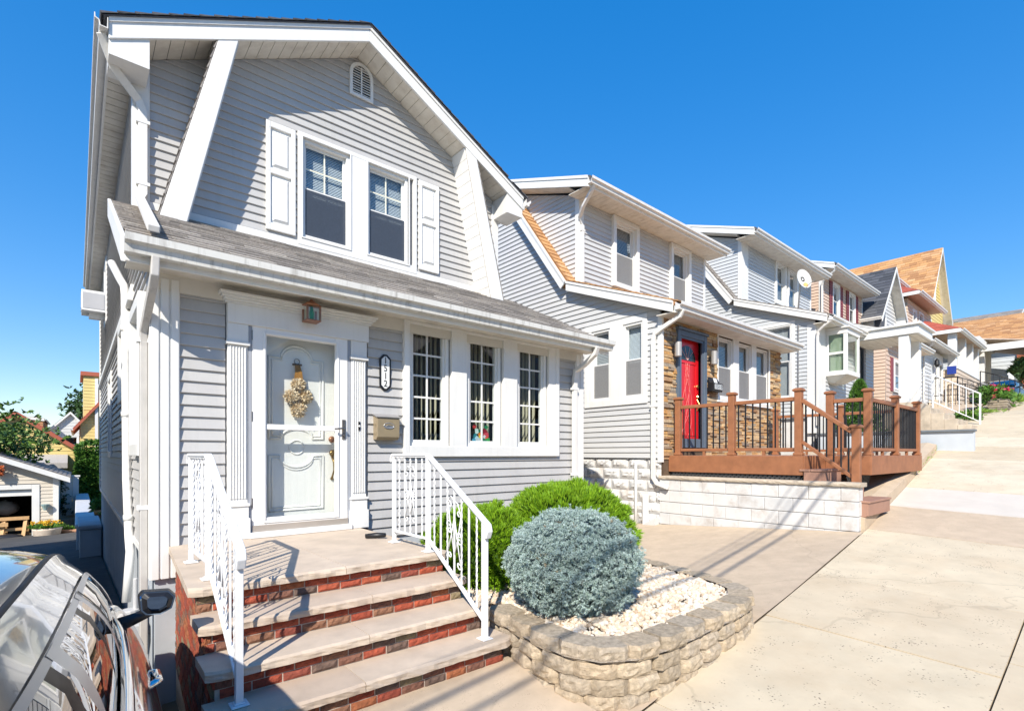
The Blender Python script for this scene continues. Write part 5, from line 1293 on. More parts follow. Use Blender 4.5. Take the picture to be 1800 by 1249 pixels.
mb2 = thing('mailbox', 'black wall mailbox with white number tiles beside the red door', 'mailbox', (9.6, 5.1, 2.87))
mb = MB(); mb.prism([fr2(9.42, 2.87, 0.03), fr2(9.42, 2.87, 0.15), fr2(9.42, 3.03, 0.17), fr2(9.42, 3.05, 0.10), fr2(9.42, 3.17, 0.03)], (0.38, 0, 0)); mb.build('box', BLACK, mb2, bevel=0.006, fixn=True)
fbox(MB(), fr2, 9.47, 9.76, 2.91, 3.01, 0.165, 0.172).build('number_plate', mat('pale_grey_plate', (0.5, 0.52, 0.52), 0.5), mb2)
for i, ch in enumerate('1510'): text_obj('digit', ch, 0.105, fr2(9.51 + i * 0.07, 2.96, 0.1735), (R(90), 0, 0), BLACK, mb2, 0.001)
ma = tag(MB().obox(fr2(9.56, 3.08, 0.13), (0.06, 0, 0), (0, 0.002, 0.0), (0, 0.015, 0.05)).build('letters', PLATE), 'white letters sticking up out of the black mailbox', 'mail')
# ------------------------------------------------------------------ painted block wall beside the deck
BWL = thing('block_wall', 'whitewashed concrete block wall with stone cap in front of the brown deck', 'wall', (8.0, 3.7, 0.3))
MB().box(7.925, 8.10, 2.21, 5.24, -0.1, 1.20).build('mortar_core', PAINTJ, BWL)
r = 0; zt = 1.203
while zt > 0.2:
    z0 = max(zt - 0.195, 0.0); y = 5.24 - (0.2 if r % 2 else 0.0); edges = [5.24]
    while y > 2.2 + 0.1:
        if y < 5.24: edges.append(y)
        y -= 0.405
    edges.append(2.195)
    for a, b in zip(edges, edges[1:]):
        if a - b < 0.05: continue
        MB().box(7.91 + random.uniform(-.006, .004), 8.105, b + 0.002, a - 0.002, z0 + 0.002, zt - 0.002).build('block', PAINTB, BWL, bevel=0.007, seg=2)
    zt -= 0.2; r += 1
for a, b in ((5.24, 4.45), (4.447, 3.35), (3.347, 2.16)):
    sl = MB(); nn = 30; T = []
    for j in range(4):
        for i in range(nn + 1):
            y = a + (b - a) * i / nn; T.append((7.875 + (0.008 if j in (0, 3) else 0) + noise.noise((y * 12, j * 3, 2)) * 0.010, y, 1.26 - 0.055 * j / 3))
    F = [(j * (nn + 1) + i, j * (nn + 1) + i + 1, (j + 1) * (nn + 1) + i + 1, (j + 1) * (nn + 1) + i) for j in range(3) for i in range(nn)]
    o_ = len(T); T += [(8.14, a, 1.26), (8.14, b, 1.26), (8.14, a, 1.205), (8.14, b, 1.205)]
    F += [tuple(range(nn + 1)) + (o_ + 1, o_), (o_ + 1, nn, 2 * nn + 1, 3 * nn + 2, 4 * nn + 3, o_ + 3), tuple(range(3 * (nn + 1), 4 * (nn + 1)))[::-1] + (o_ + 2, o_ + 3)]
    sl.add(T, F).build('cap_stone', CONC_O, BWL)
# ------------------------------------------------------------------ deck
DK = thing('deck', 'brown composite deck with black balusters and stairs in front of the red door', 'deck', (10, 4, 0.9))
ZD = 1.62
def post(x, y, z0, z1, w=0.098):
    p = MB().box(x - w / 2, x + w / 2, y - w / 2, y + w / 2, z0, z1 - 0.05).build('post', COMPO, DK, bevel=0.006)
    c = MB(); s = w / 2
    for dz_, e in ((0, 0.012), (0.012, 0.02), (0.03, 0.02), (0.05, -0.004)): c.v += [(x + i * (s + e), y + j * (s + e), z1 - 0.055 + dz_) for i, j in ((-1, -1), (1, -1), (1, 1), (-1, 1))]
    c.f += [(k * 4 + j, k * 4 + (j + 1) % 4, (k + 1) * 4 + (j + 1) % 4, (k + 1) * 4 + j) for k in range(3) for j in range(4)] + [(12, 13, 14, 15), (3, 2, 1, 0)]
    c.build('cap', COMPO, p)
    if z0 >= ZD - 0.01:
        MB().box(x - s - 0.014, x + s + 0.014, y - s - 0.014, y + s + 0.014, z0 + 0.001, z0 + 0.045).build('skirt', COMPO, p, bevel=0.008)
def rail(a, b, za_top, zb_top, za_bot, zb_bot, n, w=0.05):
    a, b = V(a[0], a[1], 0), V(b[0], b[1], 0); d = (b - a).normalized() * (w - 0.001)
    a, b = a + d, b - d
    up = V(0, 0, 1)
    MB().beam(a + up * (za_top - .03), b + up * (zb_top - .03), 0.062, 0.058).build('top_rail', COMPO, DK, bevel=0.008)
    MB().beam(a + up * (za_bot + .025), b + up * (zb_bot + .025), 0.05, 0.048).build('bottom_rail', COMPO, DK, bevel=0.006)
    for i in range(n):
        t = (i + 0.5) / n; p = lerp(a, b, t); z0 = za_bot + (zb_bot - za_bot) * t + 0.045; z1 = za_top + (zb_top - za_top) * t - 0.055
        MB().box(p.x - .009, p.x + .009, p.y - .009, p.y + .009, z0, z1).build('baluster', BLACK, DK)
    if abs(za_top - zb_top) < .01:
        m_ = lerp(a, b, .5); MB().box(m_.x - .02, m_.x + .02, m_.y - .02, m_.y + .02, ZD + 0.002, za_bot).build('rail_foot', COMPO, DK)
XA, XB, XC = 8.20, 9.06, 12.08
PT = {'g': (XA, 5.04), 'h': (XA, 4.06), 'a': (XA, 3.04), 'c': (XB, 2.90), 'd': (XB + .03, 2.40), 'e': (10.58, 2.40), 'f': (12.04, 2.40), 'm': (12.04, 3.66), 'n': (12.04, 4.95)}
for k, (x, y) in PT.items(): post(x, y, ZD, 2.66 if k in 'ghmn' else 2.63 if k == 'a' else 2.64)
for p, q, n in (('g', 'h', 8), ('h', 'a', 8), ('c', 'd', 4), ('d', 'e', 13), ('e', 'f', 13), ('f', 'm', 11), ('m', 'n', 11)): rail(PT[p], PT[q], 2.50, 2.50, 1.69, 1.69, n)
post(XA, 2.30, 0.66, 2.06)
rail(PT['a'], (XA, 2.30), 2.47, 1.98, 1.80, 1.30, 7)
for a, b in ((2.345, 3.0), (3.0, 5.19)):
    pass
y = 2.36; k = 0
while y < 5.15:
    x0_ = XA - 0.05 if y > 2.98 else XB - 0.03
    MB().box(x0_, XC, y + 0.003, min(y + 0.136, 5.19), ZD - 0.028, ZD).build('deck_board', COMPO_D, DK, bevel=0.004); y += 0.14
def fascia(x0_, x1_, y0_, y1_): MB().box(x0_, x1_, y0_, y1_, 1.33, ZD - 0.002).build('fascia', COMPO, DK, bevel=0.006)
fascia(XA - 0.085, XA - 0.055, 2.96, 5.19); fascia(XA - 0.054, XB - 0.034, 2.945, 2.975); fascia(XB - 0.062, XB - 0.032, 2.345, 2.944); fascia(XB - 0.031, XC + .03, 2.335, 2.362); fascia(XC, XC + 0.03, 2.363, 5.19)
# three treads going down to the pavement
for i, (zt, yf) in enumerate(((1.42, 2.70), (1.21, 2.40), (1.015, 2.10))):
    x0_, x1_ = (XA - 0.10, XB - 0.07) if i < 2 else (XA - 0.16, XB + 0.02)
    for j in range(2): MB().box(x0_, x1_, yf + 0.004 + j * 0.15, yf + 0.148 + j * 0.15, zt - 0.028, zt).build('tread', COMPO_D, DK, bevel=0.004)
    MB().box(x0_ + 0.012, x1_ - 0.012, yf + 0.022, yf + 0.045, zt - 0.2, zt - 0.03).build('riser', COMPO_D, DK)
    for xs_ in (x0_ + 0.012, x1_ - 0.04): MB().box(xs_, xs_ + 0.028, yf + 0.046, 2.94, zt - 0.215, zt - 0.031).build('stringer', COMPO_D, DK)
# lattice skirt
lt = MB(); y = 3.0
def lstrip(c0, c1, off, ax):
    lt.beam(c0, c1, 0.006, 0.026, (1, 0, 0) if ax == 'y' else (0, 1, 0))
k = -3
while 2.97 + k * 0.07 < 5.2:
    ya = 2.97 + k * 0.07
    for s, d_ in ((1, 0.0), (-1, 0.007)):
        p0, p1 = (ya, 1.12) if s > 0 else (ya + .3, 1.12), (ya + 0.21, 1.33) if s > 0 else (ya + .09, 1.33)
        a = V(XA - 0.045 - d_, max(2.97, min(5.18, p0[0])), p0[1]); b = V(XA - 0.045 - d_, max(2.97, min(5.18, p1[0])), p1[1])
        if (b - a).length > 0.22: lt.beam(a, b, 0.028, 0.006, (1, 0, 0))
    k += 1
k = 0
while XB + k * 0.07 < XB + 0.7:
    xa = XB + k * 0.07
    for s, d_ in ((1, 0), (-1, .007)): lt.beam((xa if s > 0 else xa + .2, 2.62 + d_, 0.95), (xa + .35 if s > 0 else xa - .15, 2.62 + d_, 1.30), 0.028, 0.006, (0, 1, 0))
    k += 1
tag(lt.build('lattice', LATT, DK), kind='stuff')
MB().box(XA + 0.05, XA + 0.07, 2.98, 5.15, 0.5, 1.33).build('skirt_backing', BLACK, DK)
for (x, y) in ((9.2, 2.9), (10.5, 2.9), (11.9, 2.9), (9.2, 4.9), (11.9, 4.9)): MB().box(x - .05, x + .05, y - .05, y + .05, G(x) - 0.5, 1.34).build('footing_post', COMPO_D, DK)
# raised private strip in front of the deck
pad = MB(); T = []
for i in range(12):
    x = 8.02 + i * 0.62
    for y, dz_ in ((Ye(x) + 0.0, 0.09), (Ye(x) + 0.16, 0.13), (5.6, -0.10)): T.append((x, y, G(x) + dz_ + 0.07))
    T.append((x, Ye(x), G(x) - 0.2))
F = []
for i in range(11):
    a = 4 * i; F += [(a, a + 4, a + 5, a + 1), (a + 1, a + 5, a + 6, a + 2), (a + 3, a + 7, a + 4, a)]
F += [(3, 0, 1, 2)]
tag(pad.add(T, F).build('front_strip', CONC_T), kind='structure')

# ================================================================== house 3
DZ3 = 1.05
S3 = [(5.80, 7.0, 3.20, 5.25)]
D3 = [(17.75, 18.4, 6.75, 7.98), (18.75, 19.4, 6.75, 7.98)]
F3 = [(18.35, 19.25, 3.12, 5.0)]
H3, f3, f3d = dormer_house('house', 'pale dormered house with box bay window and satellite dish, next uphill of the brown deck', 15.15, 20.75, DZ3, SIDING3, SHING_I, 1.4, pitch=0.105, holes_side=S3, holes_front=F3, holes_dorm=D3, dpost=0.42, xp=20.3)
for a, b, z0, z1 in S3: cased_window(H3, f3, a, b, z0, z1, style='hung', grid=None, blind='shade', d=-0.01)
for a, b, z0, z1 in D3: cased_window(H3, f3d, a, b, z0, z1, 0.11, 0.06, style='hung', grid=None, blind='shade', d=-0.01)
f3f = front(5.2)
siding(H3, f3f, [(15.8, 2.7), (20.2, 2.7), (20.2, 5.12), (15.8, 5.12)], 2.7, 0.105, [(18.2, 19.4, 2, 5.12)], SIDING3)
for a in ((15.12, 15.82),): fbox(MB(), f3f, a[0], a[1], 2.2, 5.12, 0, 0.03).build('corner_board', WHITE, H3, bevel=0.005)
fbox(MB(), f3, 5.17, 5.40, 2.2, 5.15, 0, 0.025).build('corner_board', WHITE, H3, bevel=0.005)
MB().tube([(15.12, 5.62, 2.3), (15.12, 5.62, 5.2)], 0.02, 6).build('conduit', STEEL, H3)
MB().box(15.03, 15.14, 5.45, 5.75, 2.72, 3.05).build('meter_box', mat('cream_meter', (0.72, 0.66, 0.55), 0.5), H3, bevel=0.01)
downspout(H3, [(15.02, 4.74, 5.16), (15.04, 4.95, 5.03), (15.08, 5.1, 4.92), (15.10, 5.13, 4.78), (15.10, 5.13, 2.4)], ref=(1, 0, 0))
# box bay
fdr = fbox(MB(), front(5.3), 18.4, 19.2, 3.12, 4.98, -0.05, 0.02).build('door', WHITE, H3)
bay = MB().box(15.86, 16.92, 4.66, 5.2, 3.80, 3.92); bay.box(15.86, 16.92, 4.66, 5.2, 4.92, 5.06); bay.box(15.80, 16.98, 4.60, 5.2, 5.06, 5.10)
for x0_, x1_, y0_, y1_ in ((15.87, 15.95, 4.67, 4.76), (16.84, 16.92, 4.67, 4.76), (15.87, 15.93, 5.12, 5.2), (16.86, 16.92, 5.12, 5.2)): bay.box(x0_, x1_, y0_, y1_, 3.921, 4.919)
bw = bay.build('bay_window', WHITE, H3, bevel=0.006)
mb = MB(); mb.prism([(15.9, 4.72, 3.80), (16.88, 4.72, 3.80), (16.7, 5.18, 3.60), (16.1, 5.18, 3.60)], (0, 0, 0.001)); mb.add([(15.88, 4.68, 3.80), (16.9, 4.68, 3.80), (16.9, 5.2, 3.80), (15.88, 5.2, 3.80), (16.05, 5.0, 3.62), (16.75, 5.0, 3.62), (16.75, 5.2, 3.62), (16.05, 5.2, 3.62)], [(0, 1, 5, 4), (1, 2, 6, 5), (3, 0, 4, 7), (4, 5, 6, 7)]); mb.build('bay_base', SOFFIT, bw)
GLG = glass_mat('green_tinted_glass', (0.72, 0.82, 0.74), 0.85)
MB().quad((15.90, 4.76, 3.92), (15.90, 5.12, 3.92), (15.90, 5.12, 4.92), (15.90, 4.76, 4.92)).build('pane', GLG, bw)
MB().quad((15.95, 4.70, 3.92), (16.84, 4.70, 3.92), (16.84, 4.70, 4.92), (15.95, 4.70, 4.92)).build('pane', GLG, bw)
MB().box(15.885, 15.915, 4.76, 5.12, 4.38, 4.44).build('sash_rail', WHITE, bw)
MB().box(15.95, 16.0, 4.78, 5.1, 3.92, 4.92).build('blind', mat('sage_blind', (0.40, 0.43, 0.36), 0.7), bw)
MB().box(16.05, 16.84, 5.15, 5.19, 3.92, 4.92).build('blind', mat('sage_blind', (0.40, 0.43, 0.36), 0.7), bw)
# portico
pt = MB().box(17.85, 19.55, 3.52, 5.18, 5.02, 5.26); pt.box(17.78, 19.62, 3.45, 5.18, 5.26, 5.32); po_ = pt.build('portico_roof', WHITE, H3, bevel=0.01)
planks(H3, 'soffit_panel', (17.9, 3.58, 5.01), (17.9, 5.15, 5.01), (19.5, 5.15, 5.01), (19.5, 3.58, 5.01), 9, 0.01, 0.008, SOFFIT, (0, 0, -1))
for x in (18.02, 19.25): MB().box(x - .12, x + .12, 3.75, 3.99, 3.1, 5.015).build('column', WHITE, H3, bevel=0.01)
MB().box(17.85, 19.6, 3.55, 5.19, 1.6, 3.1).build('porch_slab', CONC_O, H3)
for i in range(4): MB().box(17.95, 19.5, 3.55 - 0.28 * (i + 1), 3.55 - 0.28 * i - 0.002, 1.6, 3.1 - 0.17 * (i + 1)).build('step', CONC_O, H3, bevel=0.01)
def pipe_rail(label, pts, h, m, n, name='handrail', group=None, mid=False):
    """simple metal stair rail along the points (feet), h high"""
    r = thing(name, label, 'handrail', pts[0], group)
    P_ = [V(p) for p in pts]
    MB().tube([p + V(0, 0, h) for p in P_], 0.022, 6).build('top_rail', m, r, smooth=True)
    MB().tube([p + V(0, 0, 0.10) for p in P_], 0.016, 6).build('bottom_rail', m, r, smooth=True)
    for p in P_: MB().box(p.x - .02, p.x + .02, p.y - .02, p.y + .02, p.z - 0.15, p.z + h).build('post', m, r)
    for a, b in zip(P_, P_[1:]):
        k = max(1, int((b - a).length / n))
        for i in range(1, k):
            q = lerp(a, b, i / k); MB().box(q.x - .008, q.x + .008, q.y - .008, q.y + .008, q.z + .1, q.z + h).build('baluster', m, r)
    return r
pipe_rail('white metal stair rail in front of the white-columned porch', [(19.5, 3.9, 3.1), (19.5, 3.5, 3.1), (19.5, 2.45, 2.45)], 0.9, WHITE_METAL, 0.16)
# dish
ds = thing('satellite_dish', 'white satellite dish with a rusty patch in front of the upstairs windows', 'satellite dish', (18.3, 6.6, 6.45))
mb = MB(); N_ = 20; cd = V(18.35, 6.62, 7.45); ax_ = V(-0.40, -0.90, 0.22).normalized(); e1 = ax_.cross(V(0, 0, 1)).normalized(); e2 = e1.cross(ax_)
T = [cd - ax_ * 0.08]
for k, (r_, dd) in enumerate([(q, -0.08 + 0.11 * (q / .42) ** 2) for q in (0.08, 0.15, 0.23, 0.31)]):
    for j in range(N_):
        a = 2 * math.pi * j / N_; T.append(cd + e1 * r_ * .95 * math.cos(a) + e2 * r_ * 1.1 * math.sin(a) + ax_ * dd)
F = [(0, 1 + j, 1 + (j + 1) % N_) for j in range(N_)] + [(1 + k * N_ + j, 1 + k * N_ + (j + 1) % N_, 1 + (k + 1) * N_ + (j + 1) % N_, 1 + (k + 1) * N_ + j) for k in range(3) for j in range(N_)]
dm = mat('dish_white', (0.58, 0.57, 0.54), 0.5, 0.04)
mb.add(T, F).build('reflector', dm, ds, smooth=True)
MB().add([cd + e1 * (.10 * math.cos(a) - .03) + e2 * (0.08 * math.sin(a) - 0.22) + ax_ * (-0.03) for a in [2 * math.pi * i / 14 for i in range(14)]], [tuple(range(14))]).build('rust_patch', mat('rust', (0.72, 0.42, 0.14), 0.8, 0.2, 8), ds)
MB().tube([cd - ax_ * .115, cd - ax_ * .2 + V(0, 0.0, -0.2), (18.42, 6.85, 6.5)], 0.03, 8).build('mast', STEEL, ds, smooth=True)
MB().tube([cd - e2 * .30, cd - e2 * 0.26 + ax_ * .35], 0.012, 6).build('feed_arm', STEEL, ds)
# retaining walls that step out to the pavement
w3 = thing('block_wall', 'pale blue-grey rendered wall with slate cap uphill of the brown deck', 'wall', (15.1, 3.4, 1.3))
MB().box(14.98, 15.14, 1.98, 5.1, 0.6, 2.14).build('body', mat('pale_blue_render', (0.50, 0.54, 0.58), 0.85, 0.06, 3, bump=0.2, bscale=60, stain=((0.38, 0.40, 0.42), 2, 0.55, 0.8, 0.4)), w3)
for a, b in ((1.96, 2.9), (2.905, 4.0), (4.005, 5.1)): MB().box(14.93, 15.19, a, b, 2.143, 2.19).build('cap_slab', mat('slate_cap', (0.16, 0.18, 0.20), 0.7, 0.1, 8), w3, bevel=0.005)
w4 = thing('block_wall', 'stained tan concrete wall stepping to the pavement beyond the blue-grey wall', 'wall', (22.1, 3.6, 2.4))
for a, b in ((2.42, 3.35), (3.36, 4.3), (4.31, 5.2)): MB().box(21.95, 22.25, a, b, 1.6, 2.82 + random.uniform(-.01, .01)).build('block', CONC_O, w4, bevel=0.012)
sheet('side_pavement', CONC_T, [12.95, 14.0, 14.97], [Ye(14) + .2 + i * .8 for i in range(10)], lambda x, y: G(x) - 0.07 * (y - Ye(x)) + 0.03)
sheet('side_pavement', CONC_O, [15.2, 17, 19, 20.5, 21.94], [Ye(18) + .1 + i * .7 for i in range(4)], lambda x, y: max(G(x) + 0.02, 1.9) + 0.05)
sheet('side_pavement', CONC_T, [22.26, 24, 26, 30], [Ye(24) + .1 + i * 1.0 for i in range(4)], lambda x, y: G(x) + 0.04)
# conifer by the bay
def conifer(name, label, x, y, z0, h, r, m, n=1500):
    root = thing(name, label, 'conifer', (x, y, z0)); mb = MB()
    for i in range(n):
        t = random.random() ** 0.8; a = random.uniform(0, 6.28); rr = r * (1 - t) ** 0.75 * random.uniform(.75, 1.05) * (1 + .12 * math.sin(a * 5 + t * 20))
        tuft(mb, V(x + rr * math.cos(a), y + rr * math.sin(a), z0 + 0.1 + t * h), V(math.cos(a) * .6, math.sin(a) * .6, .8), 5, 0.10, 0.022, .45)
    mb.build('foliage', m, root)
    MB().lathe((x, y, z0), [(r * .5, 0.05), (r * .6, .15 * h), (r * .1, h * .9), (0.01, h * .95)], 12).build('foliage_core', mat('conifer_core', (0.02, 0.05, 0.01), 0.95), root)  # solid dark cone inside the needles
    MB().tube([(x, y, z0 - .1), (x, y, z0 + h * .8)], [0.05, 0.01], 6).build('trunk', BARK, root)
conifer('dwarf_conifer', 'pointed bright green conifer under the box bay window', 15.75, 4.35, 2.0, 1.45, 0.52, GREEN_H)
# ================================================================== house 4
D4 = [(23.05, 23.75, 7.15, 8.45), (25.0, 25.7, 7.15, 8.45)]
H4, f4, f4d = dormer_house('house', 'peach dormered house with dark red shutters in the middle of the row', 21.72, 26.75, 1.62, SIDING4, SHING_I, 2.5, joined=True, pitch=0.12, holes_dorm=D4, xp=26.5)
MAR = mat('maroon_shutter', (0.23, 0.05, 0.06), 0.6, 0.08)
for a, b, z0, z1 in D4:
    cased_window(H4, f4d, a, b, z0, z1, 0.07, 0.05, style='hung', grid=None, blind=None, d=-0.01)
    for u0, u1 in ((a - .40, a - .09), (b + .09, b + .40)):
        s_ = MB(); ring(s_, f4d, u0, u1, z0 - .05, z1 + .05, 0.05, 0.02, 0.05); fbox(s_, f4d, u0, u1, z0, z1, 0.02, 0.035)
        for j in range(12): fbox(s_, f4d, u0 + .05, u1 - .05, z0 + .03 + j * .105, z0 + .09 + j * .105, 0.03, 0.048)
        s_.build('shutter', MAR, H4)
fq = front(5.2)
siding(H4, fq, [(21.72, 3.2), (26.5, 3.2), (26.5, 5.7), (21.72, 5.7)], 3.2, 0.16, [(22.5, 23.7, 3.6, 5.2)], SIDING4, joined=True)
c = MB(); ring(c, fq, 22.55, 23.55, 3.9, 5.1, 0.08, 0, .04); c.build('window_casing', WHITE, H4); window(H4, fq, 22.63, 23.47, 3.98, 5.02, 'hung', None, 'shade', d=0.03, detail=False)
for u0 in (22.2, 23.6): fbox(MB(), fq, u0, u0 + .3, 3.9, 5.1, 0.01, 0.05).build('shutter', MAR, H4)
downspout(H4, [(21.6, 6.72, 8.66), (21.65, 6.8, 8.5), (21.75, 7.2, 8.25), (21.8, 7.25, 8.1), (21.8, 7.25, 6.9)])
# ================================================================== generic gabled house, gable to the street
def gable_house(name, label, x0, x1, y0, y1, zb, ze, zr, sid, roofm, ov=0.3, xr=None, pitch=0.17, fasc=WHITE, group=None, wins=(), zfl=None, soff=SOFFIT):
    h = thing(name, label, 'house', ((x0 + x1) / 2, (y0 + y1) / 2, zb), group); xr = xr if xr is not None else (x0 + x1) / 2
    g = [(x0, zb), (x1, zb), (x1, ze), (xr, zr), (x0, ze)]; f = front(y0); fl = left(x0)
    w = wall(h, f, g, wins); siding(w, f, g, zfl or zb, pitch, [(a - .05, b + .05, c - .05, d + .05) for a, b, c, d in wins], sid, joined=True)
    w2 = wall(h, fl, [(y0, zb), (y1, zb), (y1, ze), (y0, ze)], m=SHEATH); siding(w2, fl, [(y0, zb), (y1, zb), (y1, ze), (y0, ze)], zfl or zb, pitch, (), sid, joined=True)
    wall(h, right(x1), [(y0, zb), (y1, zb), (y1, ze), (y0, ze)], m=sid); wall(h, back(y1), g, m=sid)
    for s, xe in ((-1, x0), (1, x1)):
        sl = (zr - ze) / abs(xr - xe); xo = xe + s * ov; zo = ze - sl * ov
        mb = MB(); mb.prism([(xr, y0 - ov, zr + .10), (xo, y0 - ov, zo + .10), (xo, y0 - ov, zo + .02), (xr, y0 - ov, zr + .02)], (0, y1 - y0 + 2 * ov, 0)); r_ = mb.build('roof', roofm, h, fixn=True)
        shingles(r_, (xo, y0 - ov - .01, zo + .10), (xo, y1 + ov, zo + .10), (xr, y1 + ov, zr + .10), (xr, y0 - ov - .01, zr + .10), 0.22, 0.45, roofm)
        mb = MB(); mb.prism([(xr, y0 - ov - .02, zr + .08), (xo, y0 - ov - .02, zo + .08), (xo, y0 - ov - .02, zo - .12), (xr, y0 - ov - .02, zr - .12)], (0, 0.03, 0)); mb.build('rake_board', fasc, h, fixn=True)
        mb = MB(); mb.prism([(xr, y0 - ov + .02, zr + .012), (xo, y0 - ov + .02, zo + .012), (xo, y0 - ov + .02, zo), (xr, y0 - ov + .02, zr)], (0, ov, 0)); mb.build('soffit', soff, h, fixn=True)
        gutter(h, (xo, y1 + ov, zo + .09), (xo, y0 - ov, zo + .09), (s, 0, 0), GUTTER_C, 0.12)
    for a, b, z0, z1 in wins:
        c = MB(); ring(c, f, a - .09, b + .09, z0 - .09, z1 + .09, .09, 0, .04); c.build('window_casing', fasc if fasc is not WHITE else WHITE, h); window(h, f, a, b, z0, z1, 'hung', None, None, d=-0.01, detail=False); room_box(h, f, a, b, z0, z1)
    return h
H5 = gable_house('house', 'white house with steep charcoal roof and pointed street gable', 26.95, 30.75, 6.9, 17, 2.6, 8.0, 10.15, SIDING5, SHING_B, 0.42, 28.75, group='row houses up the hill', wins=[(28.1, 28.7, 7.0, 8.0)])
mb = MB(); mb.prism([(26.55, 6.62, 6.0), (27.15, 6.62, 6.0), (27.75, 6.62, 8.55), (27.35, 6.62, 8.6)], (0, 0.35, 0)); sb_ = mb.build('steep_roof_stub', SHING_B, H5, fixn=True)
mb = MB(); mb.prism([(30.85, 6.52, 6.0), (31.05, 6.52, 6.0), (30.75, 6.52, 8.4), (30.5, 6.52, 8.4)], (0, 0.5, 0)); mb.build('gambrel_board', WHITE, H5, fixn=True)
pr5 = MB(); pr5.prism([(26.3, 4.75, 6.30), (26.3, 6.95, 7.05), (26.3, 6.95, 6.95), (26.3, 4.75, 6.18)], (5.0, 0, 0)); p5 = pr5.build('porch_roof', WHITE, H5, fixn=True); shingles(p5, (26.25, 4.72, 6.31), (31.3, 4.72, 6.31), (31.3, 6.9, 7.06), (26.25, 6.9, 7.06), 0.2, .4, SHING_B)
gutter(H5, (26.2, 4.74, 6.30), (31.35, 4.74, 6.30), (0, -1, 0), GUTTER_C, 0.12)
downspout(H5, [(26.35, 4.66, 6.2), (26.5, 4.8, 6.05), (26.8, 5.1, 5.95), (26.9, 5.12, 5.8), (26.9, 5.12, 3.9)])
fp5 = front(5.2); wall(H5, fp5, [(26.8, 2.8), (31.0, 2.8), (31.0, 6.2), (26.8, 6.2)], [(29.0, 29.8, 3.9, 5.9), (30.0, 30.8, 4.4, 5.8)], SIDING5); siding(H5, fp5, [(26.8, 3.2), (28.6, 3.2), (28.6, 6.2), (26.8, 6.2)], 3.2, .16, (), SIDING5, joined=True)
wall(H5, left(26.8), [(5.2, 2.8), (6.9, 2.8), (6.9, 6.6), (5.2, 6.2)], m=SIDING5); siding(H5, left(26.8), [(5.2, 3.2), (6.9, 3.2), (6.9, 6.8), (5.2, 6.2)], 3.2, .16, (), SIDING5, joined=True)
for a, b, z0, z1 in ((29.0, 29.8, 3.9, 5.9), (30.0, 30.8, 4.4, 5.8)): window(H5, fp5, a, b, z0, z1, 'fixed', None, None, d=0.02, detail=False); room_box(H5, fp5, a, b, z0, z1)
MB().lathe((28.75, 5.02, 5.45), [(.05, 0), (.10, .1), (.08, .28), (.02, .36)], 10).build('porch_light', BLACK, H5)
for i in range(6): MB().box(27.9, 30.9, 5.15 - 0.3 * (i + 1), 5.15 - 0.3 * i - .002, 2.7, 3.95 - 0.17 * i).build('step', CONC_O, H5, bevel=0.015)
pipe_rail('dark iron stair rail beside the steps of the charcoal-roofed house', [(27.85, 5.0, 4.0), (27.85, 4.2, 4.0), (27.85, 2.9, 3.3)], 0.85, BLACK, 0.18, group='dark iron stair rails up the street')
pipe_rail('dark iron stair rail on the uphill side of the same steps', [(30.95, 5.0, 4.0), (30.95, 4.4, 4.0), (30.95, 3.1, 3.35)], 0.85, BLACK, 0.18, group='dark iron stair rails up the street')
tag(MB().box(31.02, 31.06, 4.72, 5.05, 5.35, 5.72).build('blue_sign', mat('blue_sign_paint', (0.02, 0.05, 0.30), 0.4)), 'small plain blue sign hung at the porch corner of a house up the hill', 'sign')
# house 6: cream with hipped red roofs
H6 = thing('house', 'cream house with red hipped roofs and open columned porch', 'house', (34.5, 9, 3.5), 'row houses up the hill')
def hip(h, x0, x1, y0, y1, ze, zr, m, ins=None, name='roof'):
    i_ = ins or min(x1 - x0, y1 - y0) / 2 * .98; A = [(x0, y0, ze), (x1, y0, ze), (x1, y1, ze), (x0, y1, ze)]; xm0, xm1 = x0 + i_, max(x0 + i_ + .02, x1 - i_); ym = y0 + i_; ym1 = max(y1 - i_, ym + .02)
    T_ = [(xm0, ym, zr), (xm1, ym, zr), (xm1, ym1, zr), (xm0, ym1, zr)]; mb = MB(); mb.add(A + T_, [(0, 1, 5, 4), (1, 2, 6, 5), (2, 3, 7, 6), (3, 0, 4, 7), (4, 5, 6, 7), (3, 2, 1, 0)]); r_ = mb.build(name, m, h)
    shingles(r_, A[0], A[1], T_[1], T_[0], 0.22, .4, m); shingles(r_, A[3], A[0], T_[0], T_[3], 0.22, .4, m)
    bx = MB(); bx.box(x0, x1, y0, y0 + .03, ze - .17, ze - .005); bx.box(x0, x0 + .03, y0 + .031, y1, ze - .17, ze - .005); bx.build('eave_fascia', WHITE, h)
    MB().box(x0 + .03, x1, y0 + .03, y1, ze - .05, ze - .03).build('soffit', mat('tan_soffit', (0.55, 0.40, 0.28), 0.6, 0.05), h)
    gutter(h, (x0, y0, ze - .01), (x1, y0, ze - .01), (0, -1, 0), GUTTER_C, .13)
W6 = [(32.3, 32.9, 7.5, 8.9), (33.6, 34.4, 7.4, 9.0)]
f6 = front(6.6); wall(H6, f6, [(31.2, 3), (36.2, 3), (36.2, 9.3), (31.2, 9.3)], W6); siding(H6, f6, [(31.2, 4), (36.2, 4), (36.2, 9.3), (31.2, 9.3)], 4, .16, W6, SIDING6, joined=True)
for a, b, z0, z1 in W6: cased_window(H6, f6, a, b, z0, z1, style='hung', grid=None, d=-.01, detail=False)
fl6 = left(31.2); wall(H6, fl6, [(6.6, 3), (17, 3), (17, 9.3), (6.6, 9.3)]); siding(H6, fl6, [(6.6, 4), (17, 4), (17, 9.3), (6.6, 9.3)], 4, .16, (), SIDING6, joined=True)
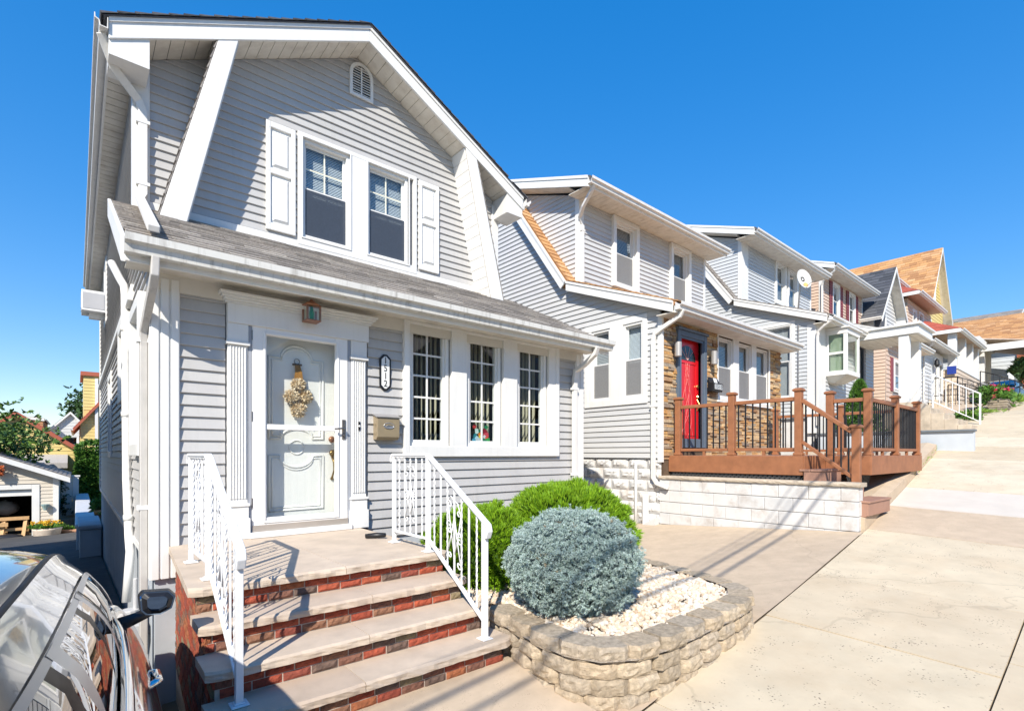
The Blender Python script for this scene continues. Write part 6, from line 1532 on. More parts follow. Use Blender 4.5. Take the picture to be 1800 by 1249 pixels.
wall(H6, right(36.2), [(6.6, 3), (17, 3), (17, 9.3), (6.6, 9.3)], m=SIDING6); wall(H6, back(17), [(31.2, 3), (36.2, 3), (36.2, 9.3), (31.2, 9.3)], m=SIDING6)
hip(H6, 30.8, 36.6, 6.05, 17.4, 9.5, 11.3, SHING_R)
hip(H6, 32.0, 34.6, 7.3, 11, 10.75, 11.35, SHING_R, ins=1.2, name='dormer_roof')
MB().box(32.3, 34.3, 7.7, 10.5, 9.6, 10.71).build('dormer_wall', SIDING6, H6); window(H6, front(7.68), 32.8, 33.7, 9.95, 10.6, 'fixed', (2, 1), None, d=.01, detail=False)
hip(H6, 30.9, 37.6, 4.55, 6.6, 7.42, 8.3, SHING_R, ins=1.6, name='porch_roof')
for x in (31.3, 33.6, 35.6, 37.3): MB().box(x - .16, x + .16, 4.75, 5.05, 5.6, 7.37).build('column', WHITE, H6, bevel=0.01)
MB().box(31.15, 37.4, 4.72, 4.95, 3.2, 5.6).build('porch_parapet', SIDING6, H6); MB().box(31.15, 31.35, 4.96, 6.6, 3.2, 5.6).build('porch_parapet', SIDING6, H6)
MB().box(31.1, 37.45, 4.68, 5.0, 5.603, 5.68).build('parapet_cap', WHITE, H6)
siding(H6, front(4.72), [(31.15, 3.6), (37.4, 3.6), (37.4, 5.58), (31.15, 5.58)], 3.6, .2, (), SIDING6, joined=True); siding(H6, left(31.15), [(4.72, 3.6), (6.6, 3.6), (6.6, 5.58), (4.72, 5.58)], 3.6, .2, (), SIDING6, joined=True)
for i in range(5): MB().box(36.2, 38.6, 4.6 - .3 * (i + 1), 4.6 - .3 * i - .002, 3.5, 4.95 - .17 * i).build('step', CONC_O, H6, bevel=.01)
pipe_rail('dark iron stair rail in front of the cream columned porch', [(34.3, 4.3, 4.9), (34.3, 3.6, 4.6), (34.3, 2.9, 4.2)], 0.85, BLACK, 0.2, group='dark iron stair rails up the street')
# house 7: tall yellow gable
H7 = gable_house('house', 'tall yellow house with orange shingle roof at the top of the row', 38.3, 43.4, 7.3, 19, 4, 10.7, 14.3, SIDING7, SHING_O, 0.45, 40.85, 0.2, group='row houses up the hill', wins=[(40.4, 41.2, 11.3, 12.6), (39.2, 40.0, 8.4, 9.8), (41.4, 42.2, 8.4, 9.8)])
pf7 = MB().box(38.0, 43.8, 4.8, 7.2, 7.9, 8.15).build('porch_roof', WHITE, H7)
for x in (38.4, 41, 43.4): MB().box(x - .12, x + .12, 4.95, 5.2, 5.2, 7.9).build('column', WHITE, H7)
pk = thing('picket_fence', 'white picket rail along the far porch above the parked dark car', 'fence', (40, 3.7, 4.9))
MB().box(38.7, 42.5, 3.72, 3.76, 5.95, 6.03).build('rail', WHITE_METAL, pk); MB().box(38.7, 42.5, 3.72, 3.76, 5.12, 5.2).build('rail', WHITE_METAL, pk)
for i in range(17): MB().box(38.7 + i * .23, 38.78 + i * .23, 3.70, 3.715, 4.8, 6.08).build('picket', WHITE_METAL, pk)
aw = thing('awning', 'pale beige awning over the entrance beyond the red-roofed porch', 'awning', (45, 3.6, 8))
mb = MB(); mb.prism([(40.3, 3.0, 7.95), (46.2, 3.0, 7.75), (46.2, 5.8, 8.5), (40.3, 5.8, 8.5)], (0, 0, 0.05)); mb.build('canopy', mat('beige_canvas', (0.55, 0.45, 0.38), 0.8, 0.06), aw, fixn=True)
MB().box(40.3, 40.34, 3.0, 5.7, 7.6, 7.98).build('valance', WHITE, aw); MB().box(40.3, 46.2, 2.97, 3.0, 7.45, 7.8).build('valance', mat('beige_canvas', (0.55, 0.45, 0.38)), aw)
for x in (40.6, 43.3, 45.9): MB().tube([(x, 3.1, 4.5), (x, 3.1, 7.8)], 0.05, 6).build('pole', WHITE_METAL, aw)
# across the corner
H8 = gable_house('house', 'brick and grey-white house with brown shingle roof across the corner', 47.0, 56, 3.6, 15, 4, 8.9, 11.6, mat('grey_white_siding', (0.56, 0.60, 0.64), 0.5, 0.04), SHING_O, 0.45, 51.5, 0.25, wins=[(49.2, 50.6, 6.3, 8.0)])
MB().box(46.9, 47.9, 3.45, 3.6, 4, 8.6).build('brick_pier', mat('far_brick', (0.36, 0.10, 0.05), 0.85, 0.3, 12), H8); MB().box(46.86, 46.995, 3.5, 4.1, 4, 8.6).build('brick_pier', mat('far_brick', (0.36, 0.10, 0.05)), H8)
H9 = gable_house('house', 'dark grey roof of a house behind the brown-roofed one', 58, 72, 6, 20, 4, 10.5, 15.2, SIDING8, SHING_I, 0.5, 68, 0.3)
# signs, plants and a parked car at the top of the street
sp = thing('street_sign', 'small green street name sign on a post at the far corner', 'street sign', (44.6, 3.05, 5))
MB().tube([(44.6, 3.05, 4.6), (44.6, 3.05, 8.0)], 0.035, 8).build('post', STEEL, sp); MB().box(44.3, 45.0, 3.03, 3.07, 7.7, 7.95).build('plate', mat('sign_green', (0.02, 0.30, 0.22), 0.5), sp)
def bush(name, label, c, ax, m, n=500, L=0.16, w=0.07, cat='bush', group=None, flowers=None):
    root = thing(name, label, cat, (c[0], c[1], c[2] - ax[2]), group); mb = MB(); c = V(c)
    for i in range(n):
        d = rnd_dir(); d.z = abs(d.z) * 1.0 if random.random() < .8 else d.z
        rad = random.uniform(.6, 1.0) * (1 + .25 * noise.noise(d * 2.5 + c)); p = c + V(d.x * ax[0], d.y * ax[1], d.z * ax[2]) * rad
        tuft(mb, p, (d + V(0, 0, .5)).normalized(), 4, L, w, .8)
    mb.build('foliage', m, root)
    if flowers:
        fm_, k = flowers
        for i in range(k):
            d = rnd_dir(); d.z = abs(d.z); p = c + V(d.x * ax[0], d.y * ax[1], d.z * ax[2]) * 1.02; q = MB(); tuft(q, p, (d + V(0, 0, .4)).normalized(), 9, 0.13 * L / .16, 0.07 * L / .16, 1.0); q.build('bloom', fm_, root)
    MB().tube([c + V(0, 0, -ax[2] - .1), c], [0.03, 0.01], 5).build('stems', BARK, root)
    return root
bush('rose_bush', 'flowering bush with red blooms above the far stone wall', (24.8, 2.72, 3.52), (1.5, 0.5, 0.50), GREEN_H, 520, .15, .06, flowers=(RED_F, 16))
bush('round_bush', 'small round green plant at the foot of the white stair rail', (20.6, 2.9, 2.55), (.45, .4, .38), GREEN_H, 260, .12, .05)
bush('dark_yew', 'dark spreading evergreen at the far right corner of the street', (43.5, 3.3, 6.4), (2.6, .7, .9), GREEN_D, 700, .3, .09)
bush('palm_like_shrub', 'grassy yellow-green clump beside the red blooms', (26.6, 2.6, 3.55), (.7, .4, .3), GRASS, 200, .25, .03)
sw_ = thing('stone_wall', 'low dry-stone wall below the red-flowering bush', 'wall', (26, 2.3, 3.4))
for r in range(5):
    x = 23.6 + random.uniform(0, .2)
    while x < 29.5:
        L = random.uniform(.3, .7); zz = G(x) - .05 + r * .075; y_ = 2.28 + (x - 23.6) * .06 + random.uniform(-.03, .03); MB().box(x, x + L - .03, y_, y_ + .5, zz, zz + .07).build('stone', mat('fieldstone', (0.30, 0.25, 0.18), 0.9, 0.3, 10, bump=.5, bscale=30, objrand=[(0.32, 0.27, 0.20), (0.22, 0.19, 0.15), (0.40, 0.34, 0.25)]), sw_, bevel=.02); x += L
def weeds(name, label, pts, m=GRASS, n=14, L=.12):
    mb = MB()
    for (x, y, z) in pts: tuft(mb, V(x, y, z), V(0, 0, 1), n, L * random.uniform(.6, 1.3), .012, .7)
    o = mb.build(name, m); tag(o, kind='stuff'); return o
weeds('weeds', '', [(x + random.gauss(0, .12), Ye(x) + .02 + abs(random.gauss(0, .10)), walk_z(x, Ye(x)) + .01) for x in [random.uniform(11.8, 15.2) for _ in range(170)]], L=.10)
weeds('weeds', '', [(22.6 + random.gauss(0, .35), 2.75 + random.gauss(0, .22), walk_z(22.6, 2.9)) for _ in range(90)], n=12)
weeds('weeds', '', [(random.uniform(20.2, 21.9), 2.9 + random.gauss(0, .12), 2.82 + 0.0) for _ in range(60)], L=.1)

# ================================================================== down the driveway: garage, gardens and houses behind
GA = thing('garage', 'cream gabled garage with open dark doorway at the end of the driveway', 'garage', (-3.6, 30, -1.65))
fg = front(28.0); zg = -1.72
gp = [(-6.7, zg), (-0.57, zg), (-0.57, 0.78), (-3.63, 2.1), (-6.7, 0.78)]
GD = (-4.2, -1.35, zg, 0.22)
GSID = mat('cream_garage_siding', (0.62, 0.56, 0.47), 0.55, 0.05)
w = wall(GA, fg, gp, [GD]); siding(w, fg, gp, zg, 0.145, [(-4.4, -1.12, zg - 1, 0.45)], GSID)
wall(GA, right(-0.57), [(28, zg), (34, zg), (34, .78), (28, .78)], m=GSID); wall(GA, left(-6.7), [(28, zg), (34, zg), (34, .78), (28, .78)], m=GSID); wall(GA, back(34), gp, m=GSID)
c = MB(); fbox(c, fg, -1.35, -1.12, zg, 0.42, 0, .05); fbox(c, fg, -4.42, -4.2, zg, .42, 0, .05); fbox(c, fg, -4.2, -1.35, .24, .42, 0, .05); c.build('door_casing', WHITE, GA, bevel=.008)
fbox(MB(), fg, -4.2, -1.35, -0.02, 0.22, -.12, -.06).build('raised_door', WHITE, GA)
fbox(MB(), fg, -0.72, -0.55, zg, .72, 0, .03).build('corner_board', WHITE, GA)
rm = MB(); A = [fg(-4.6, zg + .02, -.05), fg(-.9, zg + .02, -.05), fg(-.9, .6, -.05), fg(-4.6, .6, -.05)]; B = [fg(-4.6, zg + .02, -5.5), fg(-.9, zg + .02, -5.5), fg(-.9, .6, -5.5), fg(-4.6, .6, -5.5)]
rm.add(A + B, [(4, 5, 6, 7), (1, 2, 6, 5), (2, 3, 7, 6), (3, 0, 4, 7)]); rm.build('inside', DARK, GA)
MB().box(-4.6, -.9, 28.02, 33, zg, zg + .03).build('floor', mat('red_brown_floor', (0.22, 0.10, 0.07), .9, .2), GA)
for s, xe in ((1, -0.57), (-1, -6.7)):
    xr, zr = -3.63, 2.18; sl = (zr - .86) / 3.07; xo = xe + s * .38; zo = .86 - sl * .38
    mb = MB(); mb.prism([(xr, 27.6, zr), (xo, 27.6, zo), (xo, 27.6, zo - .07), (xr, 27.6, zr - .07)], (0, 6.8, 0)); r_ = mb.build('roof', SHING_I, GA, fixn=True)
    shingles(r_, (xo, 27.58, zo + .005), (xo, 34.4, zo + .005), (xr, 34.4, zr + .005), (xr, 27.58, zr + .005), .15, .33, SHING_I)
    mb = MB(); mb.prism([(xr, 27.57, zr - .02), (xo, 27.57, zo - .02), (xo, 27.57, zo - .22), (xr, 27.57, zr - .22)], (0, .04, 0)); mb.build('rake_board', WHITE, GA, fixn=True)
lp = thing('wall_lamp', 'small blue-green lamp on the garage front between door and corner', 'wall light', (-.95, 27.9, -.5))
MB().lathe((-.95, 27.85, -.62), [(.05, 0), (.08, .1), (.13, .2), (.14, .24)], 10).build('shade', mat('verdigris', (.25, .36, .36), .5), lp); MB().box(-.98, -.92, 27.86, 27.98, -.5, -.44).build('bracket', BLACK, lp)
tub = thing('planter_tub', 'white stone tub of yellow flowers at the garage corner', 'planter', (-.9, 27.6, zg))
MB().lathe((-.88, 27.45, zg), [(.30, 0), (.40, .12), (.44, .36), (.47, .42), (.42, .44)], 18).build('tub', TUB, tub, smooth=True)
mb = MB(); fl_ = MB()
for i in range(130):
    a, r_ = random.uniform(0, 6.28), .44 * math.sqrt(random.random()); p = V(-.88 + r_ * 1.1 * math.cos(a), 27.45 + r_ * math.sin(a), zg + .42)
    tuft(mb, p, V(math.cos(a) * .4, math.sin(a) * .4, 1), 5, .2, .06, .6)
    if i % 2: tuft(fl_, p + V(0, 0, random.uniform(.13, .26)), V(0, -.3, 1), 7, .08, .05, 1.0)
mb.build('foliage', GREEN_H, tub); tag(fl_.build('blooms', YELLOW_F, tub), kind='stuff')
bw_ = thing('flower_bowl', 'terracotta bowl with a leafy green plant beside the white tub', 'planter', (-.1, 27.9, zg))
MB().lathe((-.12, 27.95, zg - .02), [(.22, 0), (.34, .12), (.40, .28), (.36, .30), (.3, .2)], 18).build('bowl', TERRA, bw_, smooth=True)
mb = MB()
for i in range(60): a = random.uniform(0, 6.28); tuft(mb, V(-.12 + .15 * math.cos(a), 27.95 + .15 * math.sin(a), zg + .2), V(math.cos(a) * .6, math.sin(a) * .6, .9), 5, .22, .09, .6)
mb.build('foliage', GREEN_H, bw_)
# clutter in the doorway
sw2 = thing('sawhorse', 'light wooden trestle stack just inside the garage door', 'sawhorse', (-1.9, 28.5, zg))
for x in (-2.25, -1.62):
    MB().beam((x, 28.3, zg + .03), (x + .08, 28.5, zg + .8), .12, .05).build('leg', WOODL, sw2); MB().beam((x + .1, 28.8, zg + .03), (x + .08, 28.5, zg + .8), .12, .05).build('leg', WOODL, sw2)
MB().box(-2.4, -1.45, 28.4, 28.6, zg + .72, zg + .84).build('beam', WOODL, sw2); MB().box(-2.35, -1.5, 28.42, 28.55, zg + .3, zg + .4).build('crossbar', WOODL, sw2)
MB().box(-2.4, -2.05, 28.25, 28.33, zg + .5, zg + .65).build('board_end', WOODL, sw2)
def lump(name, label, cat, c, ax, m):
    mb = MB(); T = []; nu, nv = 14, 8; c = V(c)
    for j in range(nv + 1):
        for i in range(nu):
            a, b = 2 * math.pi * i / nu, math.pi * j / nv; d = V(math.sin(b) * math.cos(a), math.sin(b) * math.sin(a), math.cos(b)); T.append(c + V(d.x * ax[0], d.y * ax[1], d.z * ax[2]) * (1 + .22 * noise.noise(d * 2.2 + c)))
    mb.add(T, [(j * nu + i, j * nu + (i + 1) % nu, (j + 1) * nu + (i + 1) % nu, (j + 1) * nu + i) for j in range(nv) for i in range(nu)])
    return tag(mb.build(name, m, smooth=True), label, cat)
lump('yellow_sack', 'crumpled yellow sack leaning beside the wooden trestle in the garage', 'sack', (-2.75, 28.35, zg + .3), (.24, .16, .36), mat('yellow_plastic', (.75, .45, .03), .4, .2, 8))
lump('white_sack', 'pale blue-white plastic sack behind the yellow one in the garage', 'sack', (-2.75, 28.95, zg + .65), (.28, .25, .5), mat('pale_plastic', (.45, .5, .58), .4, .15, 8))
lump('black_bag', 'flat black bag on the floor of the garage doorway', 'bag', (-2.1, 28.1, zg + .1), (.5, .2, .12), mat('black_plastic', (.03, .03, .035), .3, .1))
lump('grey_tarp', 'grey bundled sheet on top of the clutter in the garage', 'tarpaulin', (-2.2, 29.4, zg + 1.15), (.4, .3, .3), mat('grey_sheet', (.25, .25, .25), .7, .2, 8))
fl2 = thing('hanging_basket', 'orange-red flower bunch hanging on the garage gable at the picture edge', 'flower basket', (-2.3, 27.8, 1.0)); mb = MB()
for i in range(50): tuft(mb, V(-2.3, 27.75, 1.0) + rnd_dir() * .18, rnd_dir(), 5, .1, .06, .9)
tag(mb.build('blooms', mat('orange_petals', (.65, .16, .05), .6, .2), fl2), kind='stuff')
MB().lathe((-2.3, 27.8, .8), [(.05, 0), (.16, .15), (.17, .2)], 10).build('basket', BARK, fl2)
# low rendered wall along the foundation, hedge, white panel
lw = thing('garden_wall', 'low grey rendered wall running along the driveway beside the house', 'wall', (.3, 22, -1.3))
MB().box(.06, .47, 16.2, 18.6, -1.6, -.20).build('body', CONC_G, lw, bevel=.02); MB().box(.0, .42, 18.602, 33, -1.9, -.42).build('body', CONC_G, lw, bevel=.02)
MB().box(.03, .485, 16.15, 18.6, -.197, -.09).build('coping', CONC_G, lw, bevel=.03); MB().box(-.03, .45, 18.602, 33, -.417, -.31).build('coping', mat('pale_coping', (.55, .55, .55), .85, .08), lw, bevel=.03)
he = thing('hedge', 'clipped green hedge between the white panel and the nearest house', 'hedge', (1.3, 36, -1.2)); mb = MB()
for i in range(3000):
    x, y, z = random.uniform(.05, 3.0), random.choice((34.2, 34.2, random.uniform(34.2, 38))), random.uniform(-1.1, 2.0)
    if y > 34.3: z = random.choice((2.0, random.uniform(-1, 2.0))); x = .05 if z < 1.95 else x
    b = .22 * noise.noise(V(x, y, z) * 1.1); tuft(mb, V(x + b, y + b, z + b + (.25 * math.sin(x * 2) if z > 1.9 else 0)), V(-.2, -.6, .5), 4, .2, .09, .9)
mb.build('foliage', GREEN_H, he); MB().box(.2, 3, 34.4, 37.8, -1.3, 1.8).build('foliage_core', mat('hedge_core', (.02, .05, .01), .95), he)  # the box is a solid dark core inside the leaves
sh_ = thing('shed', 'white flat panelled shed wall with ivy beside the garage', 'shed', (.1, 32, -1.3))
for i in range(3): MB().box(-.62 + i * .24, -.62 + (i + 1) * .24 - .01, 32.0, 32.1, -1.25, .55).build('panel', WHITE, sh_)
MB().box(-.66, .14, 31.97, 32.13, .553, .63).build('rail', WHITE, sh_)
iv = thing('ivy', 'dark ivy trailing down the white panel behind the garage corner', 'ivy', (-.5, 31.9, -1)); mb = MB()
for i in range(110):
    z = random.uniform(-1.2, .55); x = -.62 + abs(random.gauss(0, .16)) + (0.1 if z < -.9 else 0); tuft(mb, V(x, 31.93, z), V(0, -.5, -.5), 3, .09, .07, .9)
mb.build('foliage', GREEN_D, iv); MB().tube([(-.58, 31.95, -1.3), (-.55, 31.95, .5)], .015, 5).build('stem', BARK, iv)
bush('leafy_plant', 'bright leafy plant on the low wall next to the house corner', (.62, 20.5, -.05), (.25, .5, .28), GREEN_H, 120, .14, .07)
sheet('back_garden', SOIL, [-12, -6, -.6, 0, 3, 8], [28.7, 31, 34, 40], lambda x, y: -1.75 + (.25 if y > 30 and x < 0 else 0))
MB_step = MB().box(-.56, .0, 30.6, 30.9, -1.8, -1.3); tag(MB_step.build('garden_step', CONC_O, bevel=.02), kind='structure')
# broad-leaved tree over the garage
def tree(name, label, x, y, z0, h, cr, m, n, L=.22, w=.1, cz=.62, group=None, trunk=.16):
    root = thing(name, label, 'tree', (x, y, z0), group); T = MB(); ends = []
    T.tube([(x, y, z0 - .2), (x + .05, y, z0 + h * .25), (x - .05, y + .05, z0 + h * .5)], [trunk, trunk * .8, trunk * .55], 8)
    for i in range(11):
        a = i * 2.4; e = random.uniform(.0, .9); r_ = cr * random.uniform(.55, .95) * math.cos(e * .9); s = V(x, y, z0 + h * random.uniform(.25, .5)); q = V(x + r_ * math.cos(a), y + r_ * math.sin(a), z0 + h * (cz + .36 * math.sin(e)))
        m_ = (s + q) / 2 + V(0, 0, h * .05); T.tube([s, m_, q], [trunk * .4, trunk * .22, trunk * .08], 5); ends += [q, m_, (q + m_) / 2]
    T.build('trunk', BARK, root); mb = MB()
    for i in range(n):
        b = random.choice(ends); p = b + V(random.gauss(0, cr * .2), random.gauss(0, cr * .2), random.gauss(0, h * .045)); tuft(mb, p, rnd_dir() + V(0, 0, .15), 5, L, w, .9)
    mb.build('crown', m, root); return root
tree('leafy_tree', 'dark green spreading tree rising behind the open garage', -3.7, 31.5, -1.7, 6.3, 2.9, GREEN_T, 1900, .22, .10, cz=.58)
# houses behind
HY = gable_house('house', 'low yellow house with red rake boards behind the garage', -4.6, 0.25, 37, 48, -2, 1.75, 3.75, SIDING7, SHING_R, .35, -2.4, .2, fasc=mat('rust_red_board', (.42, .11, .06), .6, .06))
aw2 = MB(); aw2.prism([(-3.9, 35.6, 1.12), (-.35, 35.6, 1.12), (-.35, 36.95, 1.55), (-3.9, 36.95, 1.55)], (0, 0, .06)); aw2.build('porch_awning', mat('ribbed_grey_metal', (.42, .40, .38), .6, .06), HY, fixn=True)
MB().box(-3.9, -.35, 35.58, 35.6, .9, 1.15).build('awning_valance', mat('ribbed_grey_metal', (.42, .40, .38)), HY)
MB().box(-.95, -.8, 35.65, 35.8, -1.9, 1.15).build('porch_post', mat('grey_post', (.35, .35, .34), .7), HY)
MB().box(-3.9, -1.0, 36.9, 36.96, -1.2, 1.2).build('porch_dark_panel', DARK, HY)  # near-black sheet, paints in the dimness of the porch under the awning
fbox(MB(), front(36.88), -1.75, -1.05, -.6, .9, 0, .02).build('door', mat('cream_arch_door', (.45, .40, .28), .6), HY)
HZ = gable_house('house', 'tall yellow clapboard house with steep red-brown roof edge beside the hedge', .2, 7.5, 42, 54, -2, 3.6, 8.6, SIDING7, SHING_R, .35, 3.9, .2, fasc=mat('rust_red_board', (.42, .11, .06)), wins=[(1.95, 2.75, 1.4, 3.0)])
MB().box(.35, 3.0, 41.9, 46, 4.0, 6.55).build('dormer', SIDING7, HZ); MB().box(.2, 3.2, 41.75, 46.3, 6.55, 6.8).build('dormer_eave', mat('rust_red_board', (.42, .11, .06)), HZ)
siding(HZ, front(41.9), [(.35, 4.4), (3, 4.4), (3, 6.5), (.35, 6.5)], 4.4, .2, (), SIDING7, joined=True)
MB().box(.9, 1.06, 41.75, 41.86, .2, 6.4).build('downspout', WHITE, HZ)
HB = gable_house('house', 'orange-brown shingled house block beyond the low yellow roof', -7.5, -2.2, 60, 70, -3, 4.6, 4.9, mat('orange_brick', (.48, .25, .12), .9, .25, 8, island=[(.5, .26, .12), (.42, .21, .1)]), SHING_O, .1, None, .3)
HC = gable_house('house', 'white gabled house with grey roof between the two yellow houses', -2.0, 1.1, 62, 74, -3, 3.6, 5.4, SIDING5, SHING_I, .3, -.4, .3, wins=[(-1.0, .1, 1.8, 3.2)])
HD = gable_house('house', 'pale house with a low grey pyramid roof beside the tall yellow house', .9, 6.5, 56, 66, -3, 2.5, 4.4, SIDING5, SHING_I, .5, 3.7, .3, wins=[(1.6, 2.6, .2, 2.0)])
HE = gable_house('house', 'white upper storey of a house far behind the grey roofs', 0.4, 8.0, 80, 90, -3, 5.4, 6.4, SIDING5, SHING_I, .4, None, .4)
tree('round_tree', 'rounded dark tree beyond the white houses', -.8, 100, -3, 8.6, 3.6, GREEN_D, 700, .7, .35, cz=.66, group='far trees', trunk=.3)
tree('round_tree', 'smaller dark tree next to it on the skyline', -4.6, 104, -3, 8.0, 2.8, GREEN_D, 500, .7, .35, cz=.66, group='far trees', trunk=.3)
tree('pine_tree', 'dark conifer showing beside the tall yellow house', .6, 70, -3, 11.0, 1.6, GREEN_D, 500, .55, .16, cz=.70, trunk=.25)
tree('leafy_tree', 'green tree rising behind the tall yellow house with orange roof', 62, 11.5, 4, 11.2, 2.4, GREEN_T, 1800, .30, .15, cz=.68, trunk=.3)
# the next house downhill: just out of the picture, it shades the driveway
HN = gable_house('house', 'plain grey house on the far side of the driveway, downhill', -7.3, -2.05, 6.0, 17.0, -1.5, 4.9, 6.4, SIDING, SHING_I, .35)

# ================================================================== the parked car (right rear quarter seen from above)
PAINT = mat('taupe_metallic_paint', (0.48, 0.465, 0.445), 0.13, 0.02, 30, metal=0.85, coat=1.0)
CHROME = mat('chrome_trim', (0.72, 0.72, 0.72), 0.10, 0.02, metal=1.0)
TRIMG = mat('satin_grey_trim', (0.42, 0.41, 0.40), 0.28, 0.03, metal=0.7)
RUBBER = mat('black_rubber', (0.012, 0.012, 0.012), 0.6, 0.1)
CGLASS = glass_mat('tinted_car_glass', (0.10, 0.115, 0.115), 0.55)
MIRR = mat('mirror_glass', (0.35, 0.48, 0.66), 0.02, 0.0, metal=1.0)
CARIN = mat('car_interior', (0.05, 0.048, 0.045), 0.8, 0.1)
def car(name, label, loc, rz, simple=False, paint=PAINT):
    """car built in its own frame: +y forwards, x to the right, origin on the ground under the middle"""
    root = thing(name, label, 'car', loc)
    root.rotation_euler = (R(-2.2) if not simple else 0, 0, rz)
    def add(mb, n, m, parent=root, smooth=True, bevel=0, sub=0):
        me = mesh_of(mb, n, m, smooth); o = bpy.data.objects.new(n, me); COL.objects.link(o); o.parent = parent
        if sub: s = o.modifiers.new('s', 'SUBSURF'); s.levels = sub; s.render_levels = sub
        if bevel: b = o.modifiers.new('b', 'BEVEL'); b.width = bevel; b.segments = 2
        return o
    ys = [2.28, 2.2, 2.0, 1.7, 1.3, 0.95, 0.7, 0.3, -0.2, -0.7, -1.2, -1.6, -1.95, -2.2, -2.3]
    hw = [0.66, 0.80, 0.92, 0.98, 1.0, 1.01, 1.015, 1.02, 1.02, 1.02, 1.015, 1.0, 0.96, 0.88, 0.76]
    top = [0.68, 0.76, 0.84, 0.90, 0.95, 0.985, 0.99, 1.0, 1.005, 1.01, 1.02, 1.03, 1.03, 1.0, 0.90]
    mb = MB(); T = []; K = 0
    for y, w, t in zip(ys, hw, top):
        sec = [(0, t + 0.012), (w * .5, t + .008), (w * .82, t - 0.01), (w * .875, t - .03), (w * .93, t - .10), (w * 1.0, t - .32), (w * .995, .50), (w * .96, .32), (w * .92, .22), (w * .5, .20), (0, .20)]
        sec = sec + [(-x, z) for x, z in sec[-2:0:-1]]; K = len(sec); T += [(x, y, z) for x, z in sec]
    n = len(ys)
    F = [(i * K + j, i * K + (j + 1) % K, (i + 1) * K + (j + 1) % K, (i + 1) * K + j) for i in range(n - 1) for j in range(K)] + [tuple(range(K)), tuple(range((n - 1) * K, n * K))[::-1]]
    body = add(mb.add(T, F), 'body', paint, sub=1)
    # greenhouse: roof, cant rails, glass
    gy = [0.74, 0.62, 0.46, 0.24, -0.06, -0.46, -0.92, -1.40, -1.75]         # belt stations
    ry = [0.60, 0.40, 0.20, 0.02, -0.22, -0.56, -0.98, -1.30, -1.50]          # roof-edge stations, curving down into the front pillar
    rz_ = [1.05, 1.19, 1.29, 1.36, 1.405, 1.43, 1.42, 1.395, 1.36]
    rw = [0.775, 0.72, 0.68, 0.662, 0.655, 0.655, 0.645, 0.625, 0.60]
    bz = [0.985, 0.985, 0.99, 1.0, 1.005, 1.01, 1.02, 1.03, 1.03]; bw = [0.80, 0.83, 0.845, 0.855, 0.86, 0.86, 0.85, 0.83, 0.79]
    VT = 0.80                                          # height of the upper window line between belt (0) and roof edge (1)
    rw = [q + 0.048 for q in rw]
    def ip(arr, t):                                    # smooth interpolation through the stations
        i = min(int(t), 7); f = t - i; p0, p1, p2, p3 = arr[max(i - 1, 0)], arr[i], arr[i + 1], arr[min(i + 2, 8)]
        return 0.5 * (2 * p1 + (p2 - p0) * f + (2 * p0 - 5 * p1 + 4 * p2 - p3) * f * f + (3 * p1 - p0 - 3 * p2 + p3) * f ** 3)
    TS = [k / 3 for k in range(25)]; NT = 25
    def pt(i, v, s):                                   # v 0 belt .. 1 roof edge
        a = V(ip(bw, i) * s, ip(gy, i), ip(bz, i)); b = V(ip(rw, i) * s, ip(ry, i), ip(rz_, i)); p = lerp(a, b, v); k = math.sin(math.pi * v)
        p.x += s * 0.030 * k * min(1, .3 + i / 3); p.z += 0.03 * k * min(1, .2 + i / 3); p.y += 0.05 * k * max(0, 1 - i / 4.5); return p
    def edge(t, s, q=1.0): return V(ip(rw, t) * s * q, ip(ry, t), ip(rz_, t))
    def across(rows, n, m):
        q = MB(); T = []
        for i in rows:
            for k in range(-8, 9):
                u = k / 8; f = max(0, 1 - i / 4); T.append((ip(rw, i) * u * .972, ip(ry, i) + (0.06 + .38 * f) * (1 - u * u) * (1 if i < 5 else -.6), ip(rz_, i) + 0.016 + 0.06 * (1 - u ** 4) * (1 - .5 * f)))
        q.add(T, [(i * 17 + k, i * 17 + k + 1, (i + 1) * 17 + k + 1, (i + 1) * 17 + k) for i in range(len(rows) - 1) for k in range(16)]); return add(q, n, m)
    across([t for t in TS if t >= 2.6], 'roof', paint); across([t for t in TS if t <= 2.7], 'windscreen', CGLASS)
    for s in (1, -1):
        def patch(vs_, off, n, m, par=root):
            q = MB(); k = len(vs_); q.add([pt(i, v, s) + V(s * off, 0, off * .5) for i in TS for v in vs_], [(i * k + j, i * k + j + 1, (i + 1) * k + j + 1, (i + 1) * k + j) for i in range(NT - 1) for j in range(k - 1)]); return add(q, n, m, par)
        cr = MB(); T = []; cv = [VT, .86, .92, .97, 1.0]
        for i in TS:
            T += [pt(i, v, s) for v in cv]; e_ = edge(i, s, .985); e_.z += .020; T.append(e_)
        cr.add(T, [(i * 6 + k, i * 6 + k + 1, (i + 1) * 6 + k + 1, (i + 1) * 6 + k) for i in range(NT - 1) for k in range(5)]); add(cr, 'cant_rail', paint)
        add(MB().tube([edge(i, s, .972) + V(0, 0, .014) for i in TS], 0.011, 6), 'roof_seam', RUBBER)
        patch([0, .2, .4, .6, VT], -.006, 'side_window', CGLASS)
        patch([VT - .045, VT - .02, VT + .005], .006, 'window_trim', TRIMG)
        add(MB().tube([pt(i, 0.0, s) + V(s * .012, 0, .004) for i in TS], .019, 8), 'belt_moulding', CHROME)
        add(MB().tube([pt(0, v, s) + V(s * .004, .0, .0) for v in (0, .1, .2, .3, .4, .5, .6, .7, VT)], .012, 8), 'front_trim', TRIMG)
        def at_(v, y0):
            best = min(range(0, 161), key=lambda k: abs(pt(k / 20, v, s).y - y0)); return pt(best / 20, v, s)
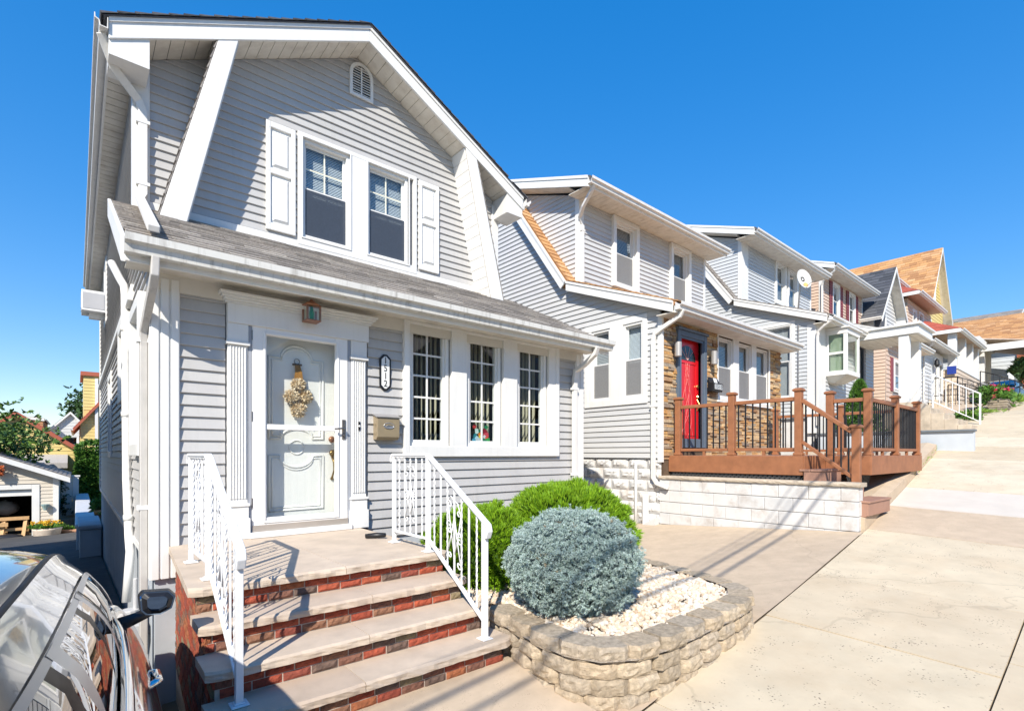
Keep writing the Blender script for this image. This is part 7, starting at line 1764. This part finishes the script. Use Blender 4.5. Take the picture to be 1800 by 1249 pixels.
        def bar(fb, ft, w, m, nm, off):                # flat pillar cover from belt position fb to rail position ft
            q = MB(); vv = [0, .1, .2, .3, .4, .5, .6, .7, VT]; T = []
            for v in vv:
                y0 = fb + (ft - fb) * v / VT + 0.03 * math.sin(math.pi * v / VT)
                for e in (-.5, .5): T.append(at_(v, y0 + e * w) + V(s * off, 0, off * .5))
            q.add(T, [(2 * i, 2 * i + 1, 2 * i + 3, 2 * i + 2) for i in range(len(vv) - 1)]); add(q, nm, m)
        bar(.20, -.08, .065, TRIMG, 'pillar', .007); bar(.145, -.135, .04, RUBBER, 'pillar_seal', .0055); bar(-.36, -.72, .075, TRIMG, 'pillar', .007); bar(-.315, -.675, .016, RUBBER, 'pillar_seal', .0085); bar(-1.2, -1.2, .08, TRIMG, 'pillar', .007)
        # mirror on a stalk
        m0 = V(s * .895, .56, .985)
        h = MB(); T = []; prof = [(0.0, .55), (.03, .92), (.07, 1.0), (.12, .80), (.15, .40)]
        for (dy, k) in prof:
            for (a, b) in ((-.105, -.035), (-.112, .045), (-.09, .068), (.075, .058), (.118, .02), (.095, -.045), (.02, -.072), (-.075, -.062)): T.append(m0 + V(s * (.120 +   .7 * a * k), .0 + dy, .07 + .95 * b * k))
        h.add(T, [(i * 8 + j, i * 8 + (j + 1) % 8, (i + 1) * 8 + (j + 1) % 8, (i + 1) * 8 + j) for i in range(4) for j in range(8)] + [tuple(range(32, 40))]); mo = add(h, 'mirror', BLACK, bevel=.006, smooth=False)
        g_ = MB(); g_.add([m0 + V(s * (.120 + .7 * a * .91), .022, .07 + .95 * b * .91) for (a, b) in ((-.105, -.035), (-.112, .045), (-.09, .068), (.075, .058), (.118, .02), (.095, -.045), (.02, -.072), (-.075, -.062))], [tuple(range(8))]); add(g_, 'mirror_glass', MIRR, mo, smooth=False)
        q = MB(); q.tube([m0 + V(-s * .03, .02, -.01), m0 + V(s * .04, .05, .005), m0 + V(s * .11, .05, .035)], [.035, .028, .026], 8); add(q, 'mirror_stalk', BLACK, mo)
        for yh in (.24, -.75):
            q = MB(); b0 = V(s * .955, yh, .82); q.tube([b0, b0 + V(s * .035, -.03, .004), b0 + V(s * .035, -.15, .006), b0 + V(0, -.19, .004)], [.014, .017, .017, .014], 8); add(q, 'door_handle', CHROME)
        for yw in (1.38, -1.36):
            w_ = add(MB().lathe((s * .80, yw, .335), [(.20, -.10), (.335, -.09), (.345, 0), (.335, .09), (.20, .10)], 28, 0), 'wheel', RUBBER)
            add(MB().lathe((s * .80, yw, .335), [(.03, s * .105), (.2, s * .098), (.215, s * .07)], 20, 0), 'rim', STEEL, w_)
        add(MB().box(min(s * .42, s * .78), max(s * .42, s * .78), -2.27, -2.2, .82, .95), 'tail_light', mat('tail_red', (.35, .01, .01), .2), smooth=False, bevel=.02)
        add(MB().box(min(s * .42, s * .74), max(s * .42, s * .74), 2.14, 2.235, .62, .74), 'headlight', mat('headlight_glass', (.6, .62, .65), .1), smooth=False, bevel=.02)
    rwn = MB(); T = []
    for v in (0, .25, .5, .75, 1):
        for k in range(-5, 6): u = k / 5; a = pt(8, v * .98, 1); T.append((a.x * u * .97, a.y - .10 * (1 - u * u), a.z + .03 * (1 - u * u)))
    rwn.add(T, [(i * 11 + k, i * 11 + k + 1, (i + 1) * 11 + k + 1, (i + 1) * 11 + k) for i in range(4) for k in range(10)]); add(rwn, 'rear_window', CGLASS)
    seat = MB()
    for x in (-.38, .38):
        for y in (.05, -.95): seat.box(x - .25, x + .25, y - .55, y, .45, .62); seat.box(x - .24, x + .24, y - .68, y - .52, .6, 1.15); seat.box(x - .12, x + .12, y - .66, y - .56, 1.15, 1.3)
    seat.box(-.8, .8, .55, .95, .6, .97); add(seat, 'seats', CARIN, smooth=False, bevel=.03)
    return root
car('parked_car', 'glossy taupe car parked nose-down in the driveway beside the brick steps', (-0.73, 2.52, -0.125), R(-2.3))
car('parked_car', 'dark blue-grey car parked at the top of the street behind the red blooms', (36.4, 3.95, 4.0), R(88), True, mat('dark_blue_paint', (0.02, 0.027, 0.033), 0.3, 0.02, 30, metal=0.0, coat=0.3))
# overhead service wires along the kerb: above the picture, they draw the thin shadows across steps, pavement and deck
wire = mat('cable_black', (0.02, 0.02, 0.02), 0.7)
for (y0, z, r) in ((-1.15, 5.2, .023), (-1.38, 5.2, .021), (-1.0, 5.3, .0091), (-2.0, 6.6, .0090)):
    pts = [(x, y0 + .112 * x, z + G(x) + .0016 * (x - 8) ** 2) for x in range(-24, 20, 3)]
    o = MB().tube(pts, r, 6).build('overhead_cable', wire, smooth=True)
    tag(o, {.023: 'thickest black overhead cable strung along the kerb', .021: 'second thick black overhead cable beside the thickest one', .0091: 'thin overhead wire just above the thick cables', .0090: 'topmost thin overhead wire along the kerb'}[r], 'cable', 'overhead cables along the kerb')

# the houses over the road, behind the camera: they stand in the windows' and the car's reflections
for k, (x0, w_, zt, sd_) in enumerate(((-9.5, 6.2, 6.2, SIDING8), (-1.6, 6.0, 6.9, SIDING4), (6.2, 6.4, 7.6, SIDING3), (14.4, 6.2, 8.8, SIDING6), (22.6, 6.2, 10.0, SIDING5))):
    zb_ = G(x0 + 3) - .6; hh = thing('house', ('ivory', 'peach', 'pale blue', 'cream', 'white')[k] + ' gabled house on the opposite side of the street', 'house', (x0 + w_ / 2, -20, zb_), 'houses across the street'); fb_ = back(-15.5)
    zz_ = zb_ + 5.6; pol = [(x0, zb_), (x0 + w_, zb_), (x0 + w_, zz_), (x0 + w_ / 2, zz_ + 2.4), (x0, zz_)]
    W_ = [(x0 + .8, x0 + 2.2, zb_ + 1.2, zb_ + 2.6), (x0 + w_ - 2.2, x0 + w_ - .9, zb_ + 1.2, zb_ + 2.6), (x0 + w_ / 2 - 1, x0 + w_ / 2 + 1, zb_ + 3.8, zb_ + 5.2)]
    wl_ = wall(hh, fb_, pol, W_); siding(wl_, fb_, pol, zb_, .15, W_, sd_, joined=True)
    for X_, fn in ((x0, left), (x0 + w_, right)): wall(hh, fn(X_), [(-25, zb_), (-15.5, zb_), (-15.5, zz_), (-25, zz_)], m=sd_)
    for sg in (-1, 1):
        xe = x0 + w_ / 2 + sg * (w_ / 2 + .3); mb = MB(); mb.prism([(x0 + w_ / 2, -25, zz_ + 2.5), (xe, -25, zz_ - .13), (xe, -25, zz_ - .23), (x0 + w_ / 2, -25, zz_ + 2.4)], (0, 9.9, 0)); mb.build('roof', SHING_I, hh, fixn=True)
    for a_, b_, c_, d_ in W_:
        q = MB(); ring(q, fb_, a_ - .1, b_ + .1, c_ - .1, d_ + .1, .1, 0, .05); q.build('window_casing', WHITE, hh); window(hh, fb_, a_, b_, c_, d_, 'hung', None, None, d=-.01, detail=False); room_box(hh, fb_, a_, b_, c_, d_)
